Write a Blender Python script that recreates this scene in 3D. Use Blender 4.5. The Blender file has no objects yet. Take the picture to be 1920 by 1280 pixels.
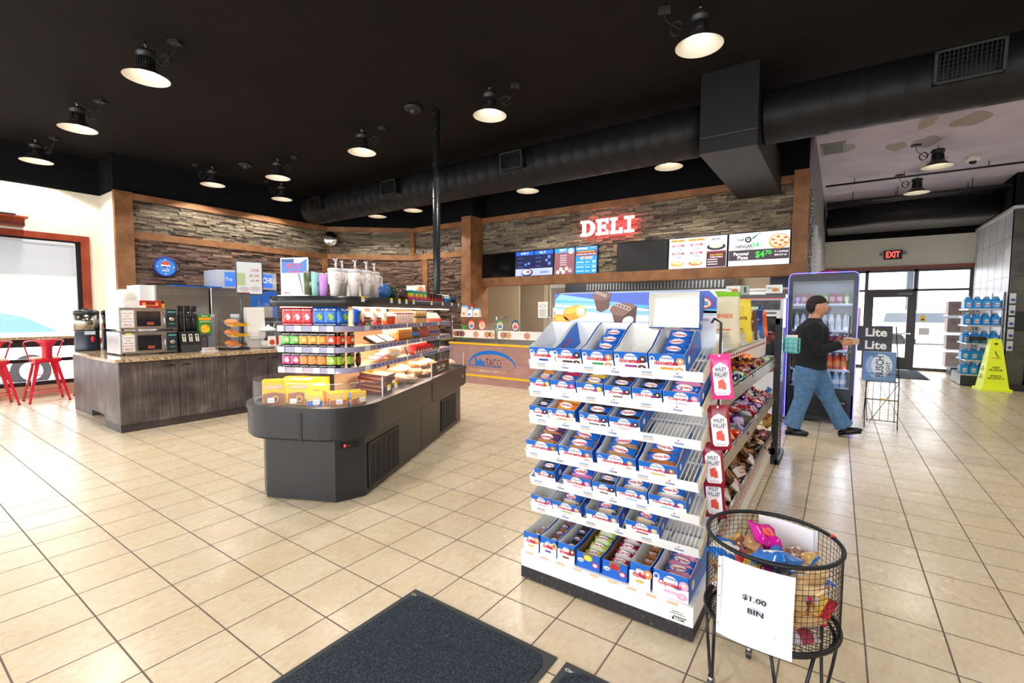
import bpy, math, random
from mathutils import Matrix, Vector, Euler, noise
random.seed(7)
S = bpy.context.scene
COL = S.collection
PI = math.pi
# ------------------------------------------------------------ camera
cd = bpy.data.cameras.new('camera'); cam = bpy.data.objects.new('camera', cd); COL.objects.link(cam)
cd.sensor_width = 36; cd.lens = 880.45 / 1920 * 36; cd.clip_start = .05; cd.clip_end = 200
_p, _r, _y = .0616, .0050, .9642
_f = Vector((math.sin(_y)*math.cos(_p), math.cos(_y)*math.cos(_p), -math.sin(_p)))
_rt = Vector((math.cos(_y), -math.sin(_y), 0)); _up = _rt.cross(_f)
_r2 = _rt*math.cos(_r) + _up*math.sin(_r); _u2 = _up*math.cos(_r) - _rt*math.sin(_r)
cam.matrix_world = Matrix(((_r2.x, _u2.x, -_f.x, -.34307), (_r2.y, _u2.y, -_f.y, -3.9352), (_r2.z, _u2.z, -_f.z, 1.52454), (0, 0, 0, 1)))
S.camera = cam
# ------------------------------------------------------------ world, exposure
S.view_settings.view_transform = 'Standard'; S.view_settings.look = 'None'
S.view_settings.gamma = 1; S.view_settings.exposure = 0.32; S.view_settings.use_curve_mapping = False
W = bpy.data.worlds.new('sky'); S.world = W; W.use_nodes = True
W.node_tree.nodes['Background'].inputs[0].default_value = (.93, .96, 1, 1)
W.node_tree.nodes['Background'].inputs[1].default_value = 5.0
sd = bpy.data.lights.new('sun', 'SUN'); sd.energy = 3; sd.angle = .02; sun = bpy.data.objects.new('sun', sd)
sun.rotation_euler = (math.radians(40), math.radians(28), 0); COL.objects.link(sun)
LAMP_W = 115

# ------------------------------------------------------------ materials
def lin(c):
    if isinstance(c, str):
        c = [int(c[i:i+2], 16)/255 for i in (0, 2, 4)]
    return tuple((x/12.92 if x <= .04045 else ((x+.055)/1.055)**2.4) for x in c) + (1,)
_mc = {}
def mat(c, rough=.5, metal=0, emit=0, spec=.5, coat=0):
    k = (c if isinstance(c, str) else tuple(c), rough, metal, emit, spec, coat)
    if k in _mc: return _mc[k]
    m = bpy.data.materials.new('paint_' + (c if isinstance(c, str) else 'x')); m.use_nodes = True
    b = m.node_tree.nodes['Principled BSDF']
    b.inputs['Base Color'].default_value = lin(c); b.inputs['Roughness'].default_value = rough
    b.inputs['Metallic'].default_value = metal; b.inputs['Specular IOR Level'].default_value = spec
    if coat: b.inputs['Coat Weight'].default_value = coat; b.inputs['Coat Roughness'].default_value = .1
    if emit:
        b.inputs['Emission Color'].default_value = lin(c); b.inputs['Emission Strength'].default_value = emit
    _mc[k] = m; return m
class NT:
    def __init__(s, name):
        s.m = bpy.data.materials.new(name); s.m.use_nodes = True; s.t = s.m.node_tree; s.b = s.t.nodes['Principled BSDF']
    def n(s, typ, ins=None, **kw):
        x = s.t.nodes.new('ShaderNode' + typ)
        for k, v in kw.items(): setattr(x, k, v)
        for k, v in (ins or {}).items():
            if hasattr(v, 'node'): s.t.links.new(v, x.inputs[k])
            else: x.inputs[k].default_value = v
        return x
    def link(s, o, k): s.t.links.new(o, s.b.inputs[k])
    def ramp(s, fac, stops):
        r = s.n('ValToRGB', {'Fac': fac}); e = r.color_ramp.elements
        while len(e) < len(stops): e.new(.5)
        for el, (p, c) in zip(e, stops): el.position = p; el.color = lin(c)
        return r.outputs[0]
    def coord(s, scale=(1, 1, 1), rot=(0, 0, 0), loc=(0, 0, 0)):
        tc = s.n('TexCoord'); mp = s.n('Mapping', {'Vector': tc.outputs['Object'], 'Scale': scale, 'Rotation': rot, 'Location': loc})
        return mp.outputs[0]
    def bump(s, h, strength=.3, dist=.01):
        s.link(s.n('Bump', {'Height': h, 'Strength': strength, 'Distance': dist}).outputs[0], 'Normal')
def m_floor():
    t = NT('cream_floor_tile'); v = t.coord()
    br = t.n('TexBrick', {'Vector': v, 'Scale': 1, 'Mortar Size': .0042, 'Mortar Smooth': .2, 'Bias': 0, 'Brick Width': .3285, 'Row Height': .315,
        'Color1': (0, 0, 0, 1), 'Color2': (1, 1, 1, 1), 'Mortar': (.5, .5, .5, 1)}, offset=0, squash=1)
    no = t.n('TexNoise', {'Vector': v, 'Scale': 2.2, 'Detail': 7, 'Roughness': .7})
    n2 = t.n('TexNoise', {'Vector': t.coord((1, 2.2, 1)), 'Scale': 16, 'Detail': 6, 'Roughness': .75})
    base = t.ramp(no.outputs[0], [(.3, 'e2d3bb'), (.52, 'dac8ab'), (.75, 'd0bb9a')])
    sp = t.ramp(n2.outputs[0], [(.0, 'ffffff'), (.46, 'ffffff'), (.66, 'f2e6d2'), (.85, 'dec6a2')])
    mx = t.n('MixRGB', {'Fac': .8, 'Color1': base, 'Color2': sp}, blend_type='MULTIPLY')
    tv = t.n('MixRGB', {'Fac': .04, 'Color1': mx.outputs[0], 'Color2': br.outputs['Color']}, blend_type='OVERLAY')
    gr = t.n('MixRGB', {'Fac': br.outputs['Fac'], 'Color1': tv.outputs[0], 'Color2': lin('6f6258')})
    t.link(gr.outputs[0], 'Base Color')
    rr = t.n('MapRange', {'Value': no.outputs[0], 'From Min': .3, 'From Max': .7, 'To Min': .2, 'To Max': .34})
    r2 = t.n('Math', {0: rr.outputs[0], 1: br.outputs['Fac']}, operation='ADD'); t.link(r2.outputs[0], 'Roughness')
    iv = t.n('Math', {0: 1.0, 1: br.outputs['Fac']}, operation='SUBTRACT')
    t.bump(iv.outputs[0], .5, .003); return t.m
def m_stone(name, stops):
    t = NT(name); g = t.n('NewGeometry')
    no = t.n('TexNoise', {'Vector': t.coord((1, 1, 3)), 'Scale': 14, 'Detail': 8, 'Roughness': .7})
    c = t.ramp(g.outputs['Random Per Island'], stops)
    d = t.ramp(no.outputs[0], [(.3, '5a5450'), (.5, 'c8c4be'), (.7, 'ffffff')])
    mx = t.n('MixRGB', {'Fac': .8, 'Color1': c, 'Color2': d}, blend_type='MULTIPLY')
    t.link(mx.outputs[0], 'Base Color'); t.b.inputs['Roughness'].default_value = .85
    t.bump(no.outputs[0], .8, .02); return t.m
def m_wood(name, stops, sc=(1, 1, 1), rough=.55, grain=6):
    t = NT(name); v = t.coord(sc)
    w = t.n('TexNoise', {'Vector': v, 'Scale': grain, 'Detail': 8, 'Roughness': .6, 'Distortion': .6})
    k = t.n('TexNoise', {'Vector': t.coord(), 'Scale': 3.5, 'Detail': 3})
    a = t.n('Math', {0: w.outputs[0], 1: k.outputs[0]}, operation='ADD'); b = t.n('Math', {0: a.outputs[0], 1: .5}, operation='MULTIPLY')
    t.link(t.ramp(b.outputs[0], stops), 'Base Color'); t.b.inputs['Roughness'].default_value = rough
    t.bump(w.outputs[0], .25, .004); return t.m
def m_noise(name, stops, scale=8, rough=.5, metal=0, sc=(1, 1, 1), bump=0, detail=6, spec=.5):
    t = NT(name); n = t.n('TexNoise', {'Vector': t.coord(sc), 'Scale': scale, 'Detail': detail, 'Roughness': .65})
    t.link(t.ramp(n.outputs[0], stops), 'Base Color'); t.b.inputs['Roughness'].default_value = rough; t.b.inputs['Metallic'].default_value = metal; t.b.inputs['Specular IOR Level'].default_value = spec
    if bump: t.bump(n.outputs[0], bump, .01)
    return t.m
def m_glass(name, tint=(1, 1, 1, 1), refl=.9, frost=0, ior=1.45):
    t = NT(name); n = t.t.nodes; out = n['Material Output']
    tr = t.n('BsdfTransparent', {'Color': tint}); gl = t.n('BsdfGlossy', {'Roughness': .02, 'Color': (refl, refl, refl, 1)})
    fr = t.n('Fresnel', {'IOR': ior}); ge = t.n('NewGeometry'); iv = t.n('Math', {0: 1.0, 1: ge.outputs['Backfacing']}, operation='SUBTRACT'); fq = t.n('Math', {0: fr.outputs[0], 1: iv.outputs[0]}, operation='MULTIPLY'); mx = t.n('MixShader', {0: fq.outputs[0], 1: tr.outputs[0], 2: gl.outputs[0]})
    fin = mx
    if frost:
        df = t.n('BsdfDiffuse', {'Color': (.9, .92, .95, 1)}); fin = t.n('MixShader', {0: frost, 1: mx.outputs[0], 2: df.outputs[0]})
    t.t.links.new(fin.outputs[0], out.inputs[0]); return t.m
def m_shade():
    t = NT('roller_shade_cloth'); out = t.t.nodes['Material Output']
    tl = t.n('BsdfTranslucent', {'Color': (.34, .35, .38, 1)}); df = t.n('BsdfDiffuse', {'Color': (.75, .75, .78, 1)}); tp = t.n('BsdfTransparent')
    a = t.n('MixShader', {0: .5, 1: tl.outputs[0], 2: df.outputs[0]}); b = t.n('MixShader', {0: .12, 1: a.outputs[0], 2: tp.outputs[0]})
    t.t.links.new(b.outputs[0], out.inputs[0]); return t.m
M_FLOOR = m_floor()
M_STONE = m_stone('grey_tan_ledger_stone', [(0, '4e4743'), (.25, '8d8274'), (.5, 'ab9d86'), (.75, '847164'), (1, 'c0b394')])
M_STONEB = m_stone('brown_ledger_stone', [(0, '4a3935'), (.3, '85675a'), (.55, 'a0806e'), (.8, '6e564c'), (1, 'b89a80')])
M_PEBBLE = m_noise('black_white_pebble', [(.42, '1c1c20'), (.5, '77777c'), (.56, 'd5d5d8')], 45, .6, bump=.8)
M_BEAM = m_wood('rustic_brown_wood', [(.3, '6a4226'), (.5, '8a5c38'), (.7, 'a37448')], (1, 1, 1), .6, 5)
M_CHERRY = m_wood('cherry_red_wood', [(.3, '6e2718'), (.5, '8d3a24'), (.7, 'a85036')], (1, 1, .3), .35, 9)
M_LAM = m_wood('grey_brown_laminate', [(.36, '2c2627'), (.46, '443c3b'), (.54, '564d4b'), (.66, '7b706b')], (22, 22, .7), .38, 3)
M_LAMK = m_wood('grey_brown_laminate_kick', [(.3, '2a2526'), (.5, '3a3334'), (.7, '554c4a')], (2, 2, 22), .45, 3)
M_GRAN = m_noise('tan_granite', [(.3, '4b3a2f'), (.42, '8c7358'), (.52, 'b89c78'), (.62, 'd6c4a4'), (.75, '7c6a58')], 38, .18, detail=9)
M_CEIL = m_noise('black_ceiling', [(.3, '181414'), (.7, '1d1918')], 3, .8, spec=.12)
M_CEILG = m_noise('patched_grey_ceiling', [(.0, 'aea6bc'), (.40, 'c6bed6'), (.5, 'd0c8e0'), (.62, 'dad2e8')], .9, .8, detail=3)
M_BLACKW = m_noise('black_wall_paint', [(.3, '0d0d11'), (.7, '121217')], 4, .8, spec=.15)
M_CREAM = m_noise('cream_wall_paint', [(.3, 'e6dfcd'), (.7, 'ebe5d4')], 4, .7)
M_BEIGE = m_noise('beige_wall', [(.3, 'b9a58a'), (.7, 'c2af94')], 3, .6)
M_DUCT = m_noise('black_painted_duct', [(.3, '121214'), (.6, '18181b'), (.75, '222226')], 5, .5, bump=.1, spec=.25)
M_STEEL = m_noise('brushed_stainless', [(.3, '9f9b96'), (.7, 'b9b5b0')], 3, .28, 1, sc=(1, 1, 40))
M_STEELD = mat('6f6d6b', .3, 1)
M_CARPET = m_noise('blue_black_mat_pile', [(.36, '0c1118'), (.5, '1e2732'), (.58, '35414f'), (.68, '5d6b7a')], 190, .95, bump=1, detail=3)
M_GREYTILE = m_noise('grey_stone_tile', [(.3, 'cfd2d9'), (.5, 'dbdee5'), (.7, 'e6e9ee')], 2.5, .4, sc=(1, 1, .6))
M_DARKTILE = m_noise('dark_slate_tile', [(.3, '43443f'), (.5, '55564f'), (.7, '66675f')], 3, .45)
M_GLASS = m_glass('clear_glass')
M_ACRYL = m_glass('clear_acrylic', (.98, .98, .99, 1), .6, .03, 1.25); M_GUARD = m_glass('scuffed_acrylic', (.99, .99, 1, 1), .6, .035, 1.3)
M_SHADE = m_shade()
WHITE = mat('f2f1ee', .5); BLACK = mat('141416', .45); DGREY = mat('2a2a2e', .5); ISLE = m_noise('black_case_plastic', [(.3, '1d1d20'), (.7, '26262a')], 2, .34)
CHROME = mat('d8d8d8', .12, 1); RED = mat('c4161c', .4); INK = mat('1c2440', .5)

# ------------------------------------------------------------ mesh builder
_tc = {}
def text_geo(s, bold=0, sp=1.0):
    k = (s, bold, sp)
    if k in _tc: return _tc[k]
    c = bpy.data.curves.new('t', 'FONT'); c.body = s; c.resolution_u = 2; c.offset = bold; c.space_character = sp; c.align_x = 'LEFT'; c.space_line = 1.0
    o = bpy.data.objects.new('t', c); COL.objects.link(o); bpy.context.view_layer.update()
    me = o.to_mesh(); vs = [v.co.copy() for v in me.vertices]; fs = [tuple(p.vertices) for p in me.polygons]; o.to_mesh_clear()
    bpy.data.objects.remove(o); bpy.data.curves.remove(c)
    if vs:
        x0 = min(v.x for v in vs); x1 = max(v.x for v in vs); y0 = min(v.y for v in vs); y1 = max(v.y for v in vs)
        vs = [Vector(((v.x-x0)/max(x1-x0, 1e-6)-.5, (v.y-y0)/max(y1-y0, 1e-6)-.5, 0)) for v in vs]
    _tc[k] = (vs, fs); return _tc[k]
class MB:
    def __init__(s): s.v = []; s.f = []; s.mi = []; s.ms = []; s.sm = []; s.T = Matrix(); s.cur = 0; s.smooth = False
    def mat(s, m):
        if m not in s.ms: s.ms.append(m)
        s.cur = s.ms.index(m); return s
    def at(s, loc=(0, 0, 0), rot=(0, 0, 0), sc=(1, 1, 1)):
        s.T = Matrix.LocRotScale(Vector(loc), Euler(rot), Vector(sc)); return s
    def add(s, vs, fs, smooth=None):
        b = len(s.v); s.v += [s.T @ Vector(v) for v in vs]
        s.f += [tuple(i+b for i in f) for f in fs]; s.mi += [s.cur]*len(fs); s.sm += [s.smooth if smooth is None else smooth]*len(fs); return s
    def box(s, a, b):
        x0, x1 = sorted((a[0], b[0])); y0, y1 = sorted((a[1], b[1])); z0, z1 = sorted((a[2], b[2]))
        return s.add([(x0, y0, z0), (x1, y0, z0), (x1, y1, z0), (x0, y1, z0), (x0, y0, z1), (x1, y0, z1), (x1, y1, z1), (x0, y1, z1)],
            [(0, 3, 2, 1), (4, 5, 6, 7), (0, 1, 5, 4), (1, 2, 6, 5), (2, 3, 7, 6), (3, 0, 4, 7)])
    def rbox(s, a, b, r=.01, n=3):      # vertical edges rounded
        x0, x1 = sorted((a[0], b[0])); y0, y1 = sorted((a[1], b[1])); r = min(r, (x1-x0)/2.01, (y1-y0)/2.01); p = []
        for cx, cy, a0 in ((x1-r, y1-r, 0), (x0+r, y1-r, PI/2), (x0+r, y0+r, PI), (x1-r, y0+r, 1.5*PI)):
            for i in range(n+1): t = a0+i*PI/2/n; p.append((cx+r*math.cos(t), cy+r*math.sin(t)))
        return s.prism(p, a[2], b[2])
    def prism(s, poly, z0, z1, smooth=False):
        n = len(poly); ar = sum(poly[i][0]*poly[(i+1) % n][1]-poly[(i+1) % n][0]*poly[i][1] for i in range(n))
        if ar < 0: poly = poly[::-1]
        s.add([(x, y, z0) for x, y in poly]+[(x, y, z1) for x, y in poly],
              [tuple(range(n-1, -1, -1)), tuple(range(n, 2*n))]); s.f_sides(n, smooth); return s
    def f_sides(s, n, smooth):
        b = len(s.v)-2*n
        for i in range(n):
            s.f.append((b+i, b+(i+1) % n, b+n+(i+1) % n, b+n+i)); s.mi.append(s.cur); s.sm.append(smooth)
    def prismx(s, poly, x0, x1):        # polygon given in (y,z), extruded along x
        T = s.T; s.T = T @ Matrix(((0, 0, 1, 0), (1, 0, 0, 0), (0, 1, 0, 0), (0, 0, 0, 1))); s.prism(poly, x0, x1); s.T = T; return s
    def prismy(s, poly, y0, y1):        # polygon given in (x,z), extruded along y
        T = s.T; s.T = T @ Matrix(((1, 0, 0, 0), (0, 0, 1, 0), (0, 1, 0, 0), (0, 0, 0, 1))); s.prism(poly, y0, y1); s.T = T; return s
    def ring(s, r, z, n): return [(r*math.cos(2*PI*i/n), r*math.sin(2*PI*i/n), z) for i in range(n)]
    def lathe(s, prof, n=20, c=(0, 0, 0), cap=True, smooth=True):
        vs = []; fs = []
        for r, z in prof: vs += [(c[0]+x, c[1]+y, c[2]+z) for x, y, z in s.ring(r, z, n)]
        for k in range(len(prof)-1):
            for i in range(n): j = (i+1) % n; fs.append((k*n+i, k*n+j, (k+1)*n+j, (k+1)*n+i))
        s.add(vs, fs, smooth)
        if cap:
            b = len(s.v)-len(vs)
            s.f.append(tuple(b+i for i in range(n-1, -1, -1))); s.f.append(tuple(b+(len(prof)-1)*n+i for i in range(n))); s.mi += [s.cur]*2; s.sm += [False]*2
        return s
    def cyl(s, p0, p1, r, n=12, r1=None):
        p0 = Vector(p0); p1 = Vector(p1); d = p1-p0; q = d.to_track_quat('Z', 'Y').to_matrix().to_4x4(); T = s.T
        s.T = T @ Matrix.Translation(p0) @ q; s.lathe([(r, 0), (r if r1 is None else r1, d.length)], n); s.T = T; return s
    def tube(s, pts, r, n=6, closed=False):
        pts = [Vector(p) for p in pts]; N = len(pts); vs = []; fs = []; up = None
        for i, p in enumerate(pts):
            a = pts[(i-1) % N] if (closed or i) else p; b = pts[(i+1) % N] if (closed or i < N-1) else p
            d = (b-a).normalized()
            if up is None:
                up = Vector((0, 0, 1)) if abs(d.z) < .9 else Vector((1, 0, 0))
            x = up.cross(d)
            if x.length < 1e-4: x = Vector((1, 0, 0)).cross(d)
            x.normalize(); y = d.cross(x); up = y
            rr = r[i] if isinstance(r, (list, tuple)) else r
            vs += [p+(x*math.cos(2*PI*k/n)+y*math.sin(2*PI*k/n))*rr for k in range(n)]
        for i in range(N if closed else N-1):
            j = (i+1) % N
            for k in range(n): l = (k+1) % n; fs.append((i*n+k, i*n+l, j*n+l, j*n+k))
        if not closed: fs += [tuple(range(n-1, -1, -1)), tuple((N-1)*n+k for k in range(n))]
        return s.add(vs, fs, True)
    def ball(s, c, r, n=14, m=8, sc=(1, 1, 1), z0=-1, z1=1):
        vs = []; fs = []
        a0 = math.asin(z0); a1 = math.asin(z1)
        for k in range(m+1):
            a = a0+(a1-a0)*k/m
            for i in range(n): t = 2*PI*i/n; vs.append((c[0]+r*sc[0]*math.cos(a)*math.cos(t), c[1]+r*sc[1]*math.cos(a)*math.sin(t), c[2]+r*sc[2]*math.sin(a)))
        for k in range(m):
            for i in range(n): j = (i+1) % n; fs.append((k*n+i, k*n+j, (k+1)*n+j, (k+1)*n+i))
        return s.add(vs, fs, True)
    def torus(s, c, R, r, n=20, m=8, ax='z'):
        pts = []
        for i in range(n):
            t = 2*PI*i/n; a, b = R*math.cos(t), R*math.sin(t)
            pts.append((c[0]+a, c[1]+b, c[2]) if ax == 'z' else (c[0]+a, c[1], c[2]+b) if ax == 'y' else (c[0], c[1]+a, c[2]+b))
        return s.tube(pts, r, m, True)
    def face(s, pts): return s.add(pts, [tuple(range(len(pts)))])
    def wall(s, pts, t):                # flat outline in x,z (facing -y) given thickness t along +y
        return s.prismy([(p[0], p[1]) for p in pts], -t/2, t/2)
    def text(s, st, c, w, h, m=None, rot=None, bold=.02, sp=1.0, d=.0):
        # text in the local x-z plane facing -y (like a front panel), centre c, size w x h
        if m: s.mat(m)
        vs, fs = text_geo(st, bold, sp)
        T = s.T; L = Matrix.Translation(Vector(c)) @ (rot if rot is not None else Matrix.Rotation(PI/2, 4, 'X')) @ Matrix.Diagonal((w, h, 1, 1))
        s.T = T @ L
        if d:
            n = len(vs); s.add([(v.x, v.y, 0) for v in vs]+[(v.x, v.y, d) for v in vs], [tuple(reversed(f)) for f in fs]+[tuple(i+n for i in f) for f in fs])
            ed = {}
            for f in fs:
                for i in range(len(f)):
                    e = (f[i], f[(i+1) % len(f)]); ed[e] = 1
            s.v_off = len(s.v)-2*n
            for (a, b) in ed:
                if (b, a) not in ed:
                    o = s.v_off; s.f.append((o+a, o+b, o+b+n, o+a+n)); s.mi.append(s.cur); s.sm.append(False)
        else: s.add([tuple(v) for v in vs], fs)
        s.T = T; return s
    def disc(s, c, r, n=18, sx=1, sz=1): # in x-z plane facing -y
        return s.face([(c[0]+r*sx*math.cos(2*PI*i/n), c[1], c[2]+r*sz*math.sin(2*PI*i/n)) for i in range(n)][::1])
    def rect(s, x0, z0, x1, z1, y): return s.face([(x0, y, z0), (x1, y, z0), (x1, y, z1), (x0, y, z1)])
    def pillow(s, w, h, t, n=8, p=5, jit=0, seed=0, crimp=.06):
        # bag: lies in x-y, thickness along z, centre at origin; flat crimped ends along y
        vs = []; fs = []; rnd = random.Random(seed)
        for side in (1, -1):
            for j in range(n+1):
                v = -1+2*j/n
                for i in range(n+1):
                    u = -1+2*i/n; e = max(0, (1-abs(u)**p))*max(0, (1-abs(v)**p)); zz = t/2*math.sqrt(e)*side
                    pin = 1-.07*(1-abs(v))*1; x = u*w/2*(1-.05*(1-v*v)); y = v*h/2
                    if jit and e > 0: zz += jit*t*(noise.noise(Vector((u*2.3+seed, v*2.3, side*1.0)))); x += jit*.12*w*noise.noise(Vector((u*1.5, v*2+seed, 3)))
                    vs.append((x, y, zz))
        k = (n+1)**2
        for j in range(n):
            for i in range(n):
                a = j*(n+1)+i; fs.append((a, a+1, a+n+2, a+n+1)); fs.append((k+a, k+a+n+1, k+a+n+2, k+a+1))
        return s.add(vs, fs, True)
    def obj(s, name, parent=None, loc=(0, 0, 0), rot=(0, 0, 0)):
        me = bpy.data.meshes.new(name); me.from_pydata([tuple(v) for v in s.v], [], s.f)
        for m in s.ms: me.materials.append(m)
        me.polygons.foreach_set('material_index', s.mi); me.polygons.foreach_set('use_smooth', s.sm); me.update()
        o = bpy.data.objects.new(name, me); COL.objects.link(o); o.location = loc; o.rotation_euler = rot
        if parent: o.parent = parent
        return o
def mb(m=None):
    b = MB()
    if m: b.mat(m)
    return b
def tag(o, label=None, cat=None, group=None, kind=None):
    if label: o['label'] = label
    if cat: o['category'] = cat
    if group: o['group'] = group
    if kind: o['kind'] = kind
    return o
def thing(name, label, cat, loc=(0, 0, 0), rz=0, group=None, rot=None):
    o = bpy.data.objects.new(name, None); COL.objects.link(o); o.empty_display_size = .1
    o.location = loc; o.rotation_euler = rot or (0, 0, rz); return tag(o, label, cat, group)
def struct(o): o['kind'] = 'structure'; return o
def kids(o): return [c for c in bpy.data.objects if c.parent == o]
_kc = {}
def dup(root, loc, rot=None, label=None, group=None, sc=None):
    r = root.copy(); COL.objects.link(r); r.location = loc
    if rot is not None: r.rotation_euler = rot
    if sc: r.scale = sc
    if label: r['label'] = label
    if group: r['group'] = group
    k = root.name
    if k not in _kc: _kc[k] = [(c, kids(c)) for c in kids(root)]
    for c, gs in _kc[k]:
        d = c.copy(); COL.objects.link(d); d.parent = r
        for g in gs: e = g.copy(); COL.objects.link(e); e.parent = d
    return r
class Proto:
    """first use places the master itself, later uses place copies"""
    def __init__(s, root): s.r = root; s.used = False
    def put(s, loc, rot=(0, 0, 0), label=None, group=None, sc=None):
        if not s.used:
            s.used = True; o = s.r; s.base_sc = sc; kk = _kc.setdefault(o.name, [(c, kids(c)) for c in kids(o)])
            o.location = loc; o.rotation_euler = rot
            if sc: o.scale = sc
            if label: o['label'] = label
            if group: o['group'] = group
            return o
        return dup(s.r, loc, rot, label, group, sc or ((1, 1, 1) if s.base_sc else None))
# ============================================================ setting
CZ = 4.35; SZ = 3.68; XD = 8.35; YW = 7.62; YA = 6.9; YK = -3.48; XE = 16.4
struct(mb(M_FLOOR).box((-4, -9, -.05), (17.6, 8.6, 0)).obj('floor'))
struct(mb(M_CEIL).box((-4, -9, CZ), (XD, 7.8, CZ+.1)).obj('ceiling'))
struct(mb(M_CEILG).box((XD, -9, CZ), (17, YK, CZ+.1)).obj('ceiling'))
pb = mb(mat('ada4a6', .85))
for x, y, rx, ry, k in ((9.6, -3.95, .22, .12, 1), (10.0, -4.62, .25, .14, 2), (10.0, -5.0, .3, .16, 3), (9.2, -5.4, .3, .2, 4), (11.3, -5.3, .25, .15, 5), (8.9, -4.9, .35, .12, 6)):
    pb.prism([(x+rx*math.cos(a)*(1+.2*math.sin(3*a+k)), y+ry*math.sin(a)*(1+.2*math.cos(2*a+k))) for a in [PI*j/10 for j in range(20)]], CZ-.002, CZ+.001)
struct(pb.obj('trim_4'))
# window wall (left)
w = mb(M_CREAM)
w.box((-4, YW, 2.78), (2.62, YW+.2, SZ)).box((2.33, YW, 0), (2.62, YW+.2, 2.78)).box((-4, YW, 0), (-3.6, YW+.2, 2.78)).box((2.62, YA+.1, 0), (2.82, YW+.2, SZ))
w.mat(M_BLACKW).box((-4, YW-.005, SZ), (2.62, YW+.2, CZ)).box((2.615, YA+.1, SZ), (2.82, YW, CZ))
w.mat(mat('c9a58a', .5)).box((-4, YW-.01, 0), (2.33, YW+.2, .2)); w.mat(mat('a98a72', .6))
for i in range(19): w.box((-3.4+i*.315, YW-.012, .01), (-3.394+i*.315, YW-.009, .19))
struct(w.obj('wall_left'))
f = thing('window_1', None, None, (0, YW, 0)); struct(f)
c = mb(M_CHERRY).box((2.31, -.03, .2), (2.43, .04, 2.89)).box((-3.7, -.03, 2.78), (2.31, .04, 2.89)); c.obj('window_frame', f)
c = mb(BLACK).box((2.24, .02, .2), (2.31, .1, 2.78)).box((-3.6, .02, .2), (2.24, .1, .27)).box((-3.6, .02, .61), (2.24, .1, .67)).box((-3.6, .02, 2.74), (2.24, .1, 2.78)).box((-.6, .02, .27), (-.54, .1, 2.74)); c.obj('mullion', f)
mb(M_GLASS).box((-3.6, .055, .27), (2.24, .061, 2.74)).obj('pane', f)
mb(M_SHADE).box((-3.6, -.012, 2.13), (2.22, -.009, 2.7)).mat(WHITE).box((-3.6, -.022, 2.105), (2.22, 0, 2.135)).mat(mat('cfd3da', .3)).box((-3.6, -.03, 2.7), (2.22, .015, 2.745)).obj('roller_shade', f)
# stone panels
def stones(L, H, m, seed, y0=0, cut=None):
    r = random.Random(seed); b = mb(m); z = 0
    while z < H:
        h = min(r.uniform(.028, .05), H-z+.001); x = -r.uniform(0, .2)
        while x < L:
            l = r.uniform(.10, .38); x1 = min(x+l, L); xa = max(x, 0)
            if x1-xa > .01: d = r.uniform(.012, .06); b.add(*_stone(xa+.002, x1-.002, z+.0015, z+h-.0015, d, r))
            x += l
        z += h
    return b
def _stone(x0, x1, z0, z1, d, r):
    e = r.uniform(-.012, .012); g = r.uniform(-.008, .008)
    return ([(x0, 0, z0), (x1, 0, z0), (x1, 0, z1), (x0, 0, z1), (x0, -d, z0), (x1, -d-e, z0), (x1, -d-e-g, z1), (x0, -d-g, z1)],
            [(4, 5, 6, 7), (0, 1, 5, 4), (1, 2, 6, 5), (2, 3, 7, 6), (3, 0, 4, 7)])
ZB0, ZB1 = 2.86, 2.99
walls = thing('wall_back', None, None, (0, 0, 0)); struct(walls)
def panel(ax, ay, bx, by, zlo, seed, lowm=M_STONEB, first=0):
    L = math.hypot(bx-ax, by-ay); a = math.atan2(by-ay, bx-ax); loc = (ax, ay, 0); rot = (0, 0, a)
    mb(M_BLACKW).box((0, -.02, SZ), (L, .1, CZ)).mat(M_CREAM).box((0, 0, zlo), (L, .1, SZ)).obj('wall_board', walls, loc, rot)
    if zlo < 2:
        o = stones(L, ZB0-.86, lowm, seed).obj('lower_stone', walls, (ax, ay, .86), rot)
        stones(L, 3.56-ZB1, M_STONE, seed+1).obj('upper_stone', walls, (ax, ay, ZB1), rot)
        mb(M_BEAM).box((first, -.075, ZB0), (L, 0, ZB1)).obj('middle_beam', walls, loc, rot)
    mb(M_BEAM).box((0, -.085, 3.56), (L, 0, SZ)).obj('top_beam', walls, loc, rot)
    return loc, rot, L
panel(2.62, YA, 6.93, YA, 0, 11)
mb(M_BEAM).box((2.61, YA-.1, .86), (2.88, YA, SZ+.01)).obj('corner_post', walls)
mb(M_BEAM).box((6.74, YA-.08, .86), (6.9, YA, ZB0)).obj('lower_stile', walls)
mb(M_BEAM).box((6.9, YA-.1, ZB1), (6.99, YA, 3.56)).obj('upper_stile', walls)
panel(6.93, YA, XD, 5.24, 0, 21)
panel(XD, 5.24, XD, 3.1, 0, 31)
mb(M_BEAM).box((XD-.09, 4.66, .86), (XD, 4.83, ZB0)).obj('lower_stile', walls)
mb(M_BEAM).box((XD-.09, 5.13, ZB1), (XD, 5.26, 3.56)).obj('upper_stile', walls)
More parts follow.
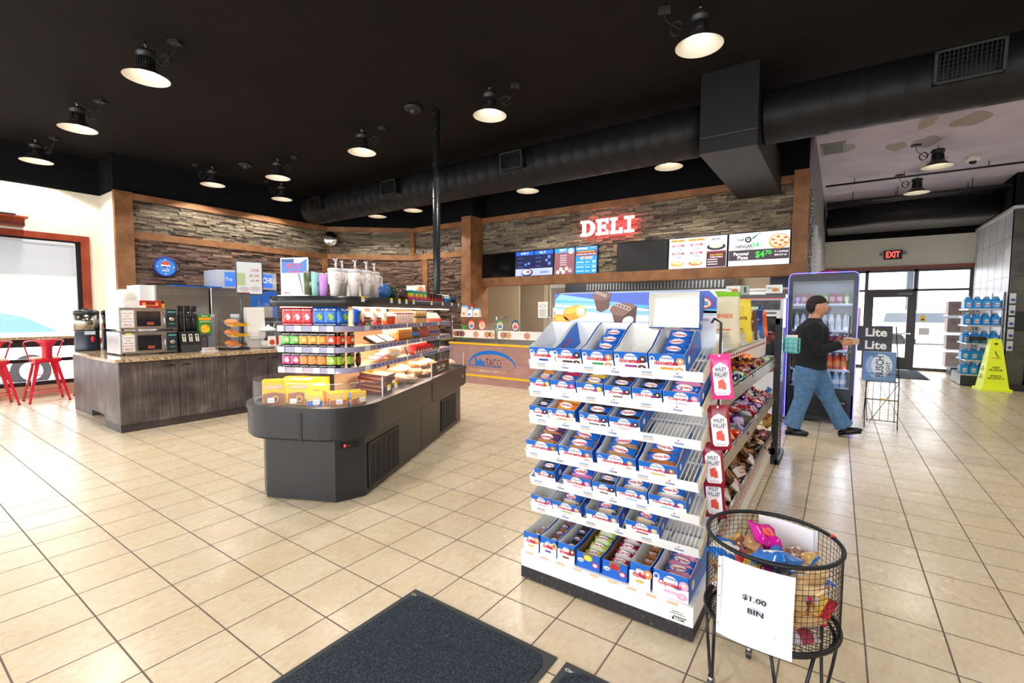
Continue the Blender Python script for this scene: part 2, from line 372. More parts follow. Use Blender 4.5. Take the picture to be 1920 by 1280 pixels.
# deli wall
dw = thing('wall_deli', None, None); struct(dw)
mb(M_BEAM).box((7.86, 2.9, 0), (XD+.15, 3.17, SZ)).obj('timber_post', dw)
mb(M_BLACKW).box((7.9, 2.87, SZ), (XD, 3.14, CZ)).box((XD-.03, YK, SZ), (XD+.15, 2.9, CZ)).mat(mat('241c18', .6)).box((XD, YK, 2.3), (XD+.15, 2.9, SZ)).obj('wall_board', dw)
stones(2.9-YK, 3.56-2.3, M_STONE, 41).obj('upper_stone', dw, (XD, 2.9, 2.3), (0, 0, -PI/2))
mb(M_BEAM).box((XD-.09, YK, 3.56), (XD, 2.9, SZ)).obj('top_beam', dw)
mb(M_BEAM).box((XD-.1, YK, 2.13), (XD+.15, 2.9, 2.31)).obj('lintel_beam', dw)
mb(M_BEAM).box((XD-.13, -3.5, 0), (XD+.16, -3.29, SZ+.06)).obj('corner_timber', dw)
kw = mb(M_PEBBLE).box((XD+.16, YK-.07, 0), (XE, YK+.08, 3.45)).mat(mat('8d8894', .8)).box((XD, YK-.05, 3.45), (XE, YK+.08, CZ)); struct(kw.obj('wall_right'))
# kitchen shell
k = mb(M_BEIGE).box((11.4, -3.4, 0), (11.5, 1.9, 3)).box((11.4, 2.95, 0), (11.5, 6, 3)).box((11.4, 1.9, 2.36), (11.5, 2.95, 3)).box((XD+.15, 4.6, 0), (11.4, 4.7, 3))
k.mat(mat('a7a3a2', .5)).box((14, 0, 0), (14.1, 6, 3)).mat(mat('8e8076', .6)).box((9.6, -3.4, 0), (9.7, -2.95, 3)).mat(mat('e8e6e2', .7)).box((XD+.15, -3.4, 3), (14.1, 6, 3.1)); struct(k.obj('wall_kitchen'))
struct(mb(mat('d9c8a4', .5)).box((11.33, 2.95, 0), (11.42, 3.06, 2.45)).box((11.33, 1.79, 0), (11.42, 1.9, 2.45)).box((11.33, 1.79, 2.36), (11.42, 3.06, 2.45)).obj('trim_1'))
struct(mb(M_BEIGE).box((10.2, 3.15, 0), (10.25, 4.5, 2.3)).obj('trim_2'))
# exit wall
e = mb(M_CREAM).box((XE, -6.9, 2.84), (XE+.2, YK, SZ)).mat(M_BLACKW).box((XE-.02, -6.9, SZ-.05), (XE+.2, YK, CZ)); struct(e.obj('wall_front'))
struct(mb(M_CHERRY).box((XE-.03, -6.75, 2.75), (XE+.1, YK, 2.85)).obj('trim_3'))
dk = mat('4a4346', .4)
d = thing('window_2', None, None, (XE, 0, 0)); struct(d)
b = mb(dk)
for y0, y1, z0, z1 in ((-5.66, -5.58, 0, 2.75), (-4.6, -4.52, 0, 2.75), (-6.75, -6.68, 0, 2.75), (-3.6, YK, 0, 2.75), (-6.7, YK, 2.16, 2.22), (-6.7, YK, 2.69, 2.75), (-6.7, -5.66, 0, .08), (-4.52, YK, 0, .08)): b.box((0, y0, z0), (.1, y1, z1))
b.obj('window_frame', d); mb(M_GLASS).box((.045, -6.68, .08), (.05, -5.66, 2.69)).box((.045, -5.58, 2.22), (.05, -4.6, 2.69)).box((.045, -4.52, .08), (.05, YK, 2.69)).obj('pane', d)
b = mb(mat('ffe34d', .5)).box((-.012, -5.86, 1.34), (0, -5.75, 1.5)).mat(RED).box((-.014, -5.84, 1.37), (-.012, -5.77, 1.41)).mat(WHITE).box((-.012, -5.95, .98), (0, -5.74, 1.16)).obj('notice', d)
b = mb(mat('6b6b6b', .5))
for i in range(12): b.box((-.012, -4.58, 1.35+i*.09), (0, -4.54, 1.41+i*.09))
b.obj('height_strip', d)
d = thing('door_1', None, None, (XE, -5.09, 0)); struct(d)
mb(dk).box((-.02, -.49, .01), (.05, -.38, 2.16)).box((-.02, .36, .01), (.05, .49, 2.16)).box((-.02, -.38, .01), (.05, .36, .34)).box((-.02, -.38, 2.0), (.05, .36, 2.16)).obj('door_frame', d)
mb(M_GLASS).box((.01, -.38, .34), (.016, .36, 2.0)).obj('door_glass', d)
mb(CHROME).cyl((-.09, -.47, 1.0), (-.09, .4, 1.0), .016).box((-.09, -.47, .98), (0, -.44, 1.02)).box((-.09, .4, .98), (0, .43, 1.02)).obj('push_bar', d)
mb(mat('8a8a8e', .4)).box((-.08, -.46, 2.06), (-.02, -.16, 2.12)).obj('door_closer', d)
# right tile wall
t = mb(M_GREYTILE).box((13.2, -6.95, 0), (XE, -6.75, SZ)).mat(M_DARKTILE).box((13.19, -9, 0), (13.3, -6.75, SZ)).mat(M_BLACKW).box((13.19, -9, SZ), (13.4, -6.74, CZ)).box((13.2, -6.95, SZ), (XE, -6.74, CZ))
t.mat(mat('d4d4d8', .5)).box((13.17, -6.76, 3.64), (XE, -6.72, SZ+.02)).box((13.16, -9, 3.64), (13.2, -6.74, SZ+.02)); t.mat(mat('5e6066', .6))
for i in range(6): t.box((13.2+i*.6, -6.752, 0), (13.206+i*.6, -6.748, 3.64))
for z in (.9, 2.3, 3.1): t.box((13.2, -6.752, z), (XE, -6.748, z+.006))
t.mat(mat('33332f', .6))
for z in (.9, 1.55, 2.3, 3.1): t.box((13.187, -9, z), (13.191, -6.75, z+.008))
for y in (-7.2, -7.8, -8.4): t.box((13.187, y, 2.3), (13.191, y-.008, 3.64))
t.mat(mat('2c2d2b', .5)).box((13.184, -7.0, 1.2), (13.19, -6.75, 1.6)).box((13.1, -9, .0), (13.19, -6.78, .12))
struct(t.obj('wall_tile'))
# unseen shell behind the camera: plain walls with storefront openings
s = mb(M_CREAM).box((-4.2, -9, 3.0), (-4, 7.8, CZ)).box((-4.2, -9, 0), (-4, 7.8, .4)).box((-4.2, -9.2, .4), (-4, -8.4, 3)).box((-4.2, 7.2, .4), (-4, 7.8, 3)).box((-4.2, -2, .4), (-4, -1.6, 3)).box((-4, -9.2, 0), (13.2, -9, CZ)); struct(s.obj('wall_rear'))
# outside
g = mb(mat('b9b7b2', .9)).box((-30, 8.6, -.5), (40, 40, -.35)).box((17.6, -30, -.2), (60, 8.6, -.1)); struct(g.obj('ground'))
# ============================================================ pendant lamps
def make_lamp():
    t = thing('pendant_lamp', 'x', 'lamp')
    mb(CHROME).cyl((0, 0, -.1), (0, 0, 0), .006, 6).torus((0, 0, -.05), .014, .004, 10, 5, 'y').torus((0, 0, -.075), .014, .004, 10, 5, 'x').obj('hook', t)
    h = mb(mat('222225', .4)).lathe([(.03, -.1), (.085, -.105), (.09, -.12), (.09, -.15), (.07, -.165), (.07, -.18)], 20)
    h.lathe([(.062, -.18), (.062, -.27)], 20)
    for i in range(20): a = i*PI/10; h.at((0, 0, 0), (0, 0, a)).box((.06, -.004, -.27), (.082, .004, -.18))
    h.at().lathe([(.085, -.27), (.09, -.285), (.085, -.30)], 20); h.obj('housing', t)
    o = mb(mat('3a3330', .5)).lathe([(.085, -.285), (.1, -.30), (.15, -.345), (.21, -.38), (.212, -.384)], 32, cap=False)
    o.mat(mat('f4efe2', .45)).lathe([(.208, -.384), (.147, -.35), (.096, -.306), (.08, -.297)], 32, cap=False); o.obj('shade', t)
    mb(mat('fff4dc', .5, emit=14)).lathe([(.08, -.300), (.08, -.304), (.01, -.306)], 20).obj('diffuser', t)
    c = mb(mat('18181a', .5)); p = []
    for i in range(34): a = i/33*PI*4.2; p.append((.20+.055*math.cos(a+PI), -.02+.004*i/3, -.20+.06*math.sin(a+PI)))
    c.tube([(.05, 0, -.12), (.1, 0, -.15)]+p+[(.29, 0, -.12), (.31, 0, -.04), (.31, 0, -.02)], .005, 5); c.obj('cord', t)
    mb(mat('202022', .5)).box((.255, -.045, -.03), (.365, .045, 0)).obj('junction_box', t)
    return t
PL = Proto(make_lamp()); lamp_d = bpy.data.lights.new('lamp_beam', 'SPOT'); lamp_d.energy = LAMP_W; lamp_d.spot_size = math.radians(128); lamp_d.spot_blend = .12; lamp_d.color = (1, .95, .86); lamp_d.shadow_soft_size = .07
def lamp(x, y, lab, a=0, z=CZ):
    o = PL.put((x, y, z), (0, 0, a), lab, 'pendant lamps'); l = bpy.data.objects.new('lamp_beam', lamp_d); COL.objects.link(l); l.location = (x, y, z-.325)
    return o
A = -.95
lamp(1.65, 2.15, 'black bell pendant nearest the camera on the left half of the ceiling', A)
lamp(1.65, 4.60, 'black bell pendant with coiled cord, second along the leftmost lamp row', A)
lamp(1.67, 7.0, 'black bell pendant above the window wall, farthest left lamp', A)
lamp(3.97, 6.15, 'black bell pendant in front of the stone wall above the wall clock', 2.2)
lamp(4.42, 4.62, 'black bell pendant above the coffee counter, higher of a close pair', A)
lamp(5.35, 6.15, 'small black bell pendant directly below the other of a close pair', 2.2)
lamp(4.40, 2.18, 'black bell pendant left of the smoke detector and thin pipe', A)
lamp(4.43, -.27, 'black bell pendant right of the thin vertical pipe at ceiling centre', A)
lamp(4.29, -2.79, 'bright black bell pendant in front of the square duct box', 1.9)
lamp(1.62, -.45, 'glaring white pendant cut off by the top edge of the photo', A)
for y, lab in ((-1.7, 'pendant rim peeking out below the round duct, right one above the pizza menu'), (.88, 'pendant rim peeking below the duct above the lettered sign'), (3.9, 'pendant rim peeking below the duct just left of the thin pipe'), (5.1, 'small pendant rim peeking below the duct near the stone corner')):
    o = lamp(7.08, y, lab, A, CZ-.2); mb(CHROME).cyl((0, 0, 0), (0, 0, .2), .004, 6).obj('chain', o); mb(BLACK).cyl((.31, 0, 0), (.31, 0, .2), .008, 6).obj('stem', o)
lamp(10.18, -5.18, 'black pendant under the patched grey ceiling, nearer of the two', 1.9)
lamp(12.2, -5.13, 'black pendant under the patched grey ceiling, farther of the two', 1.9)
for x, y in ((-.9, 2.15), (-.9, -3), (1.6, -6), (4.3, -6), (-.9, 6), (-2.8, 0), (7.4, -6)):
    l = bpy.data.objects.new('lamp_beam', lamp_d); COL.objects.link(l); l.location = (x, y, CZ-.325); PL.put((x, y, CZ), (0, 0, 0), 'black bell pendant lamp behind the viewpoint', 'pendant lamps outside the photo')
# smoke detectors and camera dome
for x, y, lab in ((4.3, 5.55, 'flat black ceiling disc left of the lamp pair'), (4.35, 1.0, 'flat black ceiling disc beside the top of the thin pipe')):
    t = thing('ceiling_speaker', lab, 'ceiling speaker', (x, y, CZ)); mb(mat('19191b', .5)).lathe([(.13, 0), (.13, -.03), (.1, -.05), (.05, -.055)], 24).obj('housing', t); mb(mat('303034', .4)).ball((0, 0, -.05), .045, 12, 6, z0=-1, z1=.1).obj('grille', t)
t = thing('security_camera', 'white dome security camera on the patched grey ceiling', 'security camera', (11.4, -5.8, CZ)); mb(WHITE).lathe([(.1, 0), (.1, -.07), (.08, -.09)], 20).obj('housing', t); mb(mat('101012', .1)).ball((0, 0, -.085), .055, 14, 8, z0=-1, z1=.1).obj('dome', t)
# thin pipe
t = thing('conduit_pipe', 'thin black spiral-wrapped pipe from ceiling down behind the mugs', 'pipe', (4.62, .83, 0)); mb(mat('26272b', .3)).cyl((0, 0, 0), (0, 0, CZ), .052, 20).obj('tube', t)
b = mb(mat('3c3d42', .3)); p = [(.0535*math.cos(i*.5), .0535*math.sin(i*.5), 1.2+i*.0182) for i in range(174)]; b.tube(p, .003, 4); b.obj('spiral_seam', t)
# round duct along y, box plenum
DX, DZ, DR = 6.2, 3.885, .315
t = thing('air_duct', 'long round black ribbed air duct hung left of the square box', 'air duct', (DX, 0, DZ))
def duct(b, y0, y1, r, step=.22):
    n = int((y1-y0)/step); pts = []
    T = b.T; b.T = T @ Matrix.Rotation(-PI/2, 4, 'X'); pr = []
    for i in range(n): a = y0+(y1-y0)*i/n; c = y0+(y1-y0)*(i+1)/n; pr += [(r, a), (r, c-.02), (r+.003, c-.014), (r+.003, c-.006)]
    b.lathe(pr+[(r, y1)], 40); b.T = T
b = mb(M_DUCT); duct(b, -2.48, 6.3, DR); b.ball((0, 6.3, 0), DR, 24, 10, (1, .6, 1)); b.obj('tube', t)
b = mb(BLACK)
for y in (4.0, 1.2, -1.6): b.cyl((0, y, DR), (0, y, CZ-DZ), .006, 6)
b.obj('hanger', t)
def register(par, y, x=-.33, w=.42, h=.26):
    g = mb(mat('0e0e10', .5)).at((x, y, .02), (0, math.radians(-8), 0))
    g.box((-.1, -w/2, -h/2), (.2, w/2, -h/2+.02)).box((-.1, -w/2, h/2-.02), (.2, w/2, h/2)).box((-.1, -w/2, -h/2), (.2, -w/2+.025, h/2)).box((-.1, w/2-.025, -h/2), (.2, w/2, h/2)); g.obj('register_box', par)
    g = mb(mat('070708', .6)).at((x, y, .02), (0, math.radians(-8), 0))
    for i in range(14): q = -w/2+.04+i*(w-.08)/13; g.box((-.085, q-.003, -h/2+.02), (-.075, q+.003, h/2-.02))
    for i in range(6): q = -h/2+.05+i*(h-.1)/5; g.box((-.075, -w/2+.02, q-.002), (-.07, w/2-.02, q+.002))
    g.obj('grille', par)
for y in (5.6, 3.2, .35): register(t, y)
t = thing('air_duct', 'round black air duct running right from the square box', 'air duct', (DX, 0, DZ)); b = mb(M_DUCT); duct(b, -8.8, -3.12, .305, .3); b.obj('tube', t); register(t, -4.85, -.28, .5, .3)
t = thing('duct_box', 'large square black duct box dropping from the ceiling', 'duct box', (6.0, -2.8, 0)); mb(mat('0f0f13', .45)).box((-.35, -.31, 3.42), (.5, .31, CZ)).box((.5, -.31, 3.42), (2.32, .31, 3.95)).mat(mat('55555c', .4)).box((-.353, -.312, 3.6), (-.35, .31, 3.606)).obj('sheet_metal', t)
# far duct and pipes over the exit
t = thing('air_duct', 'round black duct above the exit sign', 'air duct', (14.2, -5.1, 3.93)); b = mb(M_DUCT); b.cyl((0, -1.6, 0), (0, 1.5, 0), .24, 24); b.obj('tube', t); mb(BLACK).box((.3, -1.62, -.2), (1.6, 1.5, .1)).obj('soffit_box', t)
for i, (x, z, r) in enumerate(((13.2, 4.12, .035), (13.6, 4.15, .04), (11.9, 4.25, .02))):
    t = thing('ceiling_pipe', ['thin black sprinkler pipe crossing below the grey ceiling, nearest', 'black sprinkler pipe just in front of the far duct', 'slim black conduit run behind the farther grey-ceiling lamp'][i], 'pipe', (x, -5.1, z)); b = mb(mat('1c1c20', .4)); b.cyl((0, -1.6, 0), (0, 1.5, 0), r, 10); b.obj('tube', t); b = mb(mat('1c1c20', .4))
    for y in (-1, .2, 1): b.cyl((0, y, 0), (0, y, CZ-z), .008, 6)
    b.obj('hanger', t)
tag(mb(mat('8f8a84', .6)).at((9.5, -3.75, CZ)).box((-.3, -.18, -.02), (.3, .18, 0)).mat(mat('4c4946', .6)).box((-.26, -.14, -.025), (.26, .14, -.02)).obj('ceiling_vent'), 'small rectangular vent in the patched grey ceiling by the pebble wall', 'vent')
# exit sign
t = thing('exit_sign', 'red lettered exit sign with two emergency lamps over the door', 'exit sign', (XE-.06, -5.1, 3.17), -PI/2)
mb(mat('2a2024', .5)).box((-.2, -.0, -.13), (.2, .06, .12)).obj('housing', t); mb(mat('ff5a4d', .5, emit=1.3)).text('EXIT', (0, -.004, 0), .3, .17, bold=.03).obj('lettering', t)
for s in (-1, 1): mb(mat('9a9a9a', .4)).ball((s*.25, .0, .03), .05, 12, 8).cyl((s*.2, .03, 0), (s*.25, .02, .02), .015).obj('emergency_lamp', t)
# ============================================================ refrigerated island case
IA = math.radians(24.77); IO = Vector((2.093, -.774, 0))
def iw(u, v, z=0): return (IO.x+u*math.cos(IA)-v*math.sin(IA), IO.y+u*math.sin(IA)+v*math.cos(IA), z)
def rrect(u0, u1, v0, v1, r, r2=None, n=16):
    r2 = r if r2 is None else r2; p = []
    for cx, cy, a0, q in ((u1-r2, v1-r2, 0, r2), (u0+r, v1-r, PI/2, r), (u0+r, v0+r, PI, r), (u1-r2, v0+r2, 1.5*PI, r2)):
        for i in range(n+1): t = a0+i*PI/2/n; p.append((cx+q*math.cos(t), cy+q*math.sin(t)))
    return p
def band(b, P, Q, z0, z1, smooth=True):   # closed ring between outlines P (outer) and Q (inner)
    n = len(P); b.add([(x, y, z0) for x, y in P]+[(x, y, z1) for x, y in P]+[(x, y, z0) for x, y in Q]+[(x, y, z1) for x, y in Q],
        [(i, (i+1) % n, n+(i+1) % n, n+i) for i in range(n)]+[(2*n+(i+1) % n, 2*n+i, 3*n+i, 3*n+(i+1) % n) for i in range(n)]+
        [(n+i, n+(i+1) % n, 3*n+(i+1) % n, 3*n+i) for i in range(n)]+[((i+1) % n, i, 2*n+i, 2*n+(i+1) % n) for i in range(n)])
isl = thing('refrigerated_case', 'long black open refrigerated island case full of packaged food', 'refrigerated display case', iw(0, 0), IA)
mb(ISLE).prism([(-.18, .16), (0, 0), (2.79, 0), (2.79, .93), (0, .93), (-.18, .77)], .02, .53).mat(BLACK).prism([(-.15, .18), (.02, .03), (2.76, .03), (2.76, .9), (.02, .9), (-.15, .75)], 0, .02)
b = mb(ISLE).prism([(-.18, .16), (0, 0), (2.79, 0), (2.79, .93), (0, .93), (-.18, .77)], .01, .53)
b.mat(mat('0d0d0e', .5)).box((1.28, -.002, .05), (1.284, 0, .53)); b.obj('base', isl)
for u0 in (.05, 1.95):
    g = mb(mat('0b0b0c', .6)).box((u0, -.006, .06), (u0+.62, .001, .42)).mat(mat('2d2d30', .45))
    for i in range(6): g.box((u0+i*.104, -.012, .05), (u0+.012+i*.104, 0, .43))
    g.box((u0, -.012, .05), (u0+.63, 0, .065)).box((u0, -.012, .415), (u0+.63, 0, .43))
    for i in range(26): g.box((u0, -.009, .075+i*.013), (u0+.62, -.004, .0785+i*.013))
    g.obj('vent_grille', isl)
g = mb(mat('08080a', .3)).at((-.09, .08, .45), (0, 0, math.atan2(-.16, .18))); g.box((-.075, -.006, -.02), (.075, 0, .025)).mat(mat('ff2a2a', .4, emit=4)).box((-.05, -.009, -.006), (-.038, -.006, .014)).mat(mat('c33', .4) if 0 else mat('a02020', .5)).box((-.03, -.008, -.004), (.0, -.006, .004)); g.obj('temperature_display', isl)
O0 = rrect(-.3, 2.88, -.09, 1.02, .36, .14); O1 = rrect(-.285, 2.865, -.075, 1.005, .345, .125); O2 = rrect(-.24, 2.82, -.03, .96, .3, .1)
b = mb(ISLE); b.prism(rrect(-.28, 2.86, -.07, 1.0, .34, .12), .52, .56, True); band(b, O0, O2, .54, .745); band(b, rrect(-.31, 2.89, -.10, 1.03, .37, .15), O2, .745, .785)
b.mat(mat('0f0f11', .5)).box((-.19, -.0, .53), (-.17, .001, .54)).box((-.305, .36, .53), (-.3, .39, .74)).box((1.38, -.094, .54), (1.386, -.09, .745)); b.mat(mat('cfd2e6', .4)).at((2.6, -.0915, .66)).disc((0, 0, 0), .022); b.obj('bumper', isl)
mb(mat('3a3a3e', .4)).prism(rrect(-.24, 2.82, -.03, .96, .3, .1), .56, .76, True).obj('deck', isl)
b = mb(M_GUARD); band(b, rrect(-.262, 2.84, -.05, .98, .32, .12), rrect(-.257, 2.835, -.045, .975, .315, .115), .785, .965); b.obj('acrylic_guard', isl)
b = mb(mat('e8e8ee', .3))
for u, v in ((.22, -.055), (1.5, -.055), (2.75, -.055)): b = mb(mat('e8e8ee', .3)).box((u, v-.004, .785), (u+.01, v+.004, .967)); b.obj('guard_joint', isl)
b = mb(mat('d9b489', .5)).box((.3, .455, .76), (2.6, .475, 1.56)).mat(DGREY).box((.26, .44, .76), (.3, .49, 1.57)).box((2.6, .44, .76), (2.64, .49, 1.57)).box((1.42, .445, .76), (1.46, .485, 1.56)); b.obj('centre_panel', isl)
for k, z in enumerate((1.05, 1.22, 1.395)):
    P = rrect(-.03, 2.66, .09, .84, .2, .05); Q = rrect(-.025, 2.655, .095, .835, .195, .045)
    b = mb(mat('c9a67e', .5)).prism(Q, z-.015, z); b.mat(mat('9c98b6', .35)); band(b, P, Q, z-.035, z+.012)
    b.obj('shelf', isl)
    r = random.Random(k)
    g = mb(mat('e9eef6', .5))
    for v in (.72, .56, .4, .27): g.box((-.034, v-.03, z-.034), (-.031, v+.03, z+.012))
    g.box((.2, .086, z-.03), (.29, .089, z+.01)).mat(mat('5a5484', .5))
    for i in range(26): q = .36+i*.088; g.box((q, .086, z-.022), (q+r.uniform(.01, .05), .0885, z-.002))
    g.mat(mat('f4ecd2', .5))
    for q in (1.1, 1.5, 2.1): g.box((q, .085, z-.03), (q+.04, .088, z+.012))
    g.obj('price_rail', isl)
b = mb(ISLE).prism(rrect(-.05, 2.75, 0, .93, .26, .08), 1.565, 1.65, True); b.obj('canopy', isl)
b = mb(mat('ffe9d8', .5, emit=9))
for v in (.13, .8): b = mb(mat('ffe9d8', .5, emit=9)).box((.1, v-.012, 1.556), (2.65, v+.012, 1.565)); b.obj('light_tube', isl)
g = None
for q in (-.02, .52, .7, .87, 1.06, 1.6, 2.0, 2.38, 2.68):
    g = mb(mat('ffe100', .5)).box((q, -.003, 1.633), (q+.05, -.001, 1.652)).mat(WHITE).box((q, -.003, 1.605), (q+.05, -.001, 1.633)); g.obj('price_tag', isl)
ld = bpy.data.lights.new('case_light', 'AREA'); ld.shape = 'RECTANGLE'; ld.size = .1; ld.size_y = .5; ld.energy = 4; ld.color = (1, .9, .8); l = bpy.data.objects.new('case_light', ld); COL.objects.link(l); l.location = iw(.02, .46, 1.01); l.rotation_euler = (0, .5, IA)  # extra fill light, added to brighten the yellow boxes at the front end
for v, z, e in ((.27, 1.55, 17), (.66, 1.55, 7), (.27, 1.37, 6), (.27, 1.195, 7), (.2, 1.02, 9)):
    ld = bpy.data.lights.new('case_light', 'AREA'); ld.shape = 'RECTANGLE'; ld.size = 2.4; ld.size_y = .1; ld.energy = e; ld.color = (1, .84, .72); l = bpy.data.objects.new('case_light', ld); COL.objects.link(l); l.location = iw(1.38, v, z); l.rotation_euler = (0, 0, IA)
# sign on the guard
t = thing('shelf_sign', 'dark acrylic-mounted sign on the right end of the case guard', 'sign', iw(1.75, -.062, .80), IA)
mb(mat('2b1e24', .4)).box((-.31, -.006, 0), (.31, 0, .15)).mat(mat('9c1f24', .4)).box((-.31, -.008, 0), (.31, -.005, .008)).box((-.31, -.008, .142), (.31, -.005, .15)).mat(WHITE).box((-.33, -.008, 0), (-.31, 0, .15)).obj('board', t)
mb(mat('f0ead8', .5)).text('Beef', (-.085, -.0085, .09), .11, .045).text('Field', (.09, -.0085, .09), .11, .045).box((-.11, -.0085, .045), (.11, -.008, .052)).mat(mat('c07a2a', .5)).text('&', (0, -.0085, .09), .03, .04).obj('lettering', t)
for u in (.35, .5): tag(mb(mat('ffe100', .5)).box((-.03, -.003, .03), (.03, 0, .05)).mat(WHITE).box((-.03, -.003, 0), (.03, 0, .03)).obj('price_tag', None, iw(u, -.056, .83), (0, 0, IA)), 'yellow and white price tag stuck on the clear case guard', 'price tag', 'price tags on the case guard')
# ---- pouches
def recolor(b, fn):
    """fn(x,y,z)->material for each face by its centre (mesh-local)"""
    for k, f in enumerate(b.f):
        c = sum((b.v[i] for i in f), Vector())/len(f); m = fn(c)
        if m is not None:
            if m not in b.ms: b.ms.append(m)
            b.mi[k] = b.ms.index(m)
    return b
def pouch(name, lab, w, h, t, topc, midc, botc, cat='pouch', win=None, txt=None, seed=0):
    r = thing(name, lab, cat); b = mb(mat(midc, .3)).at((0, 0, h/2), (PI/2, 0, 0)); b.pillow(w, h, t, 8, 4, .25, seed)
    recolor(b, lambda c: mat(topc, .3) if c.z > h*.74 else mat(botc, .3) if c.z < h*.26 else None); b.obj('bag', r)
    g = mb(mat(win or 'e8e4b8', .4)).at((0, -t/2-.001, h*.48)); g.disc((0, 0, 0), w*.2, 12)
    for i in range(3): g.disc((w*.1*(i-1), -.0006*(i+1), h*.1*(i % 2)), w*.13, 10)
    g.at().text(txt or 'SNAX', (0, -t/2-.002, h*.86), w*.7, h*.09, WHITE); g.mat(mat('c9c9cc', .5)).box((-w*.35, -t/2-.002, h*.1), (w*.35, -t/2-.001, h*.15)); g.obj('label', r)
    return r
def ring_pos(s, z, inset=.065):   # walk along the near outline of a shelf: s=0 at the far-left front corner
    segs = [((-.03+inset, .74), (-.03+inset, .26)), ((-.03+inset, .26), (.17, .09+inset)), ((.17, .09+inset), (2.62, .09+inset))]
    for q_, (a, c) in enumerate(segs):
        L = math.hypot(c[0]-a[0], c[1]-a[1])
        if s <= L or q_ == 2: k = s/L; return a[0]+(c[0]-a[0])*k, a[1]+(c[1]-a[1])*k, math.atan2(c[1]-a[1], c[0]-a[0])
        s -= L
def stand(p, s, z, lab, group=None, dz=0, sc=None, da=0):
    u, v, a = ring_pos(s, z); return p.put(iw(u, v, z+.002+dz), (0, 0, IA+a+da), lab, group, sc or (1.08, 1.08, 1.08))
rd = Proto(pouch('snack_pouch', '', .095, .15, .05, 'd8202a', 'e8404a', 'c8101c', 'pouch', 'f6f0e6', 'RED'))
bl = Proto(pouch('snack_pouch', '', .11, .155, .05, '1a5fc0', '2a7ad8', '1450a8', 'pouch', '9dc83a', 'BLUE'))
bd = Proto(pouch('snack_pouch', '', .10, .155, .05, '0f4fae', '1660c4', '0c3f94', 'pouch', 'e2b23a', 'BLUE'))
for i in range(3): stand(rd, .05+i*.088, 1.395, 'tall red snack pouch at the front end of the top shelf, %s' % ['leftmost', 'middle of three', 'beside the blue pouches'][i], 'red pouches on the top shelf', da=.35)
for i in range(3): stand(bl, .34+i*.1, 1.395, 'tall light blue snack pouch on the top case shelf, %s of three' % ['first', 'second', 'third'][i], 'blue pouches on the top shelf', da=.35)
stand(bd, .67, 1.395, 'deep blue snack pouch with yellow patch at the right end of the blue row', da=.15)
def prow(z, items, s0=.03, step=.082):
    s = s0
    for col, n, nm, win, txt in items:
        P = Proto(pouch('snack_pouch', '', .082, .122, .035, '1b1b1f', col, '1d1d22', 'pouch', win, txt, int(z*100)+n))
        for i in range(n):
            stand(P, s, z, 'small black pouch with %s centre, number %s in its row' % (nm, ['one', 'two', 'three', 'four'][i]), nm+' pouches', da=.35+.2*math.sin(i*7)); s += step
prow(1.22, [('6cc04a', 2, 'bright green', 'e9efc0', 'SNAP'), ('e8a23a', 3, 'orange and yellow', 'f0d870', 'CRAVE'), ('e0482a', 3, 'red', 'e8efc8', 'SNAP')])
prow(1.05, [('d83a9a', 2, 'magenta', 'eef0c0', 'SNAP'), ('f09038', 3, 'orange', 'f4a050', 'CRAVE'), ('a4c83a', 3, 'lime', 'ddeaa0', 'SNAP'), ('5a2a22', 1, 'dark brown', 'c08a70', 'CRAVE')])
# ---- packs along the side
def carton_box(name, lab, cat, w, d, h, cols, txt=None):
    t = thing(name, lab, cat); b = mb(mat(cols[0], .5)).box((-w/2, -d/2, 0), (w/2, d/2, h)); b.obj('carton', t)
    g = mb(mat(cols[1], .5)).box((-w*.42, -d/2-.001, h*.1), (w*.42, -d/2, h*.45))
    if txt: g.text(txt, (0, -d/2-.0015, h*.72), w*.8, h*.16, mat(cols[2], .5))
    g.mat(mat(cols[2], .5)).box((-w*.3, -d/2-.0018, h*.2), (w*.1, -d/2-.001, h*.3)); g.obj('print', t); return t
def wedge(lab, colp, colf):   # triangular wrapped sandwich
    t = thing('wrapped_sandwich', lab, 'sandwich'); mb(mat(colp, .35)).prismx([(-.04, 0), (.05, 0), (.05, .085)], -.025, .025).obj('wrap', t)
    mb(mat(colf, .5)).prismx([(-.036, .006), (.046, .006), (.046, .078)], -.027, .027).obj('filling', t); return t
def tubc(lab, c, c2, r=.035, h=.075, name='snack_cup', cat='cup'):
    t = thing(name, lab, cat); mb(mat(c, .35)).lathe([(r*.85, 0), (r, h)], 18).obj('cup', t); mb(mat(c2, .35)).lathe([(r*1.03, h), (r*1.03, h+.008), (r*.6, h+.012)], 18).obj('lid', t); return t
T1 = Proto(carton_box('snack_box', '', 'box', .10, .07, .075, ('9c1c24', '4da04a', 'f4e6d0'), 'fresh')); T2 = Proto(carton_box('snack_box', '', 'box', .085, .06, .07, ('e02418', 'c01010', 'ffffff'), 'crisp'))
T3 = Proto(tubc('', 'f2532c', 'ffffff')); T4 = Proto(tubc('', 'e9dcd8', 'c23a3a', .028, .1, 'snack_tub', 'tub')); T5 = Proto(wedge('', 'f3d9c8', 'c8442e')); T6 = Proto(tubc('', 'd9b47c', '222222', .03, .06, 'sauce_jar', 'jar'))
stand(T1, .79, 1.395, 'dark red snack box with green label on the top case shelf')
P = Proto(tag(mb(mat('f1e2cc', .4)).at((0, 0, .06), (PI/2-.3, 0, 0)).pillow(.12, .13, .035, 8, 4, .3, 5).obj('snack_bag'), '', 'snack bag'))
for i in range(3): stand(P, .77+i*.22, 1.395, ['cream snack bag leaning above the dark red box', 'cream snack bag behind the red snack box', 'cream snack bag right of the red snack box'][i], dz=.04, da=.2)
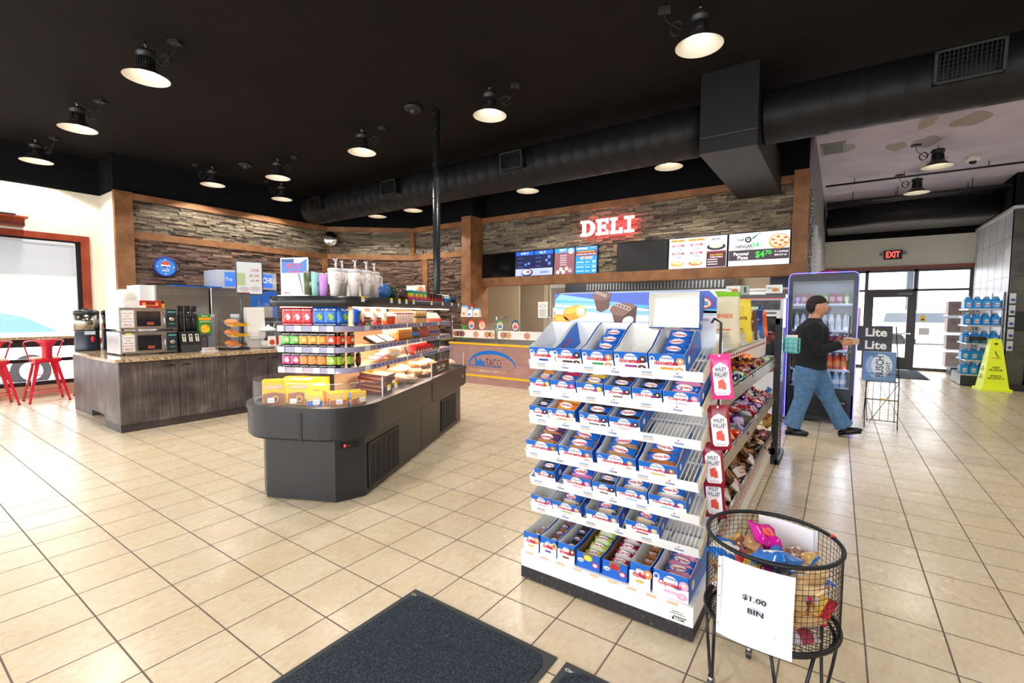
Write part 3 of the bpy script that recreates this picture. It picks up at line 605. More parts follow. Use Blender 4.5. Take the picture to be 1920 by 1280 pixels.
tag(mb(mat('8d8a90', .5)).box((-.03, -.03, 0), (.03, .03, .06)).mat(WHITE).box((-.02, -.031, .01), (.02, -.03, .045)).obj('snack_box', None, iw(.40, .15, 1.397), (0, 0, IA)), 'small grey snack box with white label on the top case shelf', 'box')
stand(T2, 1.03, 1.395, 'bright red snack box on the top case shelf')
for i in range(3): stand(T3, 1.22+i*.075, 1.395, 'orange red snack cup on the top case shelf', 'orange red snack cups')
for i in range(7): stand(T4, 1.46+i*.07, 1.395, 'slim white tub with red lid on the top case shelf', 'slim white tubs')
for i in range(5): stand(T6, 1.98+i*.075, 1.395, 'small amber jar with black lid, lower row of the top shelf', 'amber jars lower row'); stand(T6, 1.98+i*.075, 1.395, 'small amber jar with black lid stacked on the lower row', 'amber jars upper row', dz=.075)
for i in range(8): stand(T5, 2.42+i*.062, 1.395, 'pale wrapped sandwich wedge at the far end of the top shelf', 'sandwich wedges top shelf', sc=(1, 1, 1.4))
# second shelf side: clear trays, hanging packs, drinks
def tray(lab, c, w=.2, d=.15):
    t = thing('food_tray', lab, 'food tray'); mb(BLACK).box((-w/2, -d/2, 0), (w/2, d/2, .03)).obj('base', t)
    b = mb(mat('f4dfcf', .3)).box((-w/2+.01, -d/2+.01, .03), (w/2-.01, d/2-.01, .037)).mat(mat(c, .4)).box((-w*.1, -d*.35, .037), (w*.25, d*.1, .039)); b.obj('film_top', t); return t
TR = Proto(tray('', '8fbfae'))
for i in range(2): u = .72+i*.24; TR.put(iw(u, .26, 1.232), (math.radians(28), 0, IA), 'clear-topped food tray with green label tilted on the middle shelf, %s' % ['left', 'right'][i], 'tilted trays on the middle shelf')
PK = Proto(pouch('hanging_pack', '', .075, .11, .03, 'f0b060', 'e88a3a', 'c06a28', 'pack', 'f7d9a0', 'jerky'))
for i in range(8): stand(PK, 1.50+i*.045, 1.22, 'orange snack pack in the packed row right of the tilted trays', 'orange packs middle shelf', da=.9)
def bottle(lab, body, lab2, cap, r=.028, h=.13, name='drink_bottle', tx=None):
    t = thing(name, lab, 'bottle'); mb(mat(body, .15)).lathe([(r*.9, 0), (r, .01), (r, h*.55), (r*.95, h*.62), (r*.45, h*.85), (r*.45, h*.92)], 14).obj('body', t)
    mb(mat(lab2, .4)).lathe([(r*1.02, h*.28), (r*1.02, h*.55)], 14, cap=False).obj('label', t); mb(mat(cap, .4)).lathe([(r*.5, h*.9), (r*.5, h), (r*.3, h)], 12).obj('cap', t); return t
B1 = Proto(bottle('', '6a5a3a', '3a80c8', '4a2a20')); B2 = Proto(bottle('', 'a86a52', 'c8405a', '3a2020')); B3 = Proto(bottle('', 'b88a6a', '6a4a98', '3a2030'))
for i in range(3): stand(B1, 1.92+i*.06, 1.22, 'small bottle with blue label on the middle case shelf', 'blue label bottles')
for i in range(5): stand(B2, 2.12+i*.06, 1.22, 'small bottle with rose label on the middle case shelf', 'rose label bottles')
for i in range(6): stand(B3, 2.44+i*.065, 1.22, 'small bottle with purple label on the middle case shelf', 'purple label bottles')
# deeper rows filling the shelves
FP = [Proto(tag(mb(mat(c, .35)).at((0, 0, .065), (PI/2-.25, 0, 0)).pillow(.07, .13, .03, 6, 4, .3, s).mat(mat(c2, .4)).box((-.02, -.03, -.018), (.02, .02, -.0155)).obj('food_pack'), '', 'food pack')) for c, c2, s in (('f4c9b4', 'c8402c', 31), ('f0b48c', '7a2a1c', 32), ('eed8c4', '3a4a6a', 33), ('e8a08c', 'f4ead8', 34))]
for zz, nm, s0, s1 in ((1.395, 'top', .95, 2.82), (1.22, 'middle', 1.35, 2.82), (1.05, 'lowest', 1.5, 2.82)):
    n = int((s1-s0)/.075)
    for i in range(n):
        u, v, a = ring_pos(s0+i*.075, zz, .20); k = (i//4+int(zz*10)) % 4
        FP[k].put(iw(u, v, zz+.002), (0, 0, IA+.35), '%s food pack in the rear row of the %s case shelf' % (('pale pink', 'orange tan', 'cream', 'salmon')[k], nm), '%s packs, rear row, %s case shelf' % (('pale pink', 'orange tan', 'cream', 'salmon')[k], nm))
# third shelf
RL = Proto(tag(mb(mat('f5e6cc', .45)).at((0, 0, .055), (.5, 0, 0)).pillow(.36, .13, .075, 8, 4, .12, 4).obj('bread_bag'), '', 'bread bag')); RL.put(iw(.98, .2, 1.055), (0, 0, IA), 'large cream wrapped loaf on the lowest case shelf')
tag(mb(WHITE).box((0, 0, 0), (.07, .002, .1)).mat(INK).box((.01, -.001, .01), (.03, 0, .09)).box((.04, -.001, .02), (.06, 0, .05)).obj('notice_card', None, iw(1.12, .095, 1.067), (-.3, 0, IA)), 'small white printed card leaning on the cream wrapped loaf', 'card')
HM = Proto(tag(mb(mat('f3b9c0', .35)).pillow(.17, .12, .03, 8, 4, .2, 9).obj('ham_pack'), '', 'ham pack'))
for i in range(2): HM.put(iw(.62+.14*i, .19, 1.085+.02*i), (.2, 0, IA), 'flat pink meat pack on the lowest case shelf, %s' % ['left', 'right'][i], 'pink meat packs')
RP = Proto(carton_box('red_pack', '', 'pack', .06, .1, .085, ('c01c22', 'f0e0d0', 'ffffff')))
for i in range(7): RP.put(iw(1.42+i*.085, .17, 1.065), (.25, .5, IA), 'red snack pack leaning on the lowest case shelf', 'leaning red packs')
CN = Proto(pouch('jerky_bag', '', .09, .13, .03, '141418', '26262c', '8a7a2a', 'bag', '3a8ac0', 'jerky'))
for i in range(5): stand(CN, 2.42+i*.09, 1.05, 'black jerky bag at the far end of the lowest shelf', 'black jerky bags')
# deck: yellow boxes
def lunch(lab, w, d, h, pan, stripe=None):
    t = thing('lunch_box', lab, 'box'); b = mb(mat('ffd016', .45)).box((-w/2, -d/2, 0), (w/2, d/2, h)); b.obj('carton', t)
    g = mb(mat(pan, .5)).prismy([(-w*.48, h*.02), (w*.48, h*.02), (w*.48, h*.45), (0, h*.52), (-w*.48, h*.45)], -d/2-.001, -d/2)
    g.text('LUNCHABLES', (0, -d/2-.002, h*.72), w*.84, h*.14, mat('e8401c', .5)).text('LUNCHABLES', (0, -d/2-.003, h*.725), w*.81, h*.12, WHITE)
    g.at((-w/2, 0, 0), (0, 0, -PI/2)).mat(mat('4a90d8', .5)).rect(-d*.48, h*.02, d*.48, h*.98, -.001).mat(mat('f4c23a', .5)).disc((0, -.002, h*.35), d*.28, 14, 1, .9).mat(WHITE).disc((0, -.0022, h*.7), d*.15, 10)
    g.at().mat(mat('f0c070', .5)).disc((w*.05, -d/2-.002, h*.25), w*.16, 14).mat(mat('b0603a', .5)).disc((w*.05, -d/2-.0025, h*.24), w*.1, 12); g.obj('print', t); return t
L1 = Proto(lunch('', .17, .09, .205, 'b07048')); L2 = Proto(lunch('', .13, .04, .11, 'b86a44')); L3 = Proto(lunch('', .12, .04, .1, '3a6ac0'))
L1.put(iw(-.12, .72, .765), (0, 0, IA-1.1), 'tall yellow lunch kit box with blue side, leftmost in the case'); L1.put(iw(-.06, .53, .765), (0, 0, IA-1.35), 'tall yellow lunch kit box with brown panel in front of the case shelves')
L1.put(iw(.08, .66, .765), (0, 0, IA-1.3), 'tall yellow lunch kit box standing behind two others'); L1.put(iw(.08, .46, .765), (0, 0, IA-1.3), 'tall yellow lunch kit box half hidden, rightmost of the tall ones')
L3.put(iw(-.15, .34, .765), (-.12, 0, IA-1.2), 'small yellow lunch kit box with blue panel behind the clear guard'); L2.put(iw(-.1, .17, .765), (-.12, 0, IA-.95), 'small yellow lunch kit box with brown panel, centre of the three small ones'); L2.put(iw(.0, .05, .765), (-.12, 0, IA-.6), 'small yellow lunch kit box at the right, partly behind a price tag')
L2.put(iw(-.08, .40, .765), (-.12, 0, IA-1.2), 'small yellow lunch kit box standing behind the blue panelled one'); L2.put(iw(-.02, .24, .765), (-.12, 0, IA-.95), 'small yellow lunch kit box standing behind the centre small one'); L2.put(iw(.06, .13, .765), (-.12, 0, IA-.7), 'small yellow lunch kit box standing behind the right small one')
for i, (u, v) in enumerate(((-.21, .69), (-.2, .5), (-.2, .3), (-.15, .13), (-.02, .0))): tag(mb(WHITE).box((-.025, -.002, 0), (.025, 0, .038)).mat(mat('9ab0d8', .5)).box((-.018, -.003, .012), (.018, -.002, .018)).obj('price_card', None, iw(u, v, .795), (-.2, 0, IA-[1.2, 1.3, 1.2, .95, .6][i])), 'white price card in front of a yellow lunch kit box', 'price card', 'price cards by the lunch kits')
PB = Proto(thing('pizza_box', '', 'pizza box')); mb(mat('4a1c2a', .5)).box((-.13, -.13, 0), (.13, .13, .03)).obj('carton', PB.r); mb(mat('f0a040', .5)).box((-.12, -.12, .03), (.12, .12, .031)).mat(mat('c8401c', .5)).at((0, 0, .0315)).prism([(.09*math.cos(i*.5), .09*math.sin(i*.5)) for i in range(12)], 0, .001).mat(mat('ffe9a0', .5)).prism([(.05*math.cos(i*.6), .05*math.sin(i*.6)) for i in range(10)], .001, .002).obj('pizza_picture', PB.r)
for i in range(5): PB.put(iw(.62+.02*i, .22, .77+.034*i), (.12, 0, IA+.1*(i % 3)), 'dark pizza box in the stack on the case deck, %s' % ['bottom of five', 'second up', 'middle of five', 'fourth up', 'topmost with orange top showing'][i], 'stacked pizza boxes')
SW = [Proto(tag(mb(mat(c, .4)).pillow(.2, .1, .07, 8, 3, .35, s).obj('wrapped_roll'), '', 'wrapped roll')) for c, s in (('e8b88a', 1), ('f0cfa4', 2), ('dca070', 3))]
r = random.Random(3)
for i in range(26):
    u = 1.0+i*.062+r.uniform(-.02, .02); v = r.uniform(.1, .32); SW[i % 3].put(iw(u, v, .80+.045*(i % 2)+.05*(v > .22)), (r.uniform(-.2, .2), r.uniform(-.2, .2), IA+r.uniform(-.5, .5)+PI/2*(i % 2)), 'clear-wrapped tan bread roll heaped on the case deck', 'bread rolls on the case deck')
tag(mb(mat('ffd21c', .4)).cyl((0, 0, 0), (0, 0, .12), .02, 12).cyl((0, 0, .12), (0, 0, .15), .008, 8).obj('mustard_bottle', None, iw(2.25, .2, .76)), 'yellow squeeze bottle among the rolls at the far end', 'bottle')
# ============================================================ on the canopy
ZT = 1.652
t = thing('poster_stand', 'white poster in a clear stand on the left end of the case top', 'poster', iw(.0, .6, ZT), IA-PI/2-.05)
b = mb(WHITE).box((-.145, -.03, 0), (.145, .05, .008)); b.obj('foot', t)
b = mb(WHITE).box((-.13, -.004, .008), (.13, .004, .315)).mat(mat('3c78c8', .4)).rect(-.12, .19, .12, .305, -.005).mat(WHITE).rect(.0, .27, .05, .305, -.006); b.add([(.12, -.0062, .305), (.0, -.0062, .305), (.06, -.0062, .27)], [(0, 1, 2)]); b.obj('sheet', t)
b = mb(mat('3a4660', .5)).text('PURCHASE', (-.06, -.0065, .29), .11, .022).text("FIC'S", (.0, -.0067, .245), .14, .042, mat('ff3a5c', .4)).text('PLACE', (.0, -.0067, .20), .11, .024, mat('ff4a6c', .4))
b.mat(mat('2a68c0', .4)).add([(.04, -.0067, .19), (.05, -.0067, .17), (.085, -.0067, .02), (.08, -.0067, .02), (.035, -.0067, .18)], [(0, 4, 3, 2, 1)]).add([(.09, -.0067, .015), (.12, -.0067, .015), (.12, -.0067, .09), (.105, -.0067, .08)], [(0, 1, 2, 3)])
b.mat(mat('d8dde6', .5)).rect(-.1, .04, -.04, .15, -.0063).mat(mat('e0708a', .5)).rect(-.1, .02, -.05, .032, -.0063); b.obj('print', t)
def tumbler(lab, c, strip, h=.19, r=.036, handle=False, name='tumbler', straw=False):
    t = thing(name, lab, 'tumbler')
    if handle:
        mb(mat(c, .35)).lathe([(.036, 0), (.042, .09), (.052, .1), (.054, .2)], 24).obj('body', t)
        mb(mat('e4e4ee', .3)).lathe([(.056, .2), (.056, .222), (.03, .226)], 24).obj('lid', t)
        mb(mat(c, .35)).tube([(.05, 0, .19), (.085, 0, .19), (.095, 0, .175), (.092, 0, .13), (.08, 0, .112), (.05, 0, .11)], .008, 8).obj('handle', t)
        g = mb(mat('c9b8c0', .5)).at((0, 0, 0), (0, 0, -.4)).tube([(-.012, -.0535, .13), (.014, -.0545, .17)], .0008, 4).tube([(.014, -.0535, .13), (-.012, -.0545, .17)], .0008, 4)
        g.mat(mat('5a2a5a', .5)).box((.018, -.0535, .128), (.026, -.0505, .133)).box((.019, -.053, .168), (.023, -.051, .172)); g.obj('printed_motif', t)
        g = mb(mat('ececf2', .3)).tube([(.01, 0, .22), (.012, .0, .27), (.0, .005, .3), (-.012, 0, .295)], .006, 6).tube([(.004, 0, .25), (.02, .01, .29), (.026, .01, .31)], [.008, .006, .002], 6); g.obj('wrapped_straw', t)
    else:
        mb(mat(c, .4)).lathe([(r*.85, 0), (r, h)], 24).obj('body', t); mb(CHROME).lathe([(r*1.01, h), (r*1.01, h+.012), (r*.9, h+.014)], 24).obj('rim', t)
        if strip: mb(mat(strip, .5)).box((-.012, -r-.001, h*.45), (.012, -r+.002, h*.6)).box((-.008, -r-.001, h*.38), (.008, -r+.002, h*.41)).obj('logo', t)
    return t
tumbler('olive green slim tumbler, first beside the poster', '56603c', 'd8dcc8', .19).location = iw(.01, .485, ZT)
tumbler('pale teal slim tumbler beside the olive one', '93c8c8', '5a8a8a', .185).location = iw(.0, .41, ZT)
tumbler('second pale teal slim tumbler behind the first teal one', '9acaca', None, .185).location = iw(.09, .43, ZT)
tumbler('lavender slim tumbler left of the white handled mugs', 'c890dc', None, .175).location = iw(.0, .34, ZT)
TH = Proto(tumbler('', 'f6ecea', None, handle=True))
for u, v, a, lab in ((.01, .245, -.7, 'large white handled tumbler with wrapped straw, front left of the group'), (.16, .27, -.2, 'large white handled tumbler half hidden behind the front left one'), (.12, .135, -.6, 'large white handled tumbler in the middle of the group'), (.25, .10, -.5, 'large white handled tumbler, second from the right of the group'), (.40, .10, -.4, 'large white handled tumbler at the right end of the group')):
    TH.put(iw(u, v, ZT), (0, 0, IA+a), lab, 'white handled tumblers')
def mug(lab, cols, r=.04, h=.1, ang=0):
    t = thing('mug', lab, 'mug'); n = len(cols)
    b = mb()
    for i, c in enumerate(cols): b.mat(mat(c, .3)).lathe([(r*.97, h*i/n), (r, h*(i+1)/n)], 20, cap=(i in (0, n-1)))
    b.obj('body', t); mb(mat(cols[-1], .3)).at((0, 0, 0), (0, 0, ang)).tube([(r*.9, 0, h*.82), (r*1.5, 0, h*.8), (r*1.75, 0, h*.5), (r*1.4, 0, h*.2), (r*.9, 0, h*.18)], .007, 8).obj('handle', t); return t
mug('tall blue marbled mug with handle on the case top', ['3e6fb4'], .048, .135).location = iw(.60, .1, ZT)
mug('dark green mug with pale tree print on the case top', ['0e4a38'], .05, .118, 2.6).location = iw(.80, .12, ZT)
mug('dark brown mug left of the rainbow mugs, front one', ['4a2f28'], .04, .1).location = iw(.95, .07, ZT); mug('dark brown mug with white letter behind the front brown one', ['43302c'], .04, .1).location = iw(1.06, .12, ZT)
RB = Proto(mug('', ['d01c9c', 'f0502a', 'ffb400', 'ffe23a', '5ac43a', '1c9ad8'], .052, .1)); RD = Proto(mug('', ['c0101c', 'b0121c', '6a1016', '2a0e10'], .046, .09)); WB = Proto(mug('', ['1450b0', '1c60c0', 'e8eef8', 'f2f6fb'], .05, .1))
for i in range(4): RB.put(iw(1.16+i*.125, .08, ZT), (0, 0, IA-1.9+PI/2), 'rainbow striped mug on the case top, %s from the left' % ['first', 'second', 'third', 'fourth'][i], 'rainbow mugs')
for i in range(5): RD.put(iw(1.67+i*.11, .08, ZT), (0, 0, IA-.6), 'red mug with black rim on the case top', 'red mugs')
for i in range(3): WB.put(iw(2.24+i*.13, .12, ZT), (0, 0, IA+1), 'white mug with blue drip pattern near the far end of the case top', 'white and blue mugs')
mug('navy mug at the far right end of the case top', ['14284a'], .035, .09).location = iw(2.66, .06, ZT); mug('small teal mug at the very far corner of the case top', ['4aa090'], .03, .085).location = iw(2.7, .14, ZT)
# ============================================================ coffee counter peninsula
t = thing('counter_cabinet', 'long grey-brown woodgrain counter cabinet under the granite top', 'cabinet', (1.62, 3.33, 0))
mb(M_LAM).box((0, 0, .1), (5.0, .62, .88)).obj('body', t); mb(M_LAMK).box((0, .0, 0), (5.0, .6, .1)).obj('toe_kick', t)
xs = [0.0, .64, 1.24, 1.84, 2.44, 3.04, 3.64, 4.3, 5.0]
for i in range(8):
    d = mb(M_LAM).box((xs[i]+.004, -.018, .1), (xs[i+1]-.004, 0, .87)).obj('door', t)
    hx = xs[i+1]-.09 if i % 2 == 0 else xs[i]+.09
    b = mb(mat('4a3d33', .25, 1)); b.tube([(hx-.05, -.018, .80), (hx-.04, -.035, .805), (hx, -.04, .808), (hx+.04, -.035, .805), (hx+.05, -.018, .80)], .006, 6).ball((hx, -.025, .806), .016, 10, 6, (1.6, .7, .6)); b.obj('handle', d)
t = thing('counter_cabinet', 'rear woodgrain cabinet end facing the window with a toe notch', 'cabinet', (1.72, 4.0, 0))
mb(M_LAM).box((0, 0, .1), (4.4, 1.74, .88)).box((0, .9, 0), (.3, 1.74, .1)).obj('body', t); mb(mat('221e1e', .6)).box((.08, 0, 0), (4.4, .9, .1)).obj('toe_kick', t)
d = mb(M_LAM).box((-.018, .04, .1), (0, 1.0, .87)).obj('door', t); b = mb(mat('6a6058', .25, 1)).tube([(-.018, .1, .8), (-.045, .12, .805), (-.045, .2, .805), (-.018, .22, .8)], .007, 6); b.obj('handle', d)
b = mb(M_GRAN).rbox((1.56, 3.27, .885), (6.6, 4.4, .925), .02).rbox((1.6, 4.35, .885), (6.6, 5.82, .925), .02); tag(b.obj('granite_countertop'), 'tan speckled granite countertop on the grey-brown cabinets', 'countertop')
ZC = .927
# microwaves
def microwave(lab, z, smb=True):
    t = thing('microwave', lab, 'microwave', (1.78, 3.83, z)); w, d, h = .66, .52, .31
    mb(M_STEEL).rbox((0, 0, .02), (w, d, h), .008).obj('housing', t)
    b = mb(BLACK); [b.cyl((x, y, 0), (x, y, .02), .015) for x in (.05, w-.05) for y in (.05, d-.05)]; b.obj('feet', t)
    dr = mb(mat('b4afa9', .25, 1)).box((.01, -.022, .03), (.52, 0, h-.01)).obj('door', t); mb(mat('171a20', .08)).box((.19, -.026, .06), (.46, -.021, h-.045)).mat(mat('a84a2c', .5)).box((.3, -.027, .08), (.38, -.0255, .12)).obj('window', dr)
    mb(CHROME).tube([(.49, -.022, .06), (.495, -.05, .08), (.495, -.055, .15), (.495, -.05, .22), (.49, -.022, .245)], .009, 8).obj('handle', dr)
    p = mb(mat('24303c', .4)).at((.06, 0, 0)).box((.475, -.02, .035), (.59, 0, h-.015)).mat(mat('6ad0c0', .4)).box((.485, -.022, .25), (.58, -.02, .262)).box((.50, -.022, .09), (.565, -.02, .097)); p.obj('control_panel', t)
    mb(CHROME).at((.592, -.022, .16), (PI/2, 0, 0)).lathe([(.034, 0), (.030, .014), (.016, .016)], 20).obj('dial', t)
    if smb: mb(mat('ffdf20', .5)).box((.06, -.0235, h-.035), (.13, -.022, h-.015)).obj('warning_sticker', t)
    n = mb(WHITE).box((.02, -.028, .045), (.16, -.0225, h-.03)).mat(INK)
    for a, c in (((.025, .05), (.155, .053)), ((.025, h-.038), (.155, h-.035)), ((.025, .05), (.028, h-.035)), ((.152, .05), (.155, h-.035))): n.box((a[0], -.0285, a[1]), (c[0], -.028, c[1]))
    for i, s in enumerate(('PLEASE', 'PAY', 'BEFORE', 'HEATING')): n.text(s, (.09, -.029, .235-i*.036), .02+.013*len(s), .016, mat('b8586a', .5))
    n.text("FIC'S", (.09, -.029, .085), .08, .028, mat('c8283c', .5)).box((.05, -.029, .064), (.13, -.0285, .067)); n.obj('paper_notice', t)
microwave('stainless microwave with taped paper notice, lower one of the stack', ZC); microwave('stainless microwave with taped paper notice, upper one of the stack', ZC+.325, False)
t = thing('snack_box', 'red and white snack carton on top of the upper microwave', 'box', (1.85, 3.85, ZC+.637)); mb(mat('efe6e2', .5)).box((0, 0, 0), (.17, .14, .1)).mat(mat('b82a20', .5)).box((.17, 0, 0), (.42, .14, .1)).obj('carton', t)
mb(mat('f0a050', .5)).box((.2, -.002, .03), (.38, 0, .07)).mat(mat('7a2a1c', .5)).box((.24, -.003, .04), (.35, -.001, .08)).mat(WHITE).box((.17, -.004, .0), (.24, -.001, .03)).obj('print', t)
tag(mb(mat('ffd21c', .4)).box((0, 0, 0), (.035, .05, .06)).obj('snack_pack', None, (2.29, 3.9, ZC+.637)), 'small yellow pack on the upper microwave beside the red carton', 'pack')
tag(mb(mat('3a2c2c', .5)).box((0, 0, 0), (.1, .1, .1)).obj('small_carton', None, (2.27, 4.05, ZC+.637)), 'small dark carton at the right rear of the upper microwave', 'box')
def urn(x, y, lab):
    t = thing('coffee_urn', lab, 'coffee urn', (x, y, ZC)); mb(mat('1d2838', .35)).lathe([(.145, 0), (.15, .02), (.145, .06), (.14, .28), (.15, .3)], 28).obj('base', t)
    mb(mat('b9b4ac', .18, 1)).lathe([(.148, .3), (.148, .54)], 28).obj('tank', t); mb(mat('24262c', .3)).lathe([(.15, .54), (.152, .58), (.12, .6), (.04, .61), (.04, .63)], 28).obj('lid', t)
    mb(mat('c81830', .4)).at((.03, -.14, .17)).ball((0, 0, 0), .04, 12, 8, (.6, .5, 1.2)).obj('tap', t); mb(mat('cfd4de', .4)).box((-.06, -.152, .24), (.06, -.14, .29)).obj('name_plate', t)
urn(1.80, 5.3, 'navy and steel coffee urn at the window end of the counter'); urn(2.13, 5.35, 'navy and steel coffee urn behind the stacked microwaves')
# cutlery dispenser
t = thing('cutlery_dispenser', 'black three-tube cutlery dispenser right of the microwaves', 'dispenser', (2.48, 3.8, ZC)); mb(BLACK).prismx([(0, 0), (.25, 0), (.25, .3), (.08, .3), (.04, .1)], 0, .27).obj('base', t)
for i in range(3):
    mb(mat('25252a', .12)).cyl((.05+i*.085, .14, .28), (.05+i*.085, .14, .66), .036, 16).mat(BLACK).cyl((.05+i*.085, .14, .66), (.05+i*.085, .14, .67), .038, 16).obj('tube', t)
    q = mb(mat('e8e4d0', .4)).at((.05+i*.085, .045, .2), (-.2, 0, 0)).box((-.022, -.004, -.05), (.022, 0, .06)).mat(BLACK).box((-.004, -.006, -.045), (.004, -.004, .02)).disc((0, -.006, .032), .013, 10, 1, 1.4); q.obj('label', t)
t = thing('cheese_dispenser', 'nacho cheese dispenser with jalapeno picture panel', 'dispenser', (2.73, 3.95, ZC))
mb(mat('8a8d98', .25, 1)).rbox((-.06, .1, 0), (.22, .4, .52), .04).box((0, 0, .22), (.2, .1, .27)).obj('housing', t); mb(mat('3d8f3a', .4)).box((.03, -.02, .25), (.2, .1, .55)).obj('display', t)
g = mb(mat('f5a417', .4)).box((.031, -.022, .46), (.199, -.02, .5)).disc((.115, -.023, .33), .065, 14, 1, 1).mat(mat('ffd030', .4)).disc((.1, -.024, .35), .035, 12).disc((.14, -.0245, .31), .035, 12).disc((.09, -.024, .30), .03, 12).text("Ricos", (.115, -.023, .525), .08, .025, WHITE).text('JALAPENO', (.115, -.023, .435), .14, .025, WHITE); g.obj('print', t)
mb(CHROME).cyl((.1, .02, .22), (.1, .02, .16), .012).obj('nozzle', t)
t = thing('napkin_basket', 'white patterned paper stack on the counter before the nacho rack', 'paper stack', (2.71, 3.66, ZC)); mb(mat('eceaf0', .6)).box((0, 0, 0), (.2, .14, .01)).mat(mat('d9cfc8', .6)).box((.02, .02, .01), (.16, .12, .055)).obj('paper', t); g = mb(mat('9c5a5a', .6))
for i in range(5): g.box((.03+i*.026, .019, .015), (.04+i*.026, .02, .05))
g.obj('pattern', t)
# nacho tray rack
t = thing('nacho_rack', 'tiered wire rack of packaged nacho trays', 'rack', (3.05, 3.72, ZC)); W3 = mat('24242a', .4)
b = mb(W3).rbox((-.02, -.02, 0), (.34, .26, .03), .02)
for x in (0, .3):
    b.tube([(x, .25, .03), (x, .22, .55)], .004, 5)
    for z in (.06, .22, .38): b.tube([(x, 0, z+.03), (x, 0, z), (x, .24, z+.05)], .003, 5)
for z in (.09, .25, .41): b.tube([(0, 0, z), (.3, 0, z)], .004, 5).tube([(0, 0, z-.03), (.3, 0, z-.03)], .003, 5)
b.obj('frame', t); g = mb(mat('f0b420', .4))
for z, s in ((.385, 'NACHOS'), (.225, 'NACHOS')): g.box((.06, -.012, z-.02), (.32, -.006, z+.022)); g.text(s, (.19, -.0125, z), .18, .022, BLACK); g.mat(mat('f0b420', .4))
g.obj('name_strip', t)
NT1 = Proto(thing('nacho_tray', '', 'nacho tray')); mb(mat('f0e8e0', .4)).lathe([(.08, 0), (.11, .03)], 16).obj('tray', NT1.r); b = mb(mat('e88a44', .5)).at((0, 0, .05), (.1, 0, 0)); b.pillow(.22, .16, .07, 8, 3, .4, 2); b.obj('chips', NT1.r)
for i, z in enumerate((.04, .21, .37)): NT1.put((3.19, 3.84, ZC+z), (.25, 0, .2), 'wrapped orange nacho tray in the wire rack, %s shelf' % ['bottom', 'middle', 'top'][i], 'nacho trays')
for x, lab in ((2.98, 'left'), (3.36, 'right')): t = thing('condiment_pump', 'clear condiment pump behind the nacho rack, %s one' % lab, 'pump bottle', (x, 4.1, ZC)); mb(mat('9aa2b2', .15)).box((-.05, -.05, 0), (.05, .05, .5)).obj('bottle', t); mb(mat('d8dce6', .3)).box((-.05, -.05, .5), (.05, .05, .55)).obj('cap', t)
t = thing('napkin_dispenser', 'tall cream napkin dispenser leaning on the counter', 'napkin dispenser', (3.42, 3.86, ZC)); b = mb(mat('e4e0da', .4)).at((0, 0, 0), (0, 0, -.25))
b.prismx([(.02, 0), (.2, 0), (.2, .62), (.16, .66), (.02, .66), (-.0, .63), (-.06, .2), (-.02, .16), (.04, .16)], 0, .26); b.obj('housing', t); mb(WHITE).at((0, 0, 0), (0, 0, -.25)).box((.03, -.06, .16), (.23, .05, .175)).box((.04, -.02, .2), (.22, .0, .16)).obj('napkins', t)
t = thing('condiment_jar', 'clear round jar with red label and glass lid on the counter', 'jar', (3.68, 3.70, ZC)); mb(M_ACRYL).lathe([(.12, 0), (.13, .02), (.13, .27)], 24).obj('jar', t); mb(mat('dfe2ea', .2)).lathe([(.12, .28), (.12, .31), (.05, .35), (.02, .36), (.02, .38)], 20).obj('lid', t)
mb(WHITE).box((-.08, -.133, .04), (.05, -.128, .2)).mat(mat('d8502c', .4)).disc((-.01, -.134, .1), .045, 16).mat(mat('b02030', .4)).box((.07, -.125, .06), (.1, -.115, .2)).obj('label', t); mb(CHROME).tube([(.05, 0, .25), (.16, .02, .48), (.18, .02, .5)], .006, 6).obj('ladle', t); mb(mat('cfc9c2', .6)).lathe([(.11, .01), (.11, .12)], 20).obj('contents', t)
for i in range(4): tag(mb(WHITE).box((-.045, -.03, 0), (.045, .03, [.16, .2, .15, .14][i])).obj('lid_stack', None, (3.78+i*.095, 3.62+.02*(i % 2), ZC)), ['low white paper stack beside the round jar', 'tall white paper stack with orange tag', 'white paper stack in the middle before the roller grill', 'right white paper stack before the roller grill'][i], 'paper stack')
tag(mb(mat('f5a020', .4)).prismy([(-.02, 0), (.02, 0), (.03, .11), (-.01, .13)], -.004, .004).obj('price_flag', None, (3.95, 3.6, ZC+.16)), 'orange pointed tag sticking up from the white paper stacks', 'tag')
t = thing('roller_grill', 'steel roller grill with clear sneeze guard behind the island case', 'roller grill', (3.85, 3.85, ZC)); mb(M_STEEL).box((.3, .05, 0), (1.5, .6, .22)).mat(mat('9fa4b0', .3, 1)).box((0, .0, .16), (.34, .5, .42)).obj('housing', t)
b = mb(CHROME); [b.cyl((.36, .1+i*.05, .27), (1.45, .1+i*.05, .27), .016, 10) for i in range(9)]; b.obj('rollers', t)
b = mb(M_ACRYL).at((0, 0, 0)).prismx([(-.02, .42), (.08, .64), (.3, .74), (.5, .74), (.5, .735), (.305, .73), (.09, .63), (-.012, .42)], 0, 1.5); b.box((0, .0, .42), (.006, .5, .7)); b.obj('sneeze_guard', t)
mb(mat('17171a', .4)).box((.4, .04, .06), (.9, .05, .17)).mat(mat('ff4a3a', .4, emit=2)).box((.5, .035, .1), (.53, .04, .13)).box((.6, .035, .1), (.63, .04, .13)).obj('controls', t)
HD = Proto(tag(mb(mat('b8642c', .4)).tube([(-.07, 0, 0), (-.06, 0, .002), (.06, 0, .002), (.07, 0, 0)], [.006, .013, .013, .006], 8).obj('hot_dog'), '', 'hot dog'))
for i in range(9): HD.put((4.3+(i % 3)*.3, 4.0+(i//3)*.1, ZC+.302), (0, 0, 0), 'brown hot dog on the roller grill', 'hot dogs on the roller grill')
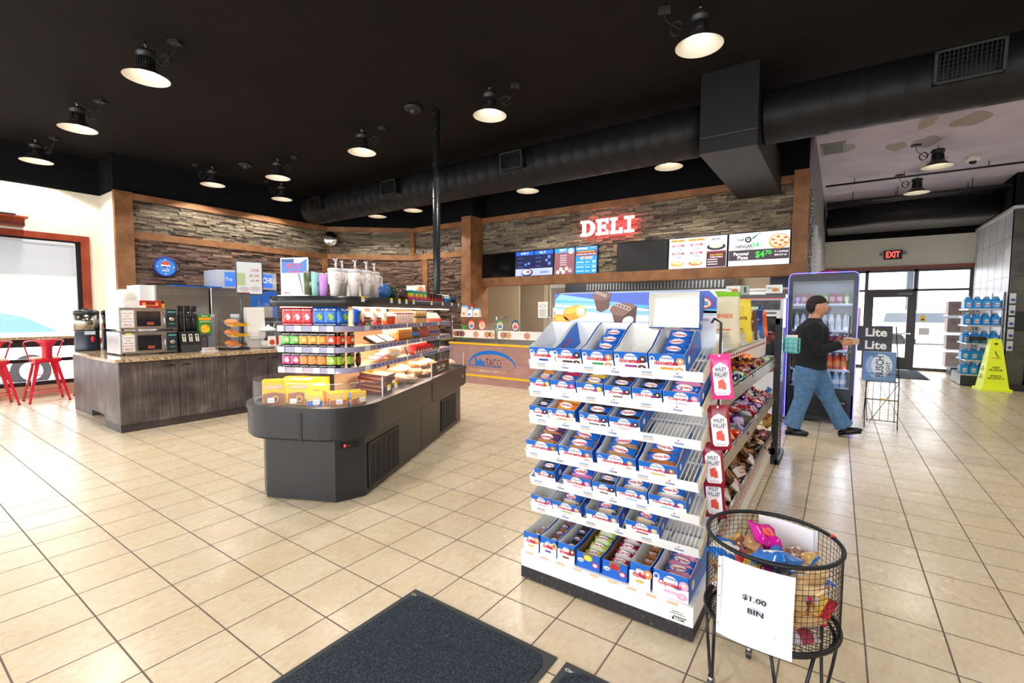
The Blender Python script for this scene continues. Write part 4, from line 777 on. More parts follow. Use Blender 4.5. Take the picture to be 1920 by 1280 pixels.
# tall stainless machines behind
for i, (x0, x1, lab) in enumerate(((2.50, 3.26, 'tall stainless machine back panel with vent slots, left of two'), (3.28, 3.94, 'tall stainless machine back panel with vent slots, right of two'))):
    t = thing('beverage_machine', lab, 'machine', (x0, 4.75, ZC)); w = x1-x0; b = mb(M_STEEL).rbox((0, 0, 0), (w, .62, .99), .02)
    if i == 0: b.mat(WHITE).box((-.02, -.0, 0), (0, .62, .99)).box((-.18, .05, 0), (-.02, .6, .99))
    b.obj('housing', t); g = mb(mat('e6e2da', .3, 1))
    for c in range(16 if i == 0 else 14):
        for r_ in range(3): g.box((.05+c*.041+(c//4)*.012, -.003, .86+r_*.03), (.075+c*.041+(c//4)*.012, .001, .868+r_*.03))
    g.obj('vent_slots', t)
t = thing('syrup_tank', 'round cream-lidded canister behind the microwaves', 'canister', (2.19, 5.0, ZC)); mb(mat('e4ddd0', .4)).lathe([(.12, 0), (.12, .82), (.1, .9), (.06, .92)], 20).obj('canister', t)
# slush machine with curved header
t = thing('drink_machine', 'blue and silver drink machine with curved lettered header', 'drink machine', (3.98, 5.95, 0))
mb(mat('2a6ad0', .35)).box((.05, .1, .0), (1.15, .75, 1.95)).obj('cabinet', t)
P = [(0, .2)]+[(1.2*k/10, .2-.18*math.sin(PI*k/10)) for k in range(1, 10)]+[(1.2, .2), (1.2, .75), (0, .75)]
mb(mat('c4c8d2', .3)).prism(P, 1.98, 2.34).obj('header', t)
b = mb(mat('3a74dc', .4, emit=.5))
for k in range(1, 9):
    a = (1.2*k/10, .196-.18*math.sin(PI*k/10)); c = (1.2*(k+1)/10, .196-.18*math.sin(PI*(k+1)/10)); b.face([(a[0], a[1]-.004, 2.02), (c[0], c[1]-.004, 2.02), (c[0], c[1]-.004, 2.3), (a[0], a[1]-.004, 2.3)])
b.obj('lit_panel', t); mb(WHITE).text("f'real", (.20, .085, 2.16), .17, .08).text('BLE', (.42, .018, 2.19), .19, .12, bold=.04).text('SHAKES', (.5, .004, 2.08), .14, .035).text('ND', (.68, .004, 2.19), .13, .12, bold=.04).text('CHILL', (.95, .02, 2.17), .3, .12, bold=.04).obj('lettering', t)
mb(mat('1a66cc', .35)).lathe([(.0, 0), (.0, .001)], 8).box((-.75, .1, 1.6), (.05, .6, 2.0)).obj('side_hood', t)
t = thing('ice_machine', 'black ice dispenser block below the clear cup rack', 'ice machine', (4.05, 4.75, ZC)); mb(BLACK).box((0, 0, 0), (.45, .6, .48)).obj('housing', t); mb(mat('d8d2c8', .4)).box((-.02, .05, .48), (.3, .6, .68)).obj('hopper', t); mb(mat('8a8a90', .4)).box((.03, -.003, .38), (.12, 0, .43)).obj('label', t)
# framed sign on poles
t = thing('menu_stand', 'framed menu sign on two thin poles above the counter', 'sign', (3.40, 4.14, ZC), -.35)
mb(mat('5a5f6e', .4)).cyl((.07, 0, 0), (.07, 0, .9), .007).cyl((.33, 0, 0), (.33, 0, .9), .007).obj('pole', t)
mb(mat('4c5264', .4)).rbox((-.0, -.012, .86), (.40, .012, 1.42), .01).obj('frame', t); mb(mat('dfe4e8', .4)).rect(.02, .885, .38, 1.4, -.0125).mat(mat('b8c89a', .5)).rect(.02, 1.02, .14, 1.22, -.013).mat(mat('c9c2c8', .5)).disc((.12, -.0135, .96), .08, 14, 1, .5).disc((.28, -.0136, .97), .08, 14, 1, .5).mat(mat('8a3040', .5)).rect(.02, .885, .2, .905, -.0137).obj('poster', t)
mb(mat('b05a6a', .5)).text('2 FOR', (.28, -.014, 1.27), .12, .05).text('$1.50', (.27, -.014, 1.18), .14, .05).text('$2.49', (.28, -.014, 1.1), .12, .04).obj('lettering', t)
# wall clock, mirror
t = thing('wall_clock', 'round blue wall clock with red white blue globe on the stone wall', 'clock', (3.355, YA-.07, 2.375))
T = mb(mat('2345b8', .3)).at((0, 0, 0), (PI/2, 0, 0)).lathe([(.175, 0), (.19, .01), (.19, .035), (.17, .045), (.165, .035)], 40, cap=False).lathe([(.168, 0), (.168, .03)], 40); T.obj('case', t)
f = mb(mat('3a86d8', .4)).disc((0, -.0305, 0), .166, 40); f.mat(WHITE)
for k in range(12): a = k*PI/6; q = .011 if k % 3 == 0 else .004; f.rect(.135*math.sin(a)-q, .135*math.cos(a)-q, .135*math.sin(a)+q, .135*math.cos(a)+q, -.032)
f.disc((0, -.0315, .03), .075, 30); P = [(.071*math.cos(a), .071*math.sin(a)) for a in [PI*k/14 for k in range(15)]]
f.mat(mat('e8401c', .4)).face([(.071*math.cos(PI*(k/14)), -.033, .03+.012+.06*math.sin(PI*k/14)) for k in range(15)]+[(-.04, -.033, .036), (.02, -.033, .03)])
f.mat(mat('1c50b0', .4)).face([(.066*math.cos(-PI*(k/14)), -.033, .03-.02+.045*math.sin(-PI*k/14)) for k in range(15)][::-1]); f.text('pepsi', (0, -.033, -.075), .12, .045, WHITE); f.obj('dial', t)
mb(WHITE).tube([(0, -.036, .03), (.05, -.036, -.07)], .004, 4).tube([(0, -.036, .03), (-.03, -.036, .1)], .003, 4).obj('hands', t)
t = thing('convex_mirror', 'round convex security mirror in the stone wall corner', 'mirror', (6.84, 6.62, 3.35)); mb(mat('f0f0f0', .03, 1)).at((0, 0, 0), (PI/2, 0, -.75)).ball((0, 0, -.02), .185, 30, 10, (1, 1, .35), z0=0).mat(mat('4a4a4e', .4)).lathe([(.187, -.02), (.187, -.035)], 30).obj('mirror', t); mb(BLACK).cyl((0, 0, 0), (.06, .12, .0), .012).obj('bracket', t)
# things behind the mugs: soda tower, framed pizza sign
t = thing('soda_tower', 'white stepped machine top seen behind the blue mug', 'machine', (6.6, 5.3, 0)); mb(mat('e6e4d8', .4)).prismy([(-.3, .0), (1.0, 0), (1.0, 2.0), (.1, 2.22), (-.0, 2.24), (-.0, 2.5), (-.3, 2.5)], 0, .5).mat(mat('2a2ab8', .3)).at((-.3, 0, 2.42)).ball((.05, -.005, 0), .02, 10, 6).ball((.2, -.005, 0), .02, 10, 6).obj('housing', t)
t = thing('pizza_sign', 'white pizza picture board on the back counter behind the rainbow mugs', 'sign', (7.25, 4.32, 1.55), -PI/2); mb(WHITE).box((0, 0, 0), (.6, .01, .58)).mat(mat('e89a6a', .5)).disc((.46, -.002, .38), .14, 20, 1, 1.3).mat(mat('c84a3a', .5)).disc((.42, -.003, .4), .03, 8).disc((.5, -.003, .34), .03, 8).disc((.47, -.003, .46), .03, 8).mat(mat('555560', .5)).box((.05, -.002, .38), (.26, 0, .41)).box((.06, -.002, .44), (.2, 0, .46)).obj('board', t)
t = thing('back_counter', 'grey-brown rear counter along the stone facets', 'counter', (7.0, 3.3, 0)); mb(M_LAM).box((0, 0, 0), (1.1, 1.6, .9)).obj('body', t); mb(M_GRAN).box((-.03, -.03, .9), (1.13, 1.63, .94)).obj('worktop', t); mb(mat('c9c3bb', .4)).box((.2, .5, .94), (.7, 1.1, 1.55)).obj('base_unit', t)
# ============================================================ window bar, stools, outside
t = thing('window_bar', 'granite-topped eating bar along the window', 'counter', (-3.5, 7.2, 0)); mb(M_GRAN).rbox((0, 0, 1.03), (5.6, .41, 1.075), .02).obj('top', t); mb(mat('1d1a1c', .5)).box((.0, .06, .9), (5.6, .4, 1.03)).obj('apron', t)
tag(mb(M_CHERRY).box((-.5, -.14, 0), (.12, .14, .16)).box((-.55, -.17, .13), (.16, .14, .16)).mat(mat('4e1c12', .5)).box((-.5, -.142, 0), (.12, -.14, .05)).obj('wooden_valance', None, (1.43, 7.47, 2.93)), 'red-brown wooden box shelf on the wall above the window', 'shelf')
tag(mb(mat('2c2c44', .4)).rbox((-.4, -.1, 0), (.06, .1, .035), .02).obj('router_box', None, (1.4, 7.47, 3.092)), 'flat dark device lying on the wooden box shelf', 'device')
SR = mat('d01c34', .25, 0, 0, .6, .5)
def stool():
    t = thing('bar_stool', '', 'bar stool')
    b = mb(mat('c9b79a', .5)).rbox((-.17, -.17, .72), (.17, .17, .74), .03); b.obj('seat_pad', t)
    mb(SR).rbox((-.18, -.18, .69), (.18, .18, .72), .04).rbox((-.17, -.17, .655), (.17, .17, .69), .03).obj('seat', t)
    for sx in (-1, 1):
        for sy in (-1, 1):
            b = mb(SR); T0 = (sx*.14, sy*.14, .67); T1 = (sx*.255, sy*.235, .015); vs = []
            for (x, y, z), w in ((T0, .06), (T1, .028)): vs += [(x-sx*w*.0, y, z), (x-sx*w, y, z), (x-sx*w*.9, y-sy*.012, z), (x-sx*.012, y-sy*.012, z), (x-sx*.012, y-sy*w, z), (x, y-sy*w, z)]
            b.add(vs, [(i, (i+1) % 6, 6+(i+1) % 6, 6+i) for i in range(6)]); b.mat(mat('5a0c18', .5)).box((T1[0]-sx*.03, T1[1]-sy*.03, 0), (T1[0]+sx*.004, T1[1]+sy*.004, .016)); b.obj('leg', t)
    for s in (-1, 1): mb(SR).tube([(-.22*s, -.205, .2), (-.22*s, .205, .2)], .009, 6).obj('stretcher', t)
    for s in (-1, 1): mb(SR).tube([(-.225, -.205*s, .17), (.225, -.205*s, .17)], .009, 6).obj('stretcher', t)
    for s in (-1, 1): mb(SR).tube([(-.14*s, -.14*s, .45), (.14*s, .14*s, .45)], .006, 5).obj('brace', t)
    # back hoop (backrest on the room side, -y)
    p = [(-.17, .12, .7), (-.235, .05, .98)]+[(-.24*math.cos(PI*k/12), -.02-.19*math.sin(PI*k/12), 1.0+.035*math.sin(PI*k/12)) for k in range(13)]+[(.235, .05, .98), (.17, .12, .7)]
    mb(SR).tube(p, .011, 8).obj('back_hoop', t)
    b = mb(SR); vs = []; N = 8
    for k in range(N+1):
        z = .7+.335*k/N; w = .065+.10*max(0, (k/N-.55)/.45)**2; y = -.175-.035*k/N; vs += [(-w, y+.02*(w/.16)**2, z), (0, y-.006, z), (w, y+.02*(w/.16)**2, z)]
    b.add(vs, [(3*k+j, 3*k+j+1, 3*k+j+4, 3*k+j+3) for k in range(N) for j in range(2)], True); o = b.obj('backrest', t); md = o.modifiers.new('s', 'SOLIDIFY'); md.thickness = .006
    return t
SP = Proto(stool())
SP.put((1.64, 7.02, 0), (0, 0, .0), 'red metal bar stool in the middle, whole back visible at the window bar'); SP.put((1.03, 7.05, 0), (0, 0, .05), 'red metal bar stool cut off by the left edge of the photo'); SP.put((2.27, 7.02, 0), (0, 0, -.05), 'red metal bar stool partly hidden behind the counter end'); SP.put((.4, 7.05, 0), (0, 0, 0), 'red metal bar stool beyond the left edge of the photo')
# car outside the window
t = thing('parked_car', 'pale parked car with blue tinted windows outside the left window', 'car', (-2.4, 12.2, -.36)); t.scale = (1.1, 1, 1.22)
CW = mat('f4f5f7', .3); prof = [(0, .35), (0, .8), (.25, .98), (1.1, 1.08), (1.9, 1.55), (2.6, 1.68), (3.6, 1.66), (4.4, 1.45), (5.1, 1.05), (5.3, .9), (5.3, .35)]
mb(CW).prismy(prof, 0, 1.8).obj('body', t); mb(mat('5f83b0', .15)).prismy([(1.35, 1.12), (2.0, 1.5), (2.65, 1.6), (3.55, 1.58), (4.25, 1.4), (4.8, 1.1)], -.01, 1.81).obj('windows', t)
for x in (1.0, 4.3):
    for y in (.0, 1.65): mb(mat('2a2a2c', .7)).cyl((x, y-.01, .33), (x, y+.16, .33), .33, 24).mat(mat('b0b4ba', .3)).cyl((x, y-.02, .33), (x, y+.17, .33), .19, 16).obj('wheel', t)
# ============================================================ deli wall: lettering, screens, counter, kitchen
RZ = -PI/2      # local x -> world -y, local -y faces the viewer
t = thing('deli_sign', 'white block letter sign with red backlight on the stone wall', 'sign', (XD-.10, .33, 3.03), RZ)
def slab_letter(ch, x, w, h):
    P = {'D': [(0, 0, .62, .16), (0, .84, .62, 1), (.14, 0, .36, 1)], 'E': [(0, 0, .95, .16), (0, .84, .95, 1), (.14, 0, .38, 1), (.14, .43, .72, .58), (.78, 0, .95, .3), (.78, .7, .95, 1), (.6, .36, .74, .64)],
         'L': [(0, 0, .95, .17), (0, .84, .56, 1), (.14, 0, .38, 1), (.76, 0, .95, .34)], 'I': [(0, 0, 1, .16), (0, .84, 1, 1), (.36, 0, .64, 1)]}[ch]
    b = mb(mat('ffffff', .4, emit=1.1))
    for i, (a, c, d, e) in enumerate(P): b.box((x+a*w, -.09-.0007*i, c*h), (x+d*w, -.05+.0005*i, e*h))
    if ch == 'D':
        o = [(x+w*(.5+.5*math.cos(q)), h*(.5+.5*math.sin(q))) for q in [-PI/2+PI*k/12 for k in range(13)]]; n = [(x+w*(.48+.27*math.cos(q)), h*(.5+.34*math.sin(q))) for q in [PI/2-PI*k/12 for k in range(13)]]
        for k in range(12): b.prismy([o[k], o[k+1], n[11-k], n[12-k]], -.0945, -.0495)
    b.obj('letter', t)
for ch, x, w in (('D', 0, .30), ('E', .33, .26), ('L', .62, .25), ('I', .90, .19)): slab_letter(ch, x, w, .30)
mb(mat('d01020', .4, emit=5)).box((.05, -.045, .03), (.10, -.04, .27)).box((.375, -.045, .03), (.42, -.04, .27)).box((.66, -.045, .03), (.71, -.04, .27)).box((.975, -.045, .03), (1.015, -.04, .27)).obj('backlight', t)
ld = bpy.data.lights.new('sign_glow', 'AREA'); ld.shape = 'RECTANGLE'; ld.size = 1.05; ld.size_y = .25; ld.energy = 9; ld.color = (1, .03, .06)
l = bpy.data.objects.new('sign_glow', ld); COL.objects.link(l); l.location = (XD-.145, -.21, 3.17); l.rotation_euler = (0, PI/2, 0); l.rotation_euler = Euler((PI/2, 0, -PI/2))
def screen(y0, w, lab, bg, e=1.0):
    t = thing('menu_screen', lab, 'screen', (8.25, y0, 2.30), RZ, rot=(-.05, 0, RZ)); h = .56
    mb(mat('101013', .3)).box((0, 0, 0), (w, .05, h)).obj('bezel', t); mb(bg).box((.012, -.004, .014), (w-.012, 0, h-.014)).obj('display', t); return t
def em(c, e=.9): return mat(c, .4, emit=round(e*.62, 3))
screen(2.88, .91, 'switched-off black menu screen, leftmost under the stone wall', mat('0b0c0e', .08))
t = screen(1.96, .97, 'lit dark blue menu screen with nacho picture at the bottom', em('1c2148', .6)); B_ = em('1f5fd8', .8)
g = mb(B_).rect(.02, .46, .47, .54, -.006).rect(.5, .46, .95, .54, -.006).mat(em('a8b4ff', .9)).rect(.02, .02, .95, .17, -.006).mat(em('2a3070', .5)).disc((.32, -.007, .09), .15, 20, 1, .55).mat(em('d8d8e8', .6)).disc((.31, -.008, .1), .12, 16, 1, .5).mat(em('a06a60', .6)).disc((.35, -.009, .1), .05, 10, 1, .6)
g.mat(em('5a80ff', .8)).disc((.86, -.007, .40), .035, 14).disc((.80, -.007, .33), .03, 14).disc((.87, -.0075, .26), .035, 14).disc((.36, -.007, .28), .03, 12).disc((.28, -.007, .26), .03, 12); g.obj('picture', t)
g = mb(em('dfe8ff', .9)).text('START IT', (.25, -.008, .5), .2, .045).text('FILL IT', (.70, -.008, .5), .15, .045).text('nachos', (.75, -.008, .09), .2, .05, em('2a3070', .4))
for i, z in enumerate((.40, .31, .22)): g.text(('Loaded Fry', 'Quesadilla', 'Taco Bowl')[i], (.14, -.008, z), .13, .022, em('5a74d8', .8)).text(('Chicken', 'Ground Beef', 'Seasoned Beef')[i], (.60, -.008, z), .14, .022, em('5a74d8', .8))
g.obj('lettering', t)
t = screen(.98, .49, 'lit menu screen with brown panel and cups of topping', em('8c5a66', .6)); g = mb(em('2a8ae8', .9)).rect(.014, .46, .476, .545, -.006).mat(em('ffffff', .9)).disc((.39, -.007, .48), .055, 20).mat(em('e04050', .8)).disc((.39, -.008, .48), .018, 10, .6, 1.5)
for x, z, c in ((.1, .06, 'e8e4b8'), (.17, .12, 'b8c8a0'), (.23, .06, 'e4f0f4'), (.3, .13, '9aa890'), (.38, .09, 'd8503c')): g.mat(em('f0efe8', .8)).disc((x, -.0075, z), .04, 14, 1, .95).mat(em(c, .8)).disc((x, -.0085, z+.01), .03, 12, 1, .7)
g.obj('picture', t); g = mb(em('ffffff', .9)).text('TOP IT', (.2, -.008, .505), .16, .055)
for i, s in enumerate(('Lettuce  5 cal', 'Cheese  20 cal', 'Sour Cream 25 cal', 'Salsa Verde 5 cal', 'Salsa Roja 5 cal')): g.text(s, (.22, -.008, .40-i*.048), .13+.01*min(i, 2), .024)
g.obj('lettering', t)
t = screen(.49, .49, 'lit bright blue menu screen with price list, right of the brown one', em('1c8ce8', .9)); g = mb(em('7a4850', .6)).rect(.014, .36, .476, .47, -.006).mat(em('d8ecff', .9)).rect(.03, .185, .47, .188, -.006); g.obj('picture', t)
g = mb(em('ffc21c', .9)).text('THE ULTIMATE FLAVOR PAIRING', (.24, -.008, .445), .36, .026).text('GET MORE!', (.25, -.008, .32), .27, .06).text('MONSTROUS!', (.15, -.008, .51), .24, .04, em('ffd8e8', .9)).text('Spicy', (.39, -.008, .52), .1, .03, em('ff9ac8', .9)).text('Crave Cheese Nachos   550 cal  $4.99', (.24, -.008, .395), .42, .028, em('ffffff', .9))
for i, z in enumerate((.24, .14, .06)): g.text(('Beef & Cheese', 'Chips & Queso', 'Chips & Salsa')[i], (.12, -.008, z), .16, .026).text('$2.49', (.42, -.008, z), .07, .05).text('320 cal', (.28, -.008, z), .09, .02)
g.obj('lettering', t)
screen(-.40, .97, 'switched-off matte black screen right of the lettered sign', mat('1b1c1f', .6))
t = screen(-1.38, .98, 'lit white and brown menu screen with seafood and chicken meals', em('d8dcf4', .85)); g = mb(em('c8a868', .8)).rect(.03, .48, .29, .53, -.006).rect(.33, .48, .62, .53, -.006).mat(em('4a2a34', .5)).rect(.65, .02, .96, .26, -.006).mat(em('8a2a34', .7)).rect(.65, .26, .96, .29, -.0065).rect(.70, .17, .92, .2, -.007)
for x in (.07, .38):
    for z in (.4, .26): g.mat(em('a83a3c', .8)).rect(x, z, x+.2, z+.035, -.006)
for x, c in ((.16, 'd8a850'), (.47, 'b08850')): g.mat(em(c, .8)).disc((x, -.007, .1), .12, 16, 1, .4).mat(em('f0d8a0', .8)).disc((x-.03, -.008, .12), .05, 10, 1, .6).disc((x+.05, -.008, .11), .05, 10, 1, .6)
g.mat(em('2c2c34', .5)).disc((.80, -.007, .36), .15, 20, 1, .4).mat(em('f0e2b8', .8)).disc((.80, -.008, .38), .11, 16, 1, .4); g.obj('picture', t)
g = mb(em('7a5a20', .6)).text('SEAFOOD DINNERS', (.16, -.008, .505), .22, .025).text('CHICKEN DINNERS', (.475, -.008, .505), .24, .025).text('BOWL', (.8, -.008, .49), .13, .04, em('3a3a40', .5)).text('Feed a CROWD', (.81, -.009, .225), .2, .03, em('ffc840', .8)).text('FAMILY MEALS', (.81, -.009, .185), .2, .022, em('ffffff', .9))
for z in (.14, .10, .06): g.rect(.67, z, .83, z+.012, -.007)
for x in (.17, .48):
    for z in (.4175, .2775): g.text('MEAL', (x, -.008, z), .14, .02)
for x in (.09, .4):
    for z in (.36, .34, .22, .2): g.mat(em('8a8ea8', .5)).rect(x+.03, z, x+.15, z+.008, -.007)
g.obj('lettering', t)
t = screen(-2.37, .905, 'lit white pizza menu screen with green price, far right', em('eceffa', .95)); g = mb(em('4a3c48', .5)).rect(.014, .10, .89, .27, -.006)
g.mat(em('e8a060', .8)).disc((.745, -.007, .38), .148, 30, 1, .8).mat(em('f4d8a8', .9)).disc((.745, -.008, .39), .128, 28, 1, .74)
for x, z in ((.66, .41), (.73, .45), (.70, .35), (.78, .39), (.83, .43), (.83, .35), (.76, .32)): g.mat(em('c85060', .8)).disc((x, -.009, z), .026, 12, 1.1, .6)
g.obj('picture', t)
g = mb(em('2a2630', .4)).text('HANGAR', (.24, -.008, .33), .25, .06).text('54', (.41, -.008, .345), .1, .075, em('1cc850', .8)).text('PIZZA', (.30, -.008, .285), .16, .022, em('55505c', .5), sp=1.6)
for sx in (-1, 1):
    for k in range(3): g.mat(em('2a2630', .4) if k != 1 else em('1cc850', .8)).add([(.3+sx*.06, -.008, .43+k*.012), (.3+sx*(.18-.03*k), -.008, .45+(.035 if sx > 0 else -.01)-k*.02+.05*(sx > 0)), (.3+sx*(.18-.03*k), -.008, .46+(.035 if sx > 0 else -.01)-k*.02+.05*(sx > 0)), (.3+sx*.06, -.008, .443+k*.012)], [(0, 1, 2, 3) if sx > 0 else (3, 2, 1, 0)])
g.mat(em('2a2630', .4)).disc((.3, -.0085, .435), .05, 18).mat(em('eceffa', .9)).disc((.3, -.009, .435), .025, 14).mat(em('2a2630', .4)).disc((.3, -.0095, .435), .012, 10)
g.text('Personal', (.2, -.008, .21), .22, .055, em('ffffff', .9)).text('Pizza', (.23, -.008, .145), .16, .055).text('$4', (.48, -.008, .18), .13, .12, em('3ae84a', .9)).text('70', (.6, -.008, .21), .09, .07).text('7" 1-TOPPING', (.78, -.008, .215), .19, .03, em('ffffff', .9)).text('400-610 cal', (.77, -.008, .165), .17, .03)
g.obj('lettering', t)
# ---- taco counter
t = thing('taco_counter', 'pinkish wood-look serving counter with blue arched logo', 'counter', (7.42, 3.14, 0), RZ)
M_PINK = m_wood('pinkish_brown_plank_laminate', [(.3, '9c7470'), (.5, 'b08680'), (.7, 'c39a90')], (.6, 1, 14), .4, 3)
mb(M_PINK).box((0, 0, 0), (3.2, .40, .83)).obj('front', t); mb(mat('ffc61a', .4)).box((-.01, -.015, .835), (3.21, .0, .875)).box((0, -.006, .16), (3.2, 0, .2)).obj('yellow_stripe', t); mb(M_STEEL).box((-.01, 0, .83), (3.21, .43, .88)).obj('top', t)
g = mb(mat('1273cf', .4)); o = []; n = []
for k in range(25): a = PI-PI*k/24; o.append((1.17+.62*math.cos(a)-.0, .40+.33*math.sin(a))); w_ = .02+.05*math.sin(PI*k/24); n.append((1.17+(.62-w_)*math.cos(a), .40+(.33-w_*1.1)*math.sin(a)))
for k in range(24): g.add([(o[k][0], -.003, o[k][1]), (o[k+1][0], -.003, o[k+1][1]), (n[k+1][0], -.003, n[k+1][1]), (n[k][0], -.003, n[k][1])], [(0, 3, 2, 1)])
g.rect(.56, .385, 1.45, .40, -.0035).text('blu', (.87, -.004, .475), .26, .155, bold=.05).text('TACO', (1.22, -.004, .478), .40, .16, mat('3a2420', .5), bold=-.01)
g.text('STYLE IT', (.72, -.004, .30), .2, .045, mat('ffb43a', .4)).text('START IT . FILL IT . TOP IT', (1.1, -.004, .295), .5, .04, mat('ffe9d0', .4)).text('EAT IT', (1.47, -.004, .29), .16, .045, mat('ffb43a', .4)); g.obj('logo', t)
t = thing('sneeze_guard', 'glass sneeze guard case with food pictures on the serving counter', 'glass case', (7.42, 3.10, .88), RZ)
b = mb(mat('c8ccd0', .2, 1)); 
for x in (.02, 1.24, 2.5): mb(mat('c8ccd0', .2, 1)).cyl((x, .03, 0), (x, .03, .56), .012).cyl((x, .03, .55), (x, .40, .55), .008).obj('post', t)
mb(M_GLASS).box((.02, .02, .02), (3.1, .026, .53)).box((.0, .02, .535), (3.1, .41, .543)).obj('glass', t)
for i, (x, c1, c2) in enumerate(((.58, 'd8404a', '4a8ad0'), (.87, 'e04850', 'f0c090'), (1.34, '3f9a5a', '4a7ac0'), (1.72, '20508a', 'e05a6a'))):
    mb(mat(c1, .4)).disc((x, .012, .38), .095, 20, 1, 1.2).mat(WHITE).disc((x, .0112, .37), .075, 20, 1, 1.1).mat(mat(c2, .4)).disc((x, .0105, .36), .055, 14, 1, .8).mat(mat('e8b070', .4)).disc((x, .010, .41), .04, 12).obj('round_sticker', t)
g = mb(WHITE).rect(.06, .1, 1.2, .27, .013).rect(1.28, .1, 2.4, .27, .013)
for x, c in ((.14, 'a86a3a'), (.23, 'b07a4a'), (.32, '9c6034'), (.7, 'e0a080'), (1.0, 'd89a5a'), (1.12, 'e8b884'), (1.42, 'c08a60'), (1.55, 'd8a878'), (2.0, 'd8907a')): g.mat(mat(c, .5)).disc((x, .012, .18), .075, 12, 1, .9)
for x in (.17, .27, 1.08, 1.48): g.mat(mat('6a4a8a', .5)).disc((x, .0115, .19), .03, 10, .5, 2)
g.obj('food_picture_strip', t)
b = mb(M_STEEL).at((0, 0, 0)).box((.05, .1, 0), (2.9, .40, .06)); b.obj('food_well', t)
b = mb(M_ACRYL).at((.9, .35, .3), (.8, 0, .1)).box((-.45, -.15, 0), (.45, .15, .01)).at((1.5, .3, .2), (.5, 0, -.1)).box((-.3, -.1, 0), (.3, .1, .01)); b.obj('tilted_lid', t)
mb(mat('3fae4a', .5)).box((.24, .1, .06), (.3, .16, .36)).obj('green_bottle', t)
for i, (y, w, h, c, lab) in enumerate(((2.84, .17, .25, 'f4d8cc', 'tall pale carton with blue top, leftmost on the glass case'), (2.68, .13, .18, 'eef2f8', 'white gabled carton with blue top on the glass case'), (2.50, .16, .19, 'f0e4dc', 'white gabled carton with orange picture on the glass case'))):
    t = thing('food_carton', lab, 'carton', (7.55, y, 1.425), RZ); mb(mat(c, .5)).prismx([(0, 0), (.1, 0), (.07, h*.85), (.03, h*.85)], -w/2, w/2).mat(mat('5a9ad8', .5)).prismx([(.03, h*.85), (.07, h*.85), (.06, h), (.04, h)], -w/2, w/2).obj('carton', t); mb(mat(['e8907a', '7aa0d0', 'f0a050'][i], .5)).disc((0, -.001, h*.3), .04, 12, 1, .8).obj('picture', t)
tag(mb(RED).box((-.03, 0, 0), (.03, .03, .28)).mat(WHITE).box((-.02, -.001, .18), (.02, 0, .22)).obj('red_card', None, (7.62, 2.66, 1.425), (0, 0, RZ)), 'narrow red card standing behind the cartons on the glass case', 'card')
t = thing('paper_sign', 'white printed paper sign standing on the glass case', 'sign', (7.5, .78, 1.425), RZ); mb(WHITE).box((-.11, -.003, 0), (.11, .003, .31)).obj('sheet', t); g = mb(mat('6a7488', .5)).disc((0, -.004, .23), .06, 14, 1.2, .5)
g.mat(WHITE).disc((0, -.0045, .23), .05, 14, 1.2, .5).mat(mat('8a94a8', .5))
for i in range(8): g.rect(-.08, .03+i*.018, .08-.02*(i % 3), .036+i*.018, -.004)
g.obj('print', t); tag(mb(WHITE).box((-.06, -.003, 0), (.06, .003, .2)).mat(mat('8a94a8', .5)).box((-.03, -.004, .05), (.02, -.003, .12)).obj('paper_sign', None, (7.5, .5, 1.425), (0, 0, RZ)), 'small white card at the right end of the glass case top', 'sign')
# ---- kitchen
t = thing('range_hood', 'stainless kitchen hood with black slotted filters', 'range hood', (10.2, 1.9, 1.97), RZ)
b = mb(M_STEEL).prismx([(0, 0), (0, .06), (1.0, .42), (1.0, 0)], .1, 4.0).mat(mat('8a8a8e', .3, 1)).box((.0, -.01, .0), (4.1, .02, .07)).mat(mat('1c1c20', .4)).prismx([(-.02, .07), (-.02, .10), (.0, .33), (.04, .33)], .15, 3.9); b.obj('canopy', t)
g = mb(mat('b8b8b4', .3, 1))
for i in range(42): x = .75+i*.075; g.add([(x, -.022, .10), (x+.03, -.022, .10), (x+.03, -.002, .30), (x, -.002, .30)], [(0, 1, 2, 3)])
g.obj('filters', t)
t = thing('walk_in_cooler', 'grey steel cooler door with latch seen through the kitchen doorway', 'cooler', (12.6, 3.55, 0), RZ); mb(mat('aeaaa8', .35, .3)).box((0, 0, 0), (1.1, .1, 2.3)).obj('door', t); mb(mat('77777a', .3, 1)).tube([(.15, -.02, 1.75), (.75, -.02, 1.7), (.75, -.02, 1.2)], .012, 6).box((.72, -.06, 1.2), (.95, 0, 1.26)).obj('latch', t)
tag(mb(mat('b39c84', .6)).box((0, 0, 0), (.4, .4, .35)).box((.02, .02, .35), (.38, .38, .7)).mat(mat('8a7460', .6)).box((0, -.001, .34), (.4, 0, .355)).obj('cardboard_box', None, (11.9, 2.5, .75), (0, 0, RZ)), 'stacked brown cardboard boxes in the kitchen doorway', 'box')
t = thing('prep_oven', 'steel oven cabinet right of the kitchen doorway', 'oven', (10.72, 2.0, 0), RZ); mb(M_STEELD).rbox((-.15, 0, 0), (.5, .5, 1.85), .05).obj('housing', t); mb(BLACK).box((-.1, -.01, 1.0), (.05, 0, 1.6)).obj('door', t)
t = thing('wall_shelf', 'long steel shelf on the kitchen back wall right of the hood', 'shelf', (9.55, -1.6, 1.95), RZ); mb(M_STEEL).box((0, -.25, 0), (1.25, .05, .02)).box((0, .03, -.7), (1.3, .05, .05)).obj('shelf', t)
tag(mb(mat('1f2c46', .4)).rbox((0, 0, 0), (.5, .35, .2), .03).mat(BLACK).ball((.1, .1, .28), .12, 12, 8, (1.4, 1, .6)).obj('dark_tub', None, (9.2, -2.9, 2.0), (0, 0, RZ)), 'dark blue tub with black cloth on top of the kitchen shelf', 'tub')
